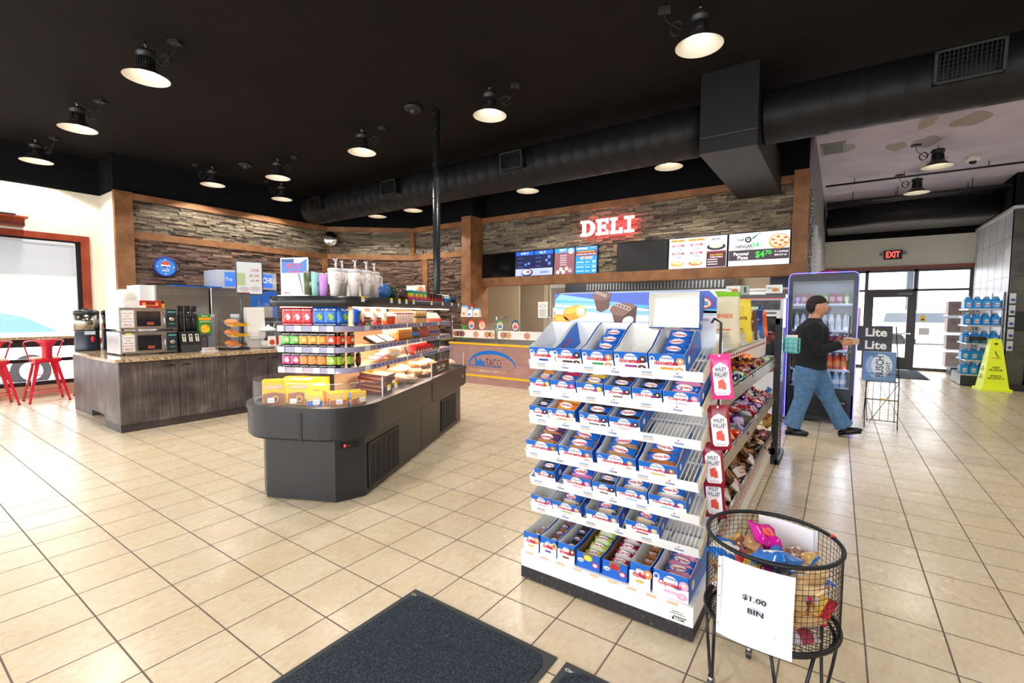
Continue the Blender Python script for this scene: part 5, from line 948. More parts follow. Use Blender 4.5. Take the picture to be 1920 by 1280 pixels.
tag(mb(WHITE).box((0, 0, 0), (.5, .37, .03)).obj('white_shelf', None, (9.2, -2.85, 1.96), (0, 0, RZ)), 'white shelf board holding the dark blue tub', 'shelf')
for i, y in enumerate((1.5, -1.6)): tag(mb(mat('ffffff', .5, emit=9)).box((9.2, y-.5, 2.97), (9.6, y+.5, 2.998)).obj('added_ceiling_panel'), 'flush unseen ceiling panel added to light the kitchen, %s' % ['left', 'right'][i], 'ceiling light', 'added kitchen ceiling panels')  # glowing panels above the view, added to light the kitchen
for y in (1.5, -1.6):
    ld = bpy.data.lights.new('kitchen_fill_light', 'AREA'); ld.size = 1; ld.energy = 45; l = bpy.data.objects.new('kitchen_fill_light', ld); COL.objects.link(l); l.location = (9.4, y, 2.96)  # fill lights that go with the added kitchen panels
# hot food warmer with chip bags in front
t = thing('food_warmer', 'white and grey two-door hot food cabinet with red line', 'food warmer', (7.0, -2.50, 0), RZ)
mb(mat('d8d9de', .3)).box((0, 0, 0), (.82, .6, 1.74)).obj('body', t); mb(mat('3a3b44', .3)).box((-.01, -.02, 1.74), (.84, .6, 1.79)).mat(mat('e0404a', .4)).box((-.01, -.022, 1.73), (.83, -.015, 1.742)).obj('top', t); mb(M_NP if 0 else m_noise('dark_fabric_panel', [(.35, '2e3038'), (.65, '5a5c66')], 30, .6)).box((.045, -.012, 1.58), (.78, 0, 1.71)).obj('header_panel', t)
for x in (.04, .43):
    d = mb(mat('e4e5ea', .3)).box((x, -.012, .9), (x+.35, 0, 1.56)).obj('door', t); mb(mat('23252e', .3)).box((x+.1, -.02, 1.525), (x+.31, -.012, 1.545)).obj('handle', d); mb(mat('1a1c22', .1)).box((x+.04, -.014, .95), (x+.31, -.011, 1.49)).obj('window', d)
for i, (y, c, lab) in enumerate(((-2.56, 'e0842c', 'open white and green food sign box on the hot cabinet, left'), (-3.08, 'd8964a', 'white picture box with pizza on the hot cabinet, right'))):
    t = thing('picture_box', lab, 'sign', (7.15, y, 1.79), RZ); mb(mat('eef0ea', .5)).prismx([(0, 0), (.2, 0), (.17, .14), (.02, .14)], 0, .19).mat(mat('1d3038', .4)).box((0, -.002, 0), (.19, .2, .02)).obj('box', t); mb(mat(c, .5)).disc((.12, -.006, .07), .045, 12, 1, .6).mat(mat('7a8a90', .5)).rect(.02, .09, .08, .1, .0).obj('picture', t)
    if i == 0: mb(mat('b8c2b8', .5)).box((.2, .0, 0), (.31, .02, .14)).mat(mat('2a4a3a', .5)).box((.24, -.004, .04), (.27, 0, .12)).obj('side_flap', t)
# ============================================================ people
SKIN = mat('c98f72', .55); JK = m_noise('black_fleece', [(.3, '0d1017'), (.7, '151a24')], 40, .9); JN = m_noise('blue_denim', [(.3, '3f6590'), (.5, '5079a6'), (.7, '648cb8')], 18, .85); HR = mat('241c1a', .8)
def limb(b, P, n=18):      # P: (x,y,z,rx,ry) elliptical sections in horizontal planes, closed
    vs = []; fs = []
    for x, y, z, rx, ry in P: vs += [(x+rx*math.cos(2*PI*k/n), y+ry*math.sin(2*PI*k/n), z) for k in range(n)]
    N = len(P)
    for i in range(N-1):
        for k in range(n): l = (k+1) % n; fs.append((i*n+k, i*n+l, (i+1)*n+l, (i+1)*n+k))
    fs += [tuple(range(n-1, -1, -1)), tuple((N-1)*n+k for k in range(n))]; return b.add(vs, fs, True)
def fuse(b, name, par, vox=.014, sm=6):
    o = b.obj(name, par); r = o.modifiers.new('r', 'REMESH'); r.mode = 'VOXEL'; r.voxel_size = vox; r.use_smooth_shade = True; q = o.modifiers.new('s', 'SMOOTH'); q.iterations = sm; q.factor = .5; return o
def hand(b, M, s=1):
    T = b.T; b.T = T @ M
    b.ball((.045, 0, 0), .045, 12, 8, (1.05, .85, .38))
    for i, (y, L) in enumerate(((-.03, .062), (-.01, .072), (.01, .068), (.03, .052))):
        b.tube([(.07, y, 0), (.075+L*.45, y*1.08, -.004), (.075+L*.8, y*1.1, -.02), (.075+L, y*1.1, -.036)], [.0095, .009, .008, .006], 8)
    b.tube([(.02, -.035*s, 0), (.045, -.06*s, -.01), (.07, -.068*s, -.02)], [.012, .011, .008], 8); b.T = T
def figure(name, lab, loc, rz, legs, arms, coat, trous, hair, sc=1.0, bulk=1.0, lean=.0, skirt=.84):
    """legs/arms: joint lists (hip,knee,ankle)/(shoulder,elbow,wrist); +x is forward"""
    t = thing(name, lab, 'person', loc, rz); t.scale = (sc,)*3; B = bulk
    torso = [(0, 0, .90, .13*B, .165*B), (0, 0, 1.0, .14*B, .175*B), (0, 0, 1.12, .135*B, .165*B), (.01, 0, 1.26, .14*B, .185*B), (.015, 0, 1.36, .12*B, .20*B), (.02, 0, 1.42, .09, .16), (.03, 0, 1.455, .065, .08), (.045, 0, 1.52, .055, .055), (.05, 0, 1.58, .055, .055)]
    b = mb(SKIN); limb(b, torso)
    b.ball((.065, 0, 1.615), .1, 22, 16, (.96, .78, 1.18)).ball((.085, 0, 1.545), .06, 14, 10, (1, .85, .8))
    b.ball((.168, 0, 1.60), .02, 10, 8, (1, .7, 1.4)).ball((.155, 0, 1.555), .018, 10, 8, (.9, 1.4, .8))
    for s in (1, -1): b.ball((.055, s*.08, 1.605), .028, 10, 8, (.7, .35, 1.2))
    for (h, k, a) in legs: b.tube([h, ((h[0]+k[0])/2, (h[1]+k[1])/2, (h[2]+k[2])/2), k, ((a[0]*.4+k[0]*.6), (a[1]*.4+k[1]*.6), (a[2]*.4+k[2]*.6)), a], [.095, .08, .058, .06, .04], 14)
    for i, (h, k, a) in enumerate(arms): b.tube([h, ((h[0]+k[0])/2, (h[1]+k[1])/2, (h[2]+k[2])/2), k, a], [.06, .05, .042, .03], 12)
    fuse(b, 'body', t, .0105, 3)
    b = mb(SKIN)
    for i, (h, k, a) in enumerate(arms):
        d = (Vector(a)-Vector(k)).normalized(); M = Matrix.Translation(Vector(a)-d*.01) @ d.to_track_quat('X', 'Z').to_matrix().to_4x4() @ Matrix.Rotation(PI/2*(1 if i else -1), 4, 'X')
        b = mb(SKIN); hand(b, M, -1 if i else 1); b.obj('hand', t)
    b = mb(coat); limb(b, [(0, 0, skirt, .165*B, .20*B)]+[(x, y, z, rx+.03, ry+.03) for x, y, z, rx, ry in torso[:5]]+[(.02, 0, 1.43, .10, .165), (.03, 0, 1.475, .078, .085)])
    for (h, k, a) in arms:
        a2 = Vector(k)+(Vector(a)-Vector(k))*.88; b.tube([(h[0], h[1]*.6, h[2]+.03), h, tuple((Vector(h)+Vector(k))/2), k, tuple(a2)], [.08, .088, .078, .07, .055], 14)
    fuse(b, 'jacket', t)
    b = mb(trous); limb(b, [(0, 0, .76, .10*B, .17*B), (0, 0, .86, .15*B, .185*B), (0, 0, .97, .15*B, .18*B)])
    for (h, k, a) in legs:
        c = Vector(a)+Vector((0, 0, .0)); b.tube([h, tuple((Vector(h)+Vector(k))/2), k, tuple(Vector(k)*.5+c*.5), tuple(c)], [.125*B, .105*B, .08*B, .078*B, .088*B], 16)
    fuse(b, 'jeans', t)
    mb(mat('8c4a40', .5)).ball((.166, 0, 1.553), .014, 10, 6, (.4, 1.4, .35)).obj('mouth', t)
    for s in (-1, 1): mb(WHITE).ball((.150, s*.031, 1.625), .011, 10, 8).mat(HR).ball((.159, s*.031, 1.625), .006, 8, 6).box((.148, s*.031-.016, 1.643), (.158, s*.031+.016, 1.648)).obj('eye', t)
    b = mb(hair).ball((.05, 0, 1.682), .103, 22, 12, (.98, .82, .74)).ball((.008, 0, 1.63), .093, 22, 12, (.82, .9, 1.12)); b.obj('hair', t)
    return t
P1 = figure('person', 'person in black jacket and blue jeans walking past the drinks cooler', (6.62, -3.66, 0), -PI/2+.1,
    [((.03, .10, .86), (.22, .10, .47), (.40, .10, .12)), ((-.02, -.10, .86), (-.07, -.10, .46), (-.17, -.10, .10))],
    [((.02, .22, 1.36), (.05, .27, 1.09), (.30, .17, 1.16)), ((.02, -.22, 1.36), (.07, -.27, 1.08), (.32, -.15, 1.17))], JK, JN, HR, 1.0, 1.16)
for (x, y, z, a) in ((.41, .10, .03, -.25), (-.17, -.10, .0, .0)):
    b = mb(mat('15151a', .4)).at((x, y, z), (0, a, 0)); b.ball((.06, 0, .035), .06, 14, 8, (2.2, .8, .75), z0=-.5).box((-.07, -.045, 0), (.17, .045, .012)).at((x, y, z)).cyl((0, 0, .03), (-.01, 0, .11), .045, 12); b.obj('shoe', P1)
tag(mb(mat('c7a682', .6)).box((-.10, -.06, -.035), (.10, .06, .035)).mat(mat('e8dcc8', .6)).box((-.102, -.02, .0355), (.102, .02, .0365)).obj('held_box', None, (6.66, -4.08, 1.20), (0, 0, .1)), "small tan carton carried in the walking person's hands", 'box')
K1 = figure('person', 'kitchen worker of whom only the hair shows above the board', (9.15, .42, .04), 0,
    [((0, .1, .86), (.01, .1, .47), (0, .1, .1)), ((0, -.1, .86), (.01, -.1, .47), (0, -.1, .1))], [((0, .21, 1.36), (.03, .25, 1.09), (.24, .2, 1.04)), ((0, -.21, 1.36), (.03, -.25, 1.09), (.24, -.2, 1.04))], BLACK, BLACK, mat('3a2418', .8))
for y in (.1, -.1): mb(mat('15151a', .4)).at((0, y, -.04)).ball((.06, 0, .035), .06, 14, 8, (2.2, .8, .75), z0=-.5).cyl((0, 0, .02), (0, 0, .16), .045, 12).obj('shoe', K1)
# ============================================================ pastry endcap rack
M_SHW = mat('f2f1ee', .35); M_BOARD = mat('d9cdb4', .6); CBW = mat('efeeea', .6); HB = '1668c8'
TILT = math.radians(20)
ec = thing('pastry_rack', 'white tiered pastry rack with sloped wire shelves facing the viewer', 'shelf rack', (1.845, -2.49, 0), RZ)   # local x 0..0.95, y depth
b = mb(M_SHW).box((0, 0, .075), (.95, .418, .17)); b.obj('base_deck', ec)
mb(m_noise('scuffed_black_kick', [(.45, '1e1c20'), (.6, '2c2a2e'), (.72, '8a868c')], 60, .6, detail=8, sc=(1, 1, .6))).box((0, .0, .008), (.95, .418, .075)).obj('kick_plate', ec)
g = mb(mat('4a4a52', .5)).box((.86, -.001, .101), (.92, 0, .106)).text('PROPERTY OF', (.88, -.002, .128), .05, .006).text('HOSTESS BRANDS LLC', (.88, -.002, .118), .075, .006).text('CDM', (.89, -.002, .093), .04, .012).mat(BLACK).box((.855, -.002, .088), (.865, 0, .098)); g.obj('print', ec)
g = mb(mat('d8b89a', .5))
for i in range(9): g.box((.03+i*.1, -.0015, .155), (.08+i*.1, 0, .168))
g.obj('price_strip', ec)
b = mb(M_SHW).box((0, .41, .17), (.95, .425, 1.32)); b.obj('back_panel', ec)
for x in (-.005, .925): b = mb(M_SHW).box((x, .395, .17), (x+.03, .43, 1.42)); b.obj('upright', ec)
SH = [(1.235, .085, .95), (1.075, .085, .95), (.915, .085, .95), (.725, .05, .95), (.55, .1, .95), (.385, .11, .95)]
SR_ = []
for k, (z, y0, w) in enumerate(SH):
    dep = .34; M = Matrix.Translation((0, y0, z)) @ Matrix.Rotation(TILT, 4, 'X'); b = mb(M_SHW); b.T = M
    b.box((0, 0, -.004), (.94, .012, .0)).box((0, dep-.012, -.004), (.94, dep, 0)).box((0, dep*.5, -.006), (.94, dep*.5+.01, -.002))
    for i in range(47): x = .01+i*.02; b.box((x, 0, -.003), (x+.005, dep, .001))
    b.obj('wire_shelf', ec)
    b = mb(M_SHW); b.T = M; b.box((-.01, -.004, -.032), (.95, .002, .02)); b.obj('front_rail', ec)
    for x in (-.01, .943): b = mb(M_BOARD if x > 0 else M_SHW); b.T = M; b.prismx([(-.004, -.03), (dep, -.03), (dep, .04), (.02, .02), (-.004, .02)], x, x+.008); b.obj('side_arm', ec)
    rr = random.Random(k); g = mb(); g.T = M
    for i in range(6):
        x = .06+i*.155+rr.uniform(-.02, .02)
        if i % 2: g.mat(WHITE).disc((x, -.0055, -.006), .026, 16, 1, .55).text('Hostess', (x, -.0065, -.008), .042, .014, mat('1a50a8', .4)).mat(RED).disc((x-.003, -.0065, .007), .004, 8)
        else: g.mat(mat('9ab4d4', .5)).box((x-.025, -.0055, -.004), (x+.025, -.0045, .006)).mat(mat('e8b8a0', .5)).box((x-.028, -.0055, -.016), (x+.026, -.0045, -.009))
    g.obj('shelf_label', ec)
# header board
t = thing('header_board', 'large rounded header board with cake pictures and blue swirl', 'sign', (2.245, -2.468, 1.32), RZ)
W_, H_ = .952, .325; R_ = .04
P = [(W_-R_+R_*math.cos(a), H_-R_+R_*math.sin(a)) for a in [PI/2*k/6 for k in range(7)]]+[(R_+R_*math.cos(a), H_-R_+R_*math.sin(a)) for a in [PI/2+PI/2*k/6 for k in range(7)]]+[(0, -.2), (W_, -.2)]
mb(mat('eef3fa', .4)).prismy(P, 0, .008).obj('board', t)
g = mb()
def swirl(pts_top, pts_bot, m, y):
    g.mat(m); n = len(pts_top)
    for k in range(n-1): g.add([(pts_top[k][0], y, pts_top[k][1]), (pts_top[k+1][0], y, pts_top[k+1][1]), (pts_bot[k+1][0], y, pts_bot[k+1][1]), (pts_bot[k][0], y, pts_bot[k][1])], [(0, 3, 2, 1)])
X = [W_*k/24 for k in range(25)]
top = [(x, H_-.002-(.04-math.sqrt(max(0, .0016-(.04-x)**2)) if x < .04 else .04-math.sqrt(max(0, .0016-(x-W_+.04)**2)) if x > W_-.04 else 0)) for x in X]
swirl(top, [(x, .23-.03*x-.02*math.sin(x*3)) for x in X], mat('8fc8ee', .4), -.001)
swirl([(x, min(H_-.003, H_-.002) if .06 < x < W_-.04 else top[i][1]) for i, x in enumerate(X)], [(x, .325-.0-.085*x-.03*math.sin(x*2.2)) for x in X], mat('4a66c8', .4), -.0016)
swirl([(x, .285-.06*x) for x in X], [(x, .268-.06*x+.01*math.sin(x*6)) for x in X], mat('5ab4ea', .4), -.0022)
swirl([(x, .255-.04*x) for x in X], [(x, .243-.045*x) for x in X], mat('e4f2fc', .4), -.0022)

swirl([(.7+.25*k/10, .08-.12*(k/10)) for k in range(11)], [(.7+.25*k/10, .03-.14*(k/10)) for k in range(11)], mat('6aaee8', .4), -.0025)
g.obj('background_print', t)
def blob(m, pts, y=-.004): g.mat(m).face([(x, y, z) for x, z in pts][::-1])
def egg(cx, cz, a, b_, rot=0, n=22, sq=1): 
    o = []
    for k in range(n):
        q = 2*PI*k/n; x = a*math.copysign(abs(math.cos(q))**sq, math.cos(q)); z = b_*math.copysign(abs(math.sin(q))**sq, math.sin(q)); o.append((cx+x*math.cos(rot)-z*math.sin(rot), cz+x*math.sin(rot)+z*math.cos(rot)))
    return o[::-1]
g = mb(); GO = mat('f2a01c', .5); GO2 = mat('f8c04a', .5); CR = mat('faf6ee', .5); CH = mat('6e4a42', .5); CH2 = mat('8c655a', .5); CH3 = mat('55352e', .5)
blob(GO, egg(.055, .135, .075, .048, -.6, sq=.8)); blob(GO2, egg(.05, .15, .05, .025, -.6), -.005); blob(GO, egg(.13, .205, .07, .042, .25, sq=.75)); blob(GO2, egg(.12, .22, .05, .02, .25), -.005); blob(mat('f6cf80', .5), egg(.18, .215, .032, .036, .25, sq=.8), -.0055); blob(CR, egg(.182, .215, .02, .024, .2), -.006)
def cake(cx, cz, s, cut):
    blob(CH, [(cx-.055*s, cz+.03*s), (cx+.06*s, cz+.045*s), (cx+.05*s, cz-.045*s), (cx-.0*s, cz-.07*s), (cx-.03*s, cz-.06*s)]); blob(CH2, egg(cx, cz+.03*s, .06*s, .028*s, .05), -.0045)
    if cut: blob(CH3, [(cx+.0*s, cz+.0*s), (cx+.06*s, cz+.045*s), (cx+.052*s, cz-.045*s), (cx+.0*s, cz-.072*s), (cx-.03*s, cz-.062*s)], -.005); blob(CR, egg(cx+.022*s, cz-.018*s, .026*s, .018*s, .4), -.006)
    g.mat(WHITE)
    for k in range(5): q = -.03*s+k*.014*s; g.tube([(cx+q+.008*s*math.cos(u), -.007, cz+.042*s-q*.35+.008*s*math.sin(u)) for u in [2*PI*j/8 for j in range(8)]], .0018, 4, True)
cake(.315, .275, .95, 0); cake(.45, .185, 1.35, 1)
blob(mat('e8e2ee', .5), egg(.90, .16, .06, .04), -.004); blob(mat('b8b0c4', .5), egg(.90, .172, .02, .008), -.005)
blob(mat('e8402c', .4), egg(.87, .262, .062, .033, -.15), -.004); blob(WHITE, egg(.87, .262, .054, .027, -.15), -.005); g.text('Hostess', (.865, -.006, .262), .09, .03, mat('1f62b8', .4)); g.obj('cake_pictures', t)
# ---- cartons
def tray(w, lab, name, red, pic, picc='e0a878', hf=.085, hb=.17, d=.30, kind='blue', sub=None, cat='display box'):
    """open display carton; origin front-left-bottom, x width, y depth"""
    t = thing('display_carton', lab, cat); OUT = mat(HB if kind != 'brown' else '1560c4', .4); IN = CBW if kind != 'brown' else mat('8a6a4c', .7); th = .003
    b = mb(IN).box((th, th, 0), (w-th, d-th, th)); o = mb(OUT)
    def pan(pts, x0, x1, m1, m0): # side wall profile in (y,z)
        b.mat(m1).prismx(pts, x0+th*.5, x1); 
    prof = [(0, 0), (d, 0), (d, hb), (d*.8, hb*.98), (d*.25, hf*1.0), (0, hf)]
    for x in (0, w-th): b.mat(OUT).prismx(prof, x, x+th*.45) if x == 0 else b.mat(IN).prismx(prof, x, x+th*.5); b.mat(IN).prismx(prof, x+th*.5, x+th) if x == 0 else b.mat(OUT).prismx(prof, x+th*.55, x+th)
    b.mat(OUT).box((0, 0, 0), (w, th*.5, hf)).mat(IN).box((th, th*.5, 0), (w-th, th, hf)).mat(IN).box((th, d-th, 0), (w-th, d-th*.4, hb)).mat(OUT).box((0, d-th*.4, 0), (w, d, hb))
    b.obj('carton', t)
    g = mb(); y = -.001
    if kind == 'brown':
        g.mat(IN).rect(w*.3, hf*.55, w*.7, hf, y).mat(mat(pic, .5)).disc((w*.5, y-.0005, hf*.72), w*.14, 12, 1.2, .8).mat(WHITE).disc((w*.2, y-.0005, hf*.5), w*.13, 12, 1, .6).text('Hostess', (w*.2, y-.001, hf*.5), w*.2, hf*.14, mat('1a50a8', .4)).mat(mat(red, .4)).disc((w*.8, y-.0005, hf*.4), w*.13, 12, 1, .8).mat(WHITE).disc((w*.8, y-.001, hf*.4), w*.09, 12, 1, .7)
    else:
        WP = [(w*.005, 0), (w*.995, 0), (w*.995, hf*.5), (w*.7, hf*.42), (w*.45, hf*.5), (w*.2, hf*.66), (w*.005, hf*.62)]
        g.mat(mat('f6f6fa', .4)).face([(x, y, z) for x, z in WP]); g.mat(WHITE).disc((w*.5, y-.0004, hf*.68), w*.20, 14, 1, .75)
        g.text('Hostess', (w*.5, y-.001, hf*.80), w*.34, hf*.13, mat('1a50a8', .4)).text(name, (w*.48, y-.0012, hf*.54), w*(.3+.045*min(len(name), 9)), hf*.24, mat('c81430', .4), bold=.035).mat(RED).disc((w*.48, y-.0012, hf*.94), w*.018, 8)
        if sub: g.mat(mat(sub, .4)).rect(w*.32, hf*.2, w*.68, hf*.31, y-.001)
        g.mat(mat(pic, .5)).disc((w*.86, y-.001, hf*.64), hf*.19, 16).mat(mat(picc, .5)).disc((w*.86, y-.0014, hf*.66), hf*.07, 12)
        if kind == 'donut': g.mat(mat(pic, .5)).disc((w*.82, y-.001, hf*.2), hf*.18, 16, 1.2, .8).mat(WHITE).disc((w*.82, y-.0014, hf*.21), hf*.05, 10).mat(WHITE).disc((w*.1, y-.001, hf*.74), hf*.13, 14).mat(mat(HB, .4)).disc((w*.1, y-.0014, hf*.74), hf*.085, 12)
        g.at((w, 0, 0), (0, 0, PI/2)); g.text(name, (d*.45, -.0012, hf*.75), d*.45, hf*.22, mat('c81430', .4)).mat(mat(picc, .5)).disc((d*.2, -.001, hf*.5), hf*.2, 12).at()
    g.obj('print', t); return t
_pk = {}
def pack(kind):
    if kind in _pk: return _pk[kind]
    film, prod, nm, w, h, th = {'donette': ('1660c4', None, 'donettes', .115, .07, .03), 'twink': ('1660c4', 'd88a3a', 'Twinkies', .12, .07, .04), 'rasp': ('1660c4', 'c02a58', 'Zingers', .12, .07, .035), 'zyel': ('1660c4', 'e8b83c', 'Zingers', .13, .075, .04), 'zcho': ('1660c4', '4a241c', 'Zingers', .13, .075, .04),
        'ding': ('1660c4', '2a1a1a', 'Ding Dongs', .12, .075, .04), 'pink': ('1660c4', 'ea92b8', 'Cupcakes', .13, .075, .045), 'suzy': ('1a62c0', '1e1618', 'SuzyQs', .11, .075, .04), 'orange': ('f07a1c', 'f4a84a', 'Cupcakes', .13, .08, .045), 'choc': ('1660c4', '3a1e1a', 'Cupcakes', .13, .08, .045), 'mini': ('5a3a6a', 'b47a4a', 'donettes', .13, .09, .045),
        'jumbo': ('1668cc', 'b07c54', 'donettes', .14, .09, .05), 'honey': ('1560c4', 'a86232', 'Honey Bun', .14, .09, .045), 'hwhite': ('1560c4', 'e8dcd4', 'Honey Bun', .13, .085, .045), 'sno': ('1660c4', 'f08cc0', 'Snoballs', .13, .08, .05), 'clear': ('7a9ac8', '3a2a2a', 'SuzyQs', .12, .08, .04), 'danish': ('1a5cb8', 'cdb898', 'Danish', .10, .10, .045),
        'muffin': ('1a5cb8', 'b07a48', 'muffins', .09, .09, .05), 'bluem': ('1a52a8', '8a5a4a', 'muffins', .10, .09, .05), 'brown': ('1a52a8', '2a1a18', 'brownies', .10, .09, .05), 'pieg': ('c4d84a', 'e4ecc4', 'Fruit Pie', .12, .065, .04), 'pier': ('b01c34', 'ecd8dc', 'Fruit Pie', .12, .065, .04), 'muf2': ('9a5a2c', 'a86a38', 'muffins', .10, .06, .05)}[kind]
    t = thing('snack_pack', '', 'snack pack'); b = mb(mat(film, .25, 0, 0, .6)).pillow(w, h, th, 8, 4, .12, len(_pk))
    if prod: recolor(b, lambda c: mat(prod, .3) if (c.y < h*.02 and abs(c.x) < w*.42) else None)
    b.obj('wrapper', t); g = mb(WHITE).at((0, 0, th/2+.0015), (-PI/2, 0, 0)); q = .4 if prod is None else .24
    g.disc((0, 0, -h*(-.17) if prod else 0), w*.3, 14, 1, .42).text(nm, (0, -.001, h*.16 if prod else 0), w*.55, h*.2, mat('c01c38', .4), bold=.03).text('Hostess', (0, -.001, h*.33 if prod else h*.22), w*.26, h*.1, WHITE); g.obj('label', t)
    _pk[kind] = Proto(t); return _pk[kind]
ORD = ['front one', 'second', 'third', 'rearmost']
def fill(kind, rowM, x0, w, desc, n=3, d=.30, y0=.07, zb=.0, up=.4, lie=.55, dx=0, hx=1.0):
    for i in range(n):
        y = y0+i*.062; L = Matrix.Translation((x0+w/2+dx*i, y, zb+.045+.014*i)) @ Matrix.Rotation(lie+.08*math.sin(i*5+x0*9), 4, 'X') @ Matrix.Rotation(.1*math.sin(i*3+x0*40), 4, 'Z')
        M = ec.matrix_basis @ rowM @ L; o = pack(kind).put(M.to_translation(), M.to_euler(), 'pack in the %s, %s' % (desc, ORD[i])); s = min(1.05, (w-.016)/.14)*hx; o.scale = (s, s, s)
ec_base = Matrix.Translation((1.845, -2.49, 0)) @ Matrix.Rotation(RZ, 4, 'Z'); ec.matrix_basis = ec_base
def row(k, items, hf=.082, hb=.125, d=.30, y1=-2.49):
    z, y0, _ = SH[k] if k is not None else (.17, .012, 0); RM = Matrix.Translation((0, y0+.004, z+.0015)) @ Matrix.Rotation(TILT if k is not None else 0, 4, 'X')
    for (ya, yb, desc, nm, red, pic, picc, kd, sub, pk, n) in items:
        x0 = -2.49-ya+.0; w = ya-yb-.006; x0 = max(.003, x0); t = tray(w, desc+(', %s shelf' % ('top', 'second', 'third', 'fourth', 'fifth', 'sixth')[k] if k is not None else ', base deck')+' of pastry rack', nm, red, pic, picc, hf, hb, d, kd, sub); M = ec_base @ RM @ Matrix.Translation((x0, .002, .0)); t.location = M.to_translation(); t.rotation_euler = M.to_euler()
        if pk: fill(pk, RM, x0, w, desc, n, d)
R0 = 'c81430'
row(0, [(-2.455, -2.632, 'open white-lined donut carton, leftmost', 'donettes', R0, 'f2ead8', 'ffffff', 'donut', '2a3a9a', None, 0), (-2.645, -2.822, 'open donut carton with dark chocolate donut picture', 'donettes', R0, '3a1e18', 'ffffff', 'donut', '3a2420', None, 0), (-2.822, -3.003, 'donut carton with green strip holding blue packs', 'donettes', R0, 'd89058', 'ffffff', 'donut', '2a8a4a', 'donette', 4), (-3.003, -3.182, 'open donut carton with purple strip', 'donettes', R0, '4a2a20', 'ffffff', 'donut', '8a2a7a', None, 0), (-3.182, -3.362, 'donut carton with orange strip holding blue packs, rightmost', 'donettes', R0, 'd8a060', 'ffffff', 'donut', 'e8962a', 'donette', 4)], .1, .14)
row(1, [(-2.49, -2.63, 'carton of yellow cream cakes', 'Twinkies', R0, 'f0b83c', 'ffffff', 'blue', None, 'twink', 3), (-2.63, -2.79, 'carton of raspberry cakes', 'Zingers', R0, 'e85a8a', 'ffffff', 'blue', None, 'rasp', 3), (-2.79, -2.95, 'carton of yellow iced cakes', 'Zingers', R0, 'f2c040', 'ffffff', 'blue', None, 'zyel', 3), (-2.95, -3.10, 'carton of dark chocolate finger cakes', 'Zingers', R0, '5a3226', 'ffffff', 'blue', '6a3a2a', 'zcho', 3), (-3.10, -3.255, 'carton of round dark cakes', 'Ding Dongs', R0, '3a2620', 'ffffff', 'blue', None, 'ding', 3), (-3.255, -3.43, 'carton of pink cupcakes, rightmost', 'Cupcakes', R0, 'f0a0c0', 'f8e8d8', 'blue', 'f0b0cc', 'pink', 3)])
row(2, [(-2.49, -2.615, 'small carton of black cakes, leftmost', 'SuzyQs', R0, '2a1c1c', 'ffffff', 'blue', '5a4a4a', 'suzy', 2), (-2.615, -2.79, 'carton of orange cupcakes', 'Cupcakes', R0, 'f0c888', 'ffffff', 'donut', 'e8862a', 'orange', 2), (-2.81, -2.98, 'carton of chocolate cupcakes in blue wrap', 'Cupcakes', R0, '3a2420', 'ffffff', 'donut', '5a4a4a', 'choc', 2), (-2.98, -3.15, 'carton of swirl-topped chocolate cupcakes', 'Cupcakes', R0, '4a2c24', 'ffffff', 'blue', 'e8b0b0', 'choc', 3)])
row(3, [(-2.495, -2.705, 'blue carton of crumb donut bags, leftmost', 'donettes', R0, 'b08050', 'f4d020', 'blue', None, 'mini', 3), (-2.705, -2.912, 'carton of jumbo glazed donut packs', 'donettes', R0, 'c89058', 'ffffff', 'donut', None, 'jumbo', 3), (-2.93, -3.145, 'carton of jumbo powdered donut packs', 'donettes', R0, 'c89870', 'ffffff', 'donut', None, 'jumbo', 3), (-3.155, -3.345, 'carton of jumbo honey buns, rightmost', 'HoneyBuns', R0, 'b86a34', 'ffffff', 'blue', 'f0a83a', 'honey', 2)])
row(4, [(-2.52, -2.66, 'narrow carton of dark round cakes, leftmost', 'DingDongs', R0, '3a2620', 'ffffff', 'blue', None, 'ding', 2), (-2.705, -2.885, 'carton of pink coconut cakes', 'Snoballs', R0, 'f29ac4', 'ffffff', 'blue', 'f0a0c8', 'sno', 2), (-2.885, -3.02, 'carton of clear wrapped black cakes', 'SuzyQs', R0, '2a1c1c', 'ffffff', 'blue', '5a4a4a', 'clear', 2), (-3.02, -3.19, 'carton of white iced honey buns, left of two', 'HoneyBuns', R0, 'ecdcd0', 'ffffff', 'blue', '8ac0ea', 'hwhite', 2), (-3.19, -3.38, 'carton of white iced honey buns, right of two', 'HoneyBuns', R0, 'ecdcd0', 'ffffff', 'blue', '8ac0ea', 'hwhite', 2)])
row(5, [(-2.49, -2.635, 'empty carton for pink cakes, leftmost', 'Snoballs', R0, 'f29ac4', '2a1c1c', 'blue', 'f0a0c8', None, 0), (-2.635, -2.82, 'carton of apple pastry packs with green strip', 'Danish', R0, 'd89a60', 'f4ead8', 'blue', '8ac04a', 'danish', 2), (-2.845, -3.04, 'carton of cheese pastry packs', 'Danish', R0, 'e8b890', 'f4ead8', 'blue', None, 'danish', 2), (-3.07, -3.25, 'carton of berry pastry packs with purple strip', 'Danish', R0, 'e8b890', 'f4ead8', 'blue', 'a02838', 'danish', 2)])
row(None, [(-2.495, -2.602, 'white mini muffin carton, leftmost', 'muffins', R0, 'd88a50', 'ffffff', 'blue', 'f0b040', 'muffin', 2), (-2.604, -2.716, 'blueberry muffin carton heaped with clear bags', 'muffins', R0, 'e0b060', '4a3a8a', 'blue', '5a4aa0', 'bluem', 4), (-2.716, -2.828, 'brownie carton heaped with clear bags', 'brownies', R0, '6a3a28', 'ffffff', 'blue', '7a4a34', 'brown', 4)], .10, .13, .36)
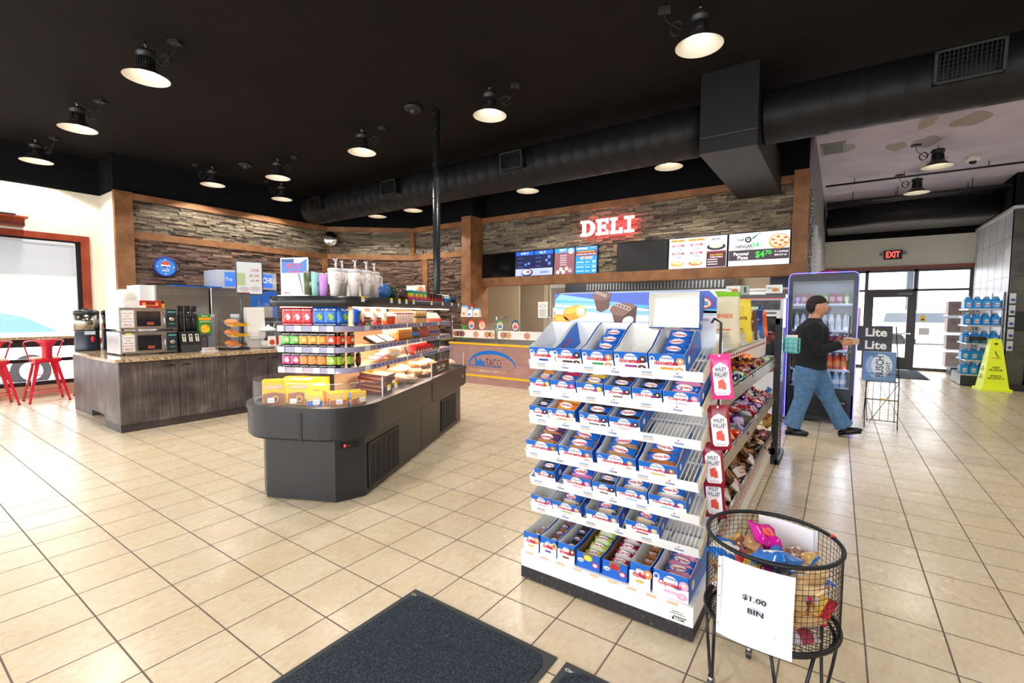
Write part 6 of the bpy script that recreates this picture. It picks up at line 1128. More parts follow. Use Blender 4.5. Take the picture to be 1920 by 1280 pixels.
row(None, [(-2.83, -2.975, 'brown-edged carton of green fruit pies', 'Fruit Pie', 'e02c50', 'c8dc4a', 'ffffff', 'brown', None, 'pieg', 4), (-2.978, -3.124, 'brown-edged carton of cherry fruit pies', 'Fruit Pie', 'e02c50', 'b01c34', 'ffffff', 'brown', None, 'pier', 4)], .085, .12, .36)
row(None, [(-3.126, -3.24, 'white mini muffin carton between pies and cupcakes', 'muffins', R0, 'd88a50', 'ffffff', 'blue', 'f0b040', 'muf2', 4), (-3.244, -3.42, 'tall carton of pink cupcake packs, rightmost', 'Cupcakes', R0, 'f2a8c4', 'f8e8d8', 'donut', 'f0b0cc', 'pink', 4)], .12, .16, .36)
# upside carton lying on top
t = tray(.245, 'empty blue carton tipped up on the top right of the pastry rack', 'donettes', R0, 'd8a060', 'ffffff', .06, .10, .17, 'blue', None); M = ec_base @ Matrix.Translation((.655, .22, 1.44)) @ Matrix.Rotation(PI/2-.25, 4, 'X'); t.location = M.to_translation(); t.rotation_euler = M.to_euler()
# ============================================================ candy gondola behind the endcap
go = thing('candy_gondola', 'long aisle shelf unit with sloped bins of candy behind the pastry rack', 'shelf unit', (2.27, -3.43, 0))   # local x -> world x, local y -> into unit
GM = mat('b6ab98', .3, .6); CHR = mat('cfcfd2', .2, 1)
mb(mat('cfcac2', .5)).box((0, .44, .02), (2.72, .48, 1.36)).obj('back_panel', go); mb(mat('e8e4dc', .4)).box((0, .02, .02), (2.7, .9, .14)).obj('base_deck', go)
for x in (-.0, 1.33): mb(mat('e9e9ea', .4)).box((x, .42, .02), (x+.03, .50, 1.4)).mat(BLACK).box((x-.001, .455, .1), (x+.0, .465, 1.35)).obj('upright', go)
mb(mat('e6e6e8', .4)).box((0, -.02, .1), (.012, .40, 1.38)).mat(BLACK).box((-.002, .02, .3), (0, .035, 1.3)).obj('side_panel', go)
TR_ = [(1.10, 0, 1.36), (1.10, 1.38, 2.70), (.725, 0, 1.36), (.725, 1.38, 2.70), (.345, 0, 2.72)]
for i, (z, x0, x1) in enumerate(TR_):
    b = mb(GM); sl = .05
    b.prismx([(0, z-.10), (.008, z-.10), (.42, z-.02), (.42, z-.012), (0, z-.092)], x0, x1); b.mat(CHR).tube([(x0, 0, z-.0), (x1, 0, z)], .006, 6).tube([(x0, 0, z-.02), (x1, 0, z-.02)], .003, 6).mat(mat('a79a84', .35, .5)).box((x0, -.003, z-.105), (x1, .003, z-.02)).box((x0, 0, z-.10), (x0+.004, .4, z)).box((x1-.004, 0, z-.10), (x1, .4, z)); b.obj('bin_shelf', go)
g = mb(mat('c22a34', .5))
for i in range(34): g.box((.03+i*.08, -.006, .25), (.03+i*.08+.045, -.004, .27))
g.mat(mat('e8c8c0', .5)).box((0, -.0055, .245), (2.72, -.0035, .275)); g.obj('price_rail', go)
b = mb(mat('c8c6c0', .3, .4)).box((0, .02, 1.30), (1.98, .44, 1.31)).mat(M_ACRYL).box((0, .012, 1.31), (1.98, .016, 1.42)); b.mat(mat('dfe0dc', .3, .3)).box((0, .005, 1.315), (1.98, .011, 1.395)); b.obj('top_shelf', go)
g = mb(mat('8c1f30', .5))
for i in range(24): g.box((.03+i*.08, -.001, 1.27), (.03+i*.08+.045, .001, 1.288))
g.mat(mat('e9dccf', .5)).box((0, .0005, 1.262), (1.98, .003, 1.295)); g.obj('price_rail', go)
# black wire end rack
er = thing('wire_end_rack', 'black wire rack at the far end of the candy aisle', 'rack', (5.02, -3.46, 0)); BW = mat('121214', .4)
mb(BW).box((0, -.02, 0), (.06, .04, 1.48)).box((0, .8, 0), (.06, .86, 1.48)).box((0, 0, 1.42), (.06, .84, 1.48)).box((0, 0, .1), (.06, .84, .16)).box((0, -.04, 0), (.5, .0, .05)).obj('frame', er)
b = mb(BW)
for i in range(26): z = .12+i*.05; b.tube([(.05, -.01, z), (.42, -.01, z)], .0025, 4)
for x in (.14, .28, .42): b.tube([(x, -.01, .05), (x, -.01, 1.38)], .004, 4)
for z in (.3, .6, .9, 1.2): b.tube([(.06, 0, z), (.42, 0, z), (.42, .8, z), (.06, .8, z)], .004, 4)
b.obj('wire_grid', er)
bk = thing('hanging_basket', 'small turquoise wire basket hung on the black end rack', 'basket', (5.16, -3.62, 1.13)); b = mb(mat('4fc8c4', .4))
for z in (0, .05, .1, .14): b.tube([(0, 0, z), (.2, 0, z), (.2, .14, z), (0, .14, z)], .0035, 4, True)
for i in range(6): b.tube([(i*.04, 0, 0), (i*.04, 0, .14)], .0025, 4); b.tube([(i*.04, .14, 0), (i*.04, .14, .14)], .0025, 4)
for i in range(4): b.tube([(0, i*.046, 0), (0, i*.046, .14)], .0025, 4)
b.box((0, 0, 0), (.2, .14, .004)); b.obj('basket', bk)
for i in range(4): tag(mb(mat(['8fe0e6', 'f0f4f2', '58c8d0', 'e8602c'][i], .4)).box((-.018, -.05, 0), (.018, .05, .15+.02*(i % 2))).obj('gum_pack', None, (5.19+i*.045, -3.55, 1.137)), ['pale turquoise pack at the near end of the turquoise basket', 'white pack, second in the turquoise basket', 'teal pack, third in the turquoise basket', 'orange pack at the far end of the turquoise basket'][i], 'pack')
# upright bags on the top shelf
def chipbag(lab, w, h, c1, c2, tx, tc='ffffff', extra=None, seed=1):
    t = thing('snack_bag', lab, 'snack bag'); b = mb(mat(c1, .3)).at((0, 0, h/2), (PI/2, 0, 0)); b.pillow(w, h, .09, 10, 4, .3, seed); 
    if c2: recolor(b, lambda c: mat(c2, .3) if c.z < h*.38 else None)
    if extra: recolor(b, lambda c: mat(extra, .3) if c.z > h*.88 else None)
    b.obj('bag', t); g = mb(); g.text(tx, (0, -.05, h*.55), w*.42, h*.07, mat(tc, .4)).mat(mat(tc, .4)).rect(-w*.2, h*.3, w*.15, h*.32, -.05); g.obj('print', t); return t
bags = [(.36, .2, .33, 'e4dcc0', None, 'SEASIDE', 'e8602c', '8ad038', 'cream chip bag with orange print, nearest on the top shelf'), (.57, .15, .28, '7a1fb0', '4a1270', 'KIKI', 'ffffff', 'f4e08a', 'purple chip bag behind the cream bag on the top shelf'), (.90, .19, .30, 'f4dc4a', None, 'PIRATE', '5a3a1c', None, 'pale yellow popcorn bag, near one of two on the top shelf'),
        (1.08, .18, .28, 'f0d030', 'f4e61c', 'NUZZLE', '4a3014', None, 'bright yellow popcorn bag, far one of two on the top shelf'), (1.27, .15, .25, '6a4a34', None, 'NUTS', 'e8d8c0', 'dcd8cc', 'brown snack bag right of the yellow bags'), (1.43, .16, .26, '16306c', '2a5ab0', 'POP', 'ffffff', '7ac43a', 'navy snack bag with green tip, left of two'), (1.57, .16, .26, '1a3a80', '3a6ac0', 'POP', 'ffffff', None, 'navy snack bag, right of two'),
        (1.72, .15, .24, '55584a', None, 'KIND', 'ffffff', None, 'olive grey snack bag behind the orange one'), (1.87, .15, .22, 'f05a20', 'f07a3a', 'HOT', 'ffffff', None, 'bright orange snack bag near the end of the top shelf')]
for i, (x, w, h, c1, c2, tx, tc, ex, lab) in enumerate(bags):
    o = chipbag(lab, w, h, c1, c2, tx, tc, ex, i); o.location = (2.27+x, -3.375+.03*(i % 2), 1.325); o.rotation_euler = (-.1, .06*math.sin(i*3), -1.0+.12*math.sin(i*7)); o.scale = (1.15, 1, 1)
tag(mb(mat('e9e4dc', .5)).box((0, 0, 0), (.5, .3, .33)).mat(mat('d85a30', .5)).box((-.002, .03, .2), (0, .12, .3)).box((-.002, .17, .2), (0, .26, .3)).box((.1, -.002, .2), (.2, 0, .3)).obj('cereal_carton', None, (4.45, -3.35, 1.12)), 'white carton with orange squares beyond the upright snack bags', 'box')
# heaped candy bags
def candy(kind, c1, c2, w=.105, h=.125, t=.05):
    r = thing('candy_bag', '', 'candy bag'); b = mb(mat(c1, .22, 0, 0, .6)).pillow(w, h, t, 8, 3, .55, hash(kind) % 50 if 0 else sum(map(ord, kind)) % 50)
    if c2 == 'stripe': recolor(b, lambda c: mat('b02030', .3) if int((c.x+1)/.018) % 2 else None)
    elif c2: recolor(b, lambda c: mat(c2, .3) if abs(c.y) < h*.22 else None)
    b.obj('wrapper', r); mb(mat('e2dcd4', .4)).box((-w*.14, -h*.07, t*.5), (w*.14, h*.07, t*.5+.002)).obj('label', r); return Proto(r)
C_ = {k: candy(k, a, b) for k, a, b in (('green', '3a9a3c', 'd8f0d0'), ('orange', 'ea7a1c', '6a2a18'), ('maroon', '5a1428', 'a03a4a'), ('brown', '5a3018', 'c07a38'), ('silver', 'b8b8c0', '7a7a88'), ('pinkstripe', 'f0e0e4', 'stripe'), ('purple', '5a2a8a', 'c8a8e0'), ('redorange', 'f0481c', 'ffb060'), ('navy', '1c2a50', 'd8dce8'), ('pretzel', '3c2014', 'b4702c'), ('blue', '2a62b0', 'e8e8f0'), ('caramel', '9a5a24', 'e0a850'), ('black', '1c1414', '7a4a28'))}
NMS = {'green': 'shiny green', 'orange': 'orange', 'maroon': 'dark maroon', 'brown': 'brown', 'silver': 'silver grey', 'pinkstripe': 'red and white striped', 'purple': 'purple', 'redorange': 'bright red-orange', 'navy': 'navy', 'pretzel': 'dark brown pretzel', 'blue': 'blue', 'caramel': 'caramel brown', 'black': 'black'}
rc = random.Random(12)
def heap(zn, z, x0, x1, kinds, n):
    for i in range(n):
        u = (i+.5)/n; k = kinds[min(len(kinds)-1, int(u*len(kinds)))]; k = rc.choice(k) if isinstance(k, (list, tuple)) else k
        x = x0+(x1-x0)*u+rc.uniform(-.02, .02); rowi = i % 4; y = .07+rowi*.095+rc.uniform(-.015, .015); zz = z-.045+y*.30+rc.uniform(0, .025)
        C_[k].put((2.27+x, -3.43+y, zz), (rc.uniform(-.2, .9), rc.uniform(-.35, .35), rc.uniform(-1.4, 1.4)), '%s candy bag heaped in the %s candy bin' % (NMS[k], zn), '%s candy bags, %s bin' % (NMS[k], zn))
heap('upper near', 1.10, .07, 1.30, [('navy', 'green', 'silver'), ('green', 'maroon', 'silver'), ('brown', 'green', 'navy'), ('orange', 'maroon')], 40)
heap('upper far', 1.10, 1.44, 2.64, [('orange', 'maroon', 'brown'), ('redorange', 'orange'), ('redorange', 'maroon', 'green'), ('purple', 'pinkstripe', 'maroon')], 40)
heap('middle near', .725, .07, 1.30, [('purple', 'caramel'), ('caramel', 'orange', 'brown'), ('caramel', 'redorange', 'silver'), ('pinkstripe', 'purple')], 40)
heap('middle far', .725, 1.44, 2.64, [('pinkstripe', 'silver'), ('pinkstripe', 'purple'), ('pinkstripe', 'redorange'), ('pinkstripe', 'navy')], 38)
heap('lowest', .345, .07, 2.64, [('purple', 'caramel'), ('pretzel', 'caramel'), ('pretzel', 'black', 'caramel'), ('black', 'pretzel', 'caramel'), ('black', 'pretzel', 'brown'), ('black', 'brown', 'maroon')], 80)
PRZ = Proto(thing('pretzel_bag', '', 'pretzel bag')); b = mb(mat('e8e0d8', .3)).pillow(.13, .17, .05, 8, 3, .4, 3); recolor(b, lambda c: mat('4a2814', .3) if c.y > -.02 else None); b.obj('bag', PRZ.r); mb(mat('c02030', .4)).text('Dot\'s', (0, 0, 0), .07, .03, rot=Matrix.Translation((0, -.04, .028)), m=mat('c02030', .4)).text('Pretzels', (0, 0, 0), .08, .022, rot=Matrix.Translation((0, -.066, .024))).obj('print', PRZ.r)
b = mb(mat('b87830', .4))
for k in range(5): b.at((-.04+.02*k, .03+.01*(k % 2), .028)).torus((0, 0, 0), .022, .003, 10, 4)
b.obj('pretzel_picture', PRZ.r)
for i, (x, y, z, a) in enumerate(((.12, .08, .40, .3), (.34, .06, .38, -.2), (.55, .08, .39, .4), (.8, .06, .38, .1), (1.1, .08, .39, -.3), (1.45, .06, .39, .2))):
    PRZ.put((2.27+x, -3.43+y, z+.02), (.75, .0, a), 'white-bottomed pretzel bag in the lowest bin, %s from the near end' % ['first', 'second', 'third', 'fourth', 'fifth', 'sixth'][i], 'pretzel bags in the lowest bin')
# bags in the black end rack
for i, (z, c) in enumerate(((1.22, 'maroon'), (.92, 'redorange'), (.62, 'blue'), (.34, 'caramel'), (.12, 'green'))):
    for j in range(3): C_[c].put((5.13+.11*j, -3.36, z+.06), (PI/2-.2, 0, .2*j), '%s candy bag standing in the black end rack' % NMS[c], '%s bags in the end rack' % NMS[c])
# strips of red licorice bags
def lico(film, lab):
    t = thing('licorice_bag', lab, 'candy bag'); b = mb(mat(film, .25)).at((0, 0, -.12), (PI/2, 0, 0)); b.pillow(.125, .235, .022, 8, 6, .1, 3); b.obj('bag', t)
    g = mb(mat('eceef4', .4)).face([(x, -.0125, z) for x, z in ((-.045, -.20), (-.035, -.215), (.035, -.215), (.045, -.20), (.045, -.075), (.03, -.06), (.0, -.045), (-.03, -.06), (-.045, -.075))][::1])
    g.text('WILEY', (0, -.0135, -.082), .065, .02, BLACK).text('WALLABY', (0, -.0135, -.108), .078, .024).text('SOFT & CHEWY', (0, -.0135, -.126), .05, .006, mat('b84050', .5)).mat(mat('d8402c', .35)).box((-.02, -.018, -.18), (.0, -.0135, -.14)).box((.0, -.019, -.185), (.022, -.0135, -.15)).box((-.008, -.02, -.165), (.014, -.0135, -.135)); g.mat(WHITE).disc((0, -.0125, -.012), .006, 10); g.text('RED LICORICE', (0, -.0135, -.205), .05, .006, mat('b84050', .5)); g.obj('print', t); return t
o = lico('ee3f8e', 'bright pink licorice bag, topmost of the hanging bags'); o.location = (2.05, -3.475, 1.335); o.rotation_euler = (-.05, -.12, RZ+.15); o.scale = (.78, .9, .92)
ld_ = Proto(lico('8e1b2c', ''))
for i, (y, z, a) in enumerate(((-3.475, 1.09, .05), (-3.45, .90, -.05), (-3.455, .74, -.08))): ld_.put((2.05+.02*i, y, z), (-.05, -.12, RZ+.1+a), 'dark red licorice bag on the hanging strip, %s' % ['upper one', 'middle one', 'lowest one'][i], 'hanging dark red licorice bags', sc=(.78, .9, .92))
t = thing('hang_strip', 'black hook strip holding the licorice bags', 'hook strip', (2.1, -3.47, .7)); mb(BLACK).tube([(0, 0, 0), (0, 0, .78), (.0, .03, .80), (.04, .05, .78)], .006, 6).obj('strip', t)
# ============================================================ dollar bin
bn = thing('wire_bin', 'round black wire bin on hairpin legs with a paper price sheet', 'bin', (1.71, -3.755, 0)); IR = mat('17191d', .4, .3); R1, ZT_, ZB_ = .232, .655, .345
mb(IR).torus((0, 0, ZT_), R1, .008, 48, 10).mat(mat('d83a2c', .4)).cyl((.12, -.203, ZT_-.001), (.13, -.192, ZT_+.004), .0095, 8).obj('top_rim', bn); mb(IR).torus((0, 0, ZB_), R1, .009, 48, 10).torus((0, 0, ZB_-.02), R1*.93, .007, 48, 8).obj('bottom_rim', bn)
b = mb(mat('141518', .45, .3))
for i in range(72): a = 2*PI*i/72; b.tube([(R1*math.cos(a), R1*math.sin(a), ZB_), (R1*math.cos(a), R1*math.sin(a), ZT_)], .0011, 3)
for k in range(1, 16): b.torus((0, 0, ZB_+k*(ZT_-ZB_)/16), R1, .0011, 48, 3)
for i in range(-11, 12): x = i*.02; q = math.sqrt(max(0, R1*R1-x*x)); b.tube([(x, -q, ZB_-.01), (x, q, ZB_-.01)], .0015, 3).tube([(-q, x, ZB_-.01), (q, x, ZB_-.01)], .0015, 3)
b.obj('wire_mesh', bn)
for i in range(4):
    a = PI/4+i*PI/2-.35; c, s = math.cos(a), math.sin(a); tx, ty = -s, c; p = []
    p0 = Vector((c*R1*.95+tx*.07, s*R1*.95+ty*.07, ZB_-.01)); p1 = Vector((c*R1*.95-tx*.07, s*R1*.95-ty*.07, ZB_-.01)); q = Vector((c*R1*.9, s*R1*.9, .045))
    b = mb(IR).tube([p0, p0*.5+q*.5+Vector((tx*.01, ty*.01, 0)), q+Vector((tx*.018, ty*.018, .02)), q, q+Vector((-tx*.018, -ty*.018, .02)), p1*.5+q*.5-Vector((tx*.01, ty*.01, 0)), p1], .006, 8); l = b.obj('leg', bn)
    w = mb(mat('8d8d92', .3, 1)).cyl((q.x, q.y, .02), (q.x, q.y, .055), .012).box((q.x-.018, q.y-.012, .02), (q.x+.018, q.y+.012, .035)).mat(mat('1c1c1f', .5)); w.cyl((q.x-.0, q.y-.01, .0195), (q.x, q.y+.01, .0195), .0195, 16); w.obj('caster', l)
def sheet(lab, a, w, h, z, txt):
    t = thing('paper_sheet', lab, 'sign', (1.71+(R1+.014)*math.cos(a), -3.755+(R1+.014)*math.sin(a), z), 0, rot=(0, 0, a+PI/2))
    n = 10; vs = []; fs = []
    for j in range(5):
        for i in range(n+1): u = -1+2*i/n; vs.append((u*w/2, .005*u*u*2+.004*math.sin(j*1.3+u*2)+.008*(j/4)**2, h*(j/4)))
    for j in range(4):
        for i in range(n): q = j*(n+1)+i; fs.append((q, q+1, q+n+2, q+n+1))
    b = mb(mat('eef0f6', .25)); b.add(vs, fs, True); b.mat(mat('d8dae6', .3)).box((-w/2-.012, .006, 0), (-w/2+.002, .010, h)); b.obj('paper', t)
    if txt:
        g = mb(mat('2a2c3a', .5)).text('$1.00', (.0, -.012, h*.62), w*.33, h*.075, bold=.03).text('BIN', (.005, -.012, h*.47), w*.22, h*.065, bold=.03); g.obj('lettering', t)
        g = mb(mat('c02030', .4)).disc((-w/2-.004, -.001, h*.88), .003, 8).mat(mat('c8a050', .4)).disc((-w/2-.004, -.001, h*.5), .003, 8).disc((-w/2-.004, -.001, h*.15), .003, 8); g.obj('punch_holes', t)
    return t
sheet('white paper sheet lettered one dollar bin on the front of the wire bin', math.atan2(.022, -.235), .235, .295, .335, True)
sheet('blank white sheet hung inside the far side of the wire bin', math.atan2(-.05, .2), .21, .2, .44, False).location = (1.71+.205, -3.79, .45)
rb_ = random.Random(5)
cook = [Proto(x.r) if 0 else x for x in (candy('cookie', 'd8aa68', '8a5a34', .15, .12, .04), candy('bluec', '2a7ad8', 'f0e8d8', .15, .12, .045), candy('magenta', 'd81ca0', 'f0a0c8', .14, .10, .04), candy('redbag', 'c81c34', 'f0d040', .14, .11, .04), candy('tan', 'e8c490', 'c8a070', .16, .13, .05), candy('orangeb', 'f0781c', 'd02020', .13, .10, .04), candy('silverb', 'c0bcc4', 'a04050', .14, .11, .04))]
cn = ['tan cookie bag', 'blue bag', 'magenta bag', 'red bag', 'large tan cookie bag', 'orange bag', 'silvery bag']
for i in range(64):
    lay = i//11; a = rb_.uniform(0, 2*PI); r_ = rb_.uniform(.06, .155); k = rb_.choice([0, 1, 2, 3, 4, 4, 0, 5, 6]) if lay < 5 else [4, 1, 0, 2, 1, 4, 3, 0, 1][i % 9]
    cook[k].put((1.71+r_*math.cos(a), -3.755+r_*math.sin(a), .375+lay*.036+rb_.uniform(0, .01)), (rb_.uniform(-.35, .35), rb_.uniform(-.35, .35), rb_.uniform(0, 6.2)), '%s loose in the dollar bin' % cn[k], '%ss in the dollar bin' % cn[k])
tag(mb(mat('d81ca0', .2)).pillow(.15, .1, .05, 8, 3, .6, 8).mat(mat('f06a3c', .3)).box((-.03, -.02, .02), (.02, .02, .028)).obj('candy_bag', None, (1.80, -3.72, .615), (.3, -.2, .4)), 'magenta candy bag on the very top of the dollar bin', 'candy bag')
tag(mb(mat('2a7ad8', .2)).pillow(.19, .13, .05, 8, 3, .6, 18).mat(WHITE).box((-.05, -.03, .02), (.0, .02, .028)).obj('candy_bag', None, (1.65, -3.78, .60), (-.3, .2, -.5)), 'large crumpled blue bag on top at the front of the dollar bin', 'candy bag')
# ============================================================ floor mats
def fmat(lab, x0, y0, x1, y1, txt):
    t = thing('floor_mat', lab, 'floor mat', (x0, y0, 0)); mb(mat('3f4142', .8)).prism([(0, 0), (x1-x0, 0), (x1-x0, y1-y0), (0, y1-y0)], 0, .007).obj('rubber_border', t)
    mb(M_CARPET).rbox((.03, .03, .007), (x1-x0-.03, y1-y0-.03, .013), .07, 6).obj('pile', t); return t
t = fmat('large blue-black floor mat with grey rubber border', -.9, -2.975, 1.405, -2.085, True); mb(mat('c9b79a', .6)).text('Cintas', (0, 0, 0), .07, .016, rot=Matrix.Translation((2.265, .84, .0075)) @ Matrix.Rotation(-PI/2, 4, 'Z')).obj('corner_mark', t)
t = fmat('second blue-black floor mat cut off at the bottom edge', -.9, -3.9, 1.405, -3.02, True); mb(WHITE).text('Cintas', (0, 0, 0), .07, .016, rot=Matrix.Translation((2.265, .83, .0075)) @ Matrix.Rotation(-PI/2, 4, 'Z')).obj('corner_mark', t)
fmat('grey-blue door mat lying inside the exit door', 14.1, -5.75, 16.3, -5.05, False)
# ============================================================ drinks cooler
fr = thing('drinks_cooler', 'tall glass-door drinks cooler with blue violet lit frame', 'cooler', (7.47, -3.33, 0), RZ)
CB = mat('0d0f1c', .3)
mb(CB).box((0, .04, .03), (.03, .7, 2.08)).box((.79, .04, .03), (.82, .7, 2.08)).box((0, .68, .03), (.82, .7, 2.08)).box((0, .04, 1.98), (.82, .7, 2.08)).box((0, .04, .03), (.82, .7, .42)).mat(mat('dfe3ee', .5)).box((.03, .66, .42), (.79, .68, 1.98)).obj('cabinet', fr)
b = mb(BLACK); [b.cyl((x, y, 0), (x, y, .04), .02) for x in (.06, .76) for y in (.1, .64)]; b.obj('feet', fr)
d = mb(CB).box((.012, 0, .42), (.06, .04, 2.06)).box((.76, 0, .42), (.808, .04, 2.06)).box((.06, 0, 1.98), (.76, .04, 2.06)).box((.06, 0, .42), (.76, .04, .50)).obj('door', fr)
mb(m_glass('cooler_glass', (.9, .93, .98, 1), 1.0)).box((.06, .012, .5), (.76, .018, 1.98)).obj('door_glass', d); mb(mat('1c1e2c', .3)).box((.72, -.03, .9), (.745, 0, 1.5)).obj('handle', d)
p = [(.012, -.004, .04), (.004, -.004, 2.02), (.02, -.004, 2.075), (.06, -.004, 2.095), (.76, -.004, 2.095), (.80, -.004, 2.075), (.816, -.004, 2.02), (.816, -.004, .10), (.79, -.004, .04)]
mb(mat('4f4cff', .4, emit=5)).tube(p, .0055, 8).obj('light_strip', fr)
g = mb(mat('15161c', .4))
for i in range(9): g.box((.08, -.002, .09+i*.03), (.74, .0385, .1+i*.03))
g.mat(WHITE)
for i in range(3): g.box((.58, -.004, .3-i*.05), (.72-.03*i, -.002, .306-i*.05))
g.text('QBD', (.66, -.004, .09), .07, .02); g.obj('lower_grille', fr)
for z in (.5, .75, 1.02, 1.3, 1.66): mb(mat('e6e8f0', .3)).box((.06, .06, z-.01), (.76, .6, z)).mat(mat('c8d4f0', .3)).box((.06, .055, z-.02), (.76, .06, z+.012)).obj('shelf', fr)
for x in (.11, .71):
    ld = bpy.data.lights.new('cooler_light', 'AREA'); ld.shape = 'RECTANGLE'; ld.size = .03; ld.size_y = 1.4; ld.energy = 5; ld.color = (.85, .92, 1); l = bpy.data.objects.new('cooler_light', ld); COL.objects.link(l); l.parent = fr; l.location = (x, .07, 1.25); l.rotation_euler = (-PI/2, 0, 0)
def drink(body, labc, cap, r=.034, h=.2, can=False):
    t = thing('drink_can' if can else 'drink_bottle', '', 'can' if can else 'bottle')
    if can: mb(mat(body, .2, .3)).lathe([(r*.85, 0), (r, .01), (r, h-.015), (r*.8, h)], 16).mat(mat(labc, .3)).lathe([(r*1.005, h*.3), (r*1.005, h*.7)], 16, cap=False).obj('can', t)
    else:
        mb(mat(body, .12)).lathe([(r*.9, 0), (r, .01), (r, h*.6), (r*.9, h*.7), (r*.4, h*.88), (r*.4, h*.93)], 16).obj('body', t); mb(mat(labc, .35)).lathe([(r*1.01, h*.25), (r*1.01, h*.52)], 16, cap=False).obj('label', t); mb(mat(cap, .4)).lathe([(r*.45, h*.92), (r*.45, h), (.01, h)], 12).obj('cap', t)
    return Proto(t)
D = [(.5, drink('9ab8d8', 'e8eef8', 'ffffff', .04, .22), 'clear water bottle on the lowest cooler shelf', 'water bottles in the cooler'), (.75, drink('d8502c', 'e88a3a', 'f0f0f0', .04, .23), 'orange drink bottle on the second cooler shelf', 'orange bottles in the cooler'), (1.02, drink('b03a5a', 'e0b0c0', 'ffffff', .036, .22), 'pink-red drink bottle on the middle cooler shelf', 'pink bottles in the cooler'), (1.3, drink('e4e8f0', 'c8d0e0', '6a9a3a', .036, .24), 'pale drink bottle behind the walking person', 'pale bottles in the cooler')]
for z, P, lab, grp in D:
    for i in range(8):
        for j in range(2): P.put((7.47+.13+j*.1, -3.33-.11-i*.083, z+.001), (0, 0, 0), lab, grp)
can1 = drink('b03a5a', 'e8a0b0', 'ffffff', .034, .15, True); can2 = drink('8a3a9a', 'd0a0e0', 'fff', .034, .15, True) if 0 else drink('8a3a9a', 'd0a0e0', 'ffffff', .034, .15, True); can3 = drink('8ab04a', 'e8e0b0', 'ffffff', .034, .15, True)
for i in range(8): (can2, can1, can1, can3, can3, can1, can1, can3)[i].put((7.61, -3.33-.11-i*.083, 1.661), (0, 0, 0), 'small %s can on the top cooler shelf' % ['purple', 'red', 'red', 'green', 'green', 'red', 'red', 'green'][i], '%s cans on the top cooler shelf' % ['purple', 'red', 'red', 'green', 'green', 'red', 'red', 'green'][i])
tag(mb(mat('8a1440', .5)).ball((0, 0, .0), .13, 16, 8, (.9, 1.1, .55), z0=0).mat(BLACK).box((-.02, -.24, 0), (.06, -.12, .05)).obj('baseball_cap', None, (7.75, -3.78, 2.08)), 'crimson cap lying on top of the drinks cooler', 'cap')
# ============================================================ beer sign rack
rk = thing('wire_display_rack', 'tall folding black wire rack holding beer sign panels', 'rack', (7.62, -4.44, 0), RZ); b = mb(mat('222328', .35, .3))
for x in (-.16, .19): b.tube([(x, -.02, .03), (x-.01*x, -.0, .6), (x*.7, .10, 1.36)], .006, 5).tube([(x, -.02, .03), (x, -.04, .0), (x, -.06, .02), (x, -.06, .05)], .006, 5).tube([(x*.8, .12, 1.0), (x, .42, .01)], .005, 5)
b.obj('frame', rk); b = mb(mat('222328', .35, .3))
for z, y in ((.1, -.02), (.38, -.02), (.62, .0), (.72, .0), (.95, .04)): b.tube([(-.15, y, z), (.18, y, z)], .004, 4); b.tube([(-.15, y-.1, z+.02), (.18, y-.1, z+.02)], .003, 4).tube([(-.15, y, z), (-.15, y-.1, z+.02)], .003, 4).tube([(.18, y, z), (.18, y-.1, z+.02)], .003, 4)
for x in (-.08, 0, .09): b.tube([(x, -.02, .1), (x, .0, .62)], .003, 4)
b.tube([(-.16, -.02, .45), (-.12, .2, .02)], .004, 4).tube([(.19, .0, .62), (-.1, .2, .02)], .004, 4).mat(mat('e8c020', .4)).box((.0, -.125, .395), (.06, -.12, .415)); b.obj('wire_shelves', rk)
for i, (z, y) in enumerate(((1.20, .10), (1.03, .06))):
    t = thing('beer_sign', ['dark panel with white blackletter word, topmost on the wire rack', 'dark panel with white blackletter word, below the topmost'][i], 'sign', (7.58, -4.36, z), rot=(-.12, 0, RZ)); mb(mat('24262c', .4)).box((-.20, 0, 0), (.17-.0*i, .012, .17)).obj('panel', t); mb(WHITE).text('Lite', (-.0, -.002, .085), .23, .115, bold=.03).obj('lettering', t)
t = thing('beer_sign', 'blue beer carton panel with sideways lettering on the wire rack', 'sign', (7.53, -4.41, .64), rot=(-.05, 0, RZ)); mb(mat('5f86b4', .4)).box((-.18, 0, 0), (.17, .1, .39)).obj('panel', t)
g = mb(mat('8fb4dc', .4)).disc((-.01, -.002, .2), .14, 24, 1, 1.2).mat(mat('dfe8f2', .4)).disc((.02, -.003, .21), .11, 24, 1, 1.3).mat(mat('4a74a8', .4)).face([(-.17, -.0025, .28), (-.1, -.0025, .34), (-.05, -.0025, .3), (-.02, -.0025, .38), (-.17, -.0025, .38)])
R90 = Matrix.Rotation(PI/2, 4, 'X') @ Matrix.Rotation(PI/2, 4, 'Z'); g.text('BUSCH', (0, -.004, .19), .28, .085, mat('1f2f4c', .4), rot=R90, bold=.02).text('LIGHT', (.09, -.004, .17), .18, .045, rot=R90); g.obj('print', t)
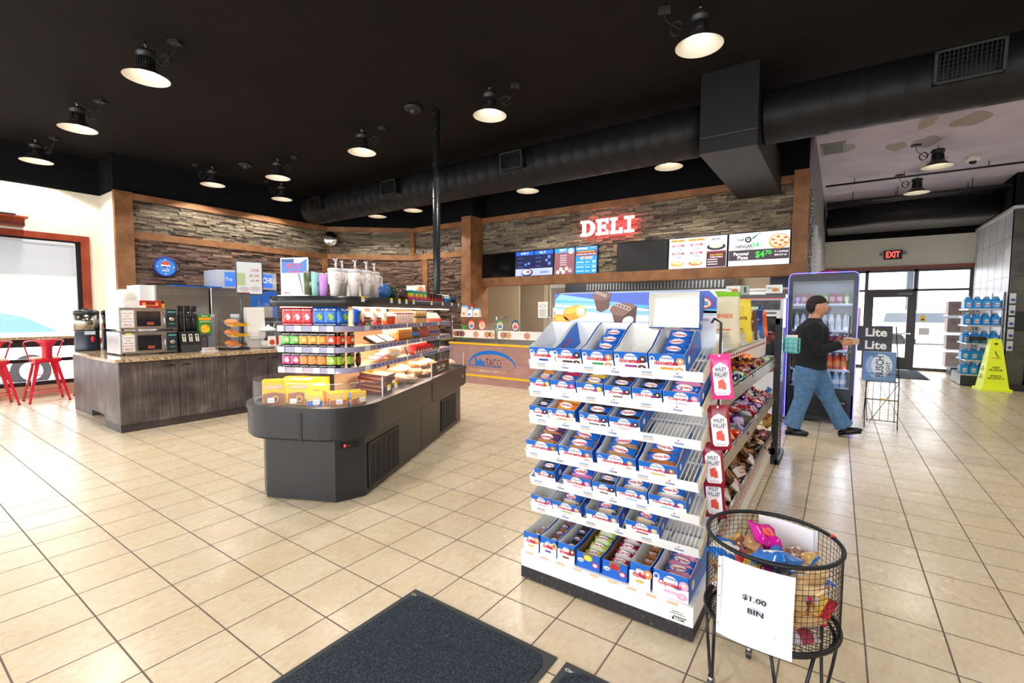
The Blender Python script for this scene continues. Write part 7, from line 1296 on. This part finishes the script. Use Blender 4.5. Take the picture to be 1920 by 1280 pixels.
# ============================================================ windshield fluid shelves, box shelves
js = thing('jug_shelf', 'steel shelf unit stocked with blue fluid jugs by the exit', 'shelf unit', (13.45, -6.745, 0)); STL = mat('b8bac2', .3, .6)
JZ = [.26, .57, .93, 1.31, 1.66]
mb(STL).box((0, 0, .0), (.03, .03, 2.0)).box((.9, 0, 0), (.93, .03, 2.0)).box((0, 0, .1), (.93, .01, 2.0)).obj('frame', js); mb(mat('c9ccd6', .4)).box((0, .02, .02), (1.0, .60, .22)).mat(mat('2a2a2e', .5)).box((-.005, .02, .02), (0, .6, .22)).obj('base', js)
for z in JZ: mb(mat('c4c6ce', .3, .4)).box((0, .01, z-.035), (.95, .60 if z < .3 else .54, z-.005)).obj('shelf', js)
jg = thing('fluid_jug', '', 'jug'); mb(mat('2a98e8', .2)).rbox((-.07, -.045, 0), (.07, .045, .17), .025).lathe([(.05, .17), (.035, .21), (.018, .235)], 14).obj('body', jg); mb(mat('dbe9f6', .4)).box((-.03, .0455, .04), (.03, .0465, .12)).mat(mat('d04048', .4)).box((-.025, .0466, .065), (.025, .0472, .085)).obj('label', jg); mb(WHITE).lathe([(.02, .235), (.02, .26), (.01, .262)], 12).obj('cap', jg); JP = Proto(jg)
for k, z in enumerate(JZ):
    for i in range(3):
        for j in range(4):
            JP.put((13.45+.07+i*.105, -6.73+.085+j*.145, z), (0, 0, PI/2), 'blue fluid jug on the %s shelf by the exit' % ['lowest', 'second', 'middle', 'fourth', 'top'][k], 'blue jugs on the %s shelf' % ['lowest', 'second', 'middle', 'fourth', 'top'][k])
for k, z in ((4, 1.66), (1, .57)): tag(mb(mat('2284d0', .3)).box((-.005, 0, 0), (0, .45, .19)).mat(WHITE).box((-.007, .05, .05), (-.005, .25, .15)).mat(mat('d03a40', .4)).box((-.009, .07, .07), (-.007, .23, .12)).obj('jug_poster', None, (13.5, -6.73+.05, z)), 'blue card panel with red car picture before the jugs, %s' % ('top shelf' if k == 4 else 'fourth from top'), 'sign')
tag(mb(mat('17181c', .4)).rbox((-.12, -.14, 0), (.12, .14, .08), .05).obj('black_case', None, (13.4, -6.35, .985)), 'black oval case hung in front of the jug shelves', 'case')
pg = thing('blister_pack', '', 'blister pack'); mb(mat('dfe4ec', .3)).box((-.004, -.045, -.1), (0, .045, .1)).mat(mat('3a5ab0', .3)).ball((-.02, 0, -.03), .035, 10, 6, (.5, 1, .8)).obj('card', pg); PG = Proto(pg)
for i in range(5): PG.put((13.18, -6.80, 1.86-i*.24), (0, 0, 0), 'hanging blister pack on the dark tiled pillar, %s from the top' % ['first', 'second', 'third', 'fourth', 'fifth'][i], 'blister packs beside the jugs')
bs = thing('box_shelf', 'white shelf unit with fluid cases in front of the window', 'shelf unit', (15.7, -6.72, 0)); mb(mat('e4e6ea', .4)).box((0, .0, 0), (.6, .02, 1.9)).obj('back', bs); mb(mat('3a3a3e', .5)).box((0, .02, .0), (.6, .4, .19)).obj('base', bs)
for z in (.22, .66, 1.1, 1.52): mb(mat('eceef2', .4)).box((0, .02, z-.03), (.6, .52, z)).obj('shelf', bs)
for i, (z, y, c) in enumerate(((.22, .04, 'd8c8c4'), (.22, .28, 'b8aaa6'), (.66, .04, 'd8d0cc'), (.66, .28, '9a8c8a'), (1.1, .04, 'd8ccca'), (1.1, .28, 'a89894'), (1.52, .04, 'b0a09c'), (1.52, .28, 'a08e8a'))):
    t = thing('fluid_case', 'grey-brown fluid case, %s shelf, %s, before the exit window' % (['lowest', 'second', 'third', 'top'][i//2], ['right', 'left'][i % 2]), 'box', (15.72, -6.72+y, z), RZ+PI/2+PI/2*0); mb(mat(c, .6)).box((0, 0, 0), (.4, .23, .34)).obj('carton', t); g = mb(mat('7a3a4a', .5)); g.T = Matrix.Rotation(-PI/2, 4, 'Z'); g.text('WILD', (-.11, -.002, .24), .12, .04).mat(mat('4a4a5a', .5)); 
    g.box((-.18, -.002, .19), (-.06, -.001, .2)); g.obj('print', t)
# wet floor cone
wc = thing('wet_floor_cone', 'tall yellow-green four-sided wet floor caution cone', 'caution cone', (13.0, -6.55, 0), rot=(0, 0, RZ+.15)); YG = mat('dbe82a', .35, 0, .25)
b = mb(YG); vs = [(-.2, -.17, .05), (.2, -.17, .05), (.2, .17, .05), (-.2, .17, .05), (-.075, -.065, 1.04), (.075, -.065, 1.04), (.075, .065, 1.04), (-.075, .065, 1.04)]; b.add(vs, [(0, 1, 5, 4), (1, 2, 6, 5), (2, 3, 7, 6), (3, 0, 4, 7), (4, 5, 6, 7)]).box((-.235, -.21, 0), (.235, .21, .05)); b.obj('body', wc)
g = mb(mat('1c2410', .5)); TL = Matrix.Rotation(PI/2-.105, 4, 'X')
for s, z in (('WET', .47), ('FLOOR', .42), ('PISO', .30), ('MOJADO', .25)): g.text(s, (0, -.17+(z-.05)*.106-.004, z), .04*len(s), .045, rot=TL)
g.mat(mat('b04a1c', .5)).box((-.07, -.17+.62*.106-.003, .655), (.07, -.17+.62*.106, .665)); g.T = Matrix.Rotation(-PI/2, 4, 'Z')
for s, z in (('WET', .47), ('FLOOR', .42), ('PISO', .30), ('MOJADO', .25)): g.text(s, (0, -.2+(z-.05)*.126-.005, z), .03*len(s), .045, rot=TL, m=mat('1c2410', .5))
g.at().mat(BLACK).box((-.03, -.085, .93), (.02, -.072, .96)).tube([(-.02, -.11, .8), (.0, -.12, .72), (.03, -.13, .68)], .008, 5); g.obj('lettering', wc)
# outside the exit: fuel canopy and a parked van
t = thing('fuel_canopy', 'dim fuel canopy on square columns outside the exit door', 'canopy', (34, -9, -.2)); FC = mat('4c545e', .7)
mb(FC).box((-3, -6, 5.0), (3, 9, 5.9)).obj('roof', t)
for y in (-4, 1.5, 7): mb(FC).box((-.25, y, 0), (.25, y+.5, 5)).obj('column', t)
for y in (-1.5, 4): tag(mb(mat('6a2c30', .6)).box((33.5, -9+y, -.1), (34.3, -8+y, 1.9)).mat(mat('33383e', .5)).box((33.48, -8.9+y, .9), (33.5, -8.1+y, 1.6)).obj('fuel_pump'), 'dull red fuel pump under the canopy outside, %s' % ('right' if y < 0 else 'left'), 'fuel pump', 'fuel pumps outside')
t = thing('parked_van', 'grey parked van beyond the exit door glass', 'van', (33, -10.5, -.2)); mb(mat('9aa0a8', .4)).prismx([(0, .4), (0, 1.1), (.9, 1.3), (1.5, 1.95), (4.6, 1.95), (4.8, .4)], 0, 1.9).obj('body', t)
mb(mat('4c545e', .2)).prismx([(1.1, 1.3), (1.6, 1.8), (4.4, 1.8), (4.5, 1.3)], -.01, 1.91).obj('windows', t)
for y in (.9, 3.9): mb(mat('1a1a1c', .7)).cyl((-.03, y, .34), (1.93, y, .34), .34, 20).obj('wheel_pair', t)
# black cooler edge and snack rack at the right border
t = thing('black_cooler', 'black framed cooler in the dark tiled wall at the right edge', 'cooler', (13.18, -7.02, 0), RZ); mb(mat('0e0f12', .3)).box((0, 0, .1), (.08, .02, 2.05)).box((0, -.0, 1.98), (1.6, .02, 2.05)).box((0, 0, .1), (1.6, .02, .2)).obj('frame', t); mb(mat('2a2c30', .4)).box((.08, .01, .2), (1.6, .02, 1.98)).obj('interior', t)
SNK = [C_['redorange'], C_['silver'], C_['pinkstripe'], C_['green'], C_['maroon'], C_['purple'], C_['redorange'], C_['blue']]
sr_ = thing('snack_rack', 'black snack rack cut by the right edge of the photo', 'rack', (7.0, -6.62, 0), RZ); mb(BLACK).box((0, .25, 0), (.9, .3, 1.6)).obj('back', sr_)
ZS = [.33, .52, .75, .95, 1.15, 1.35]
for i, z in enumerate(ZS): mb(mat('17171a', .4)).box((0, 0, z-.03), (.9, .25, z)).mat(mat('d02030', .5)).box((.03, -.003, z-.02), (.07, 0, z-.008)).obj('tray', sr_)
for i, z in enumerate(ZS):
    k = ['maroon', 'maroon', 'redorange', 'pinkstripe', 'green', 'silver'][i]
    for j in range(4): C_[k].put((7.1, -6.70-j*.13, z+.07), (PI/2-.3, 0, -PI/2), '%s snack bag on the rack at the right photo edge' % NMS[k], '%s bags on the right edge rack' % NMS[k])
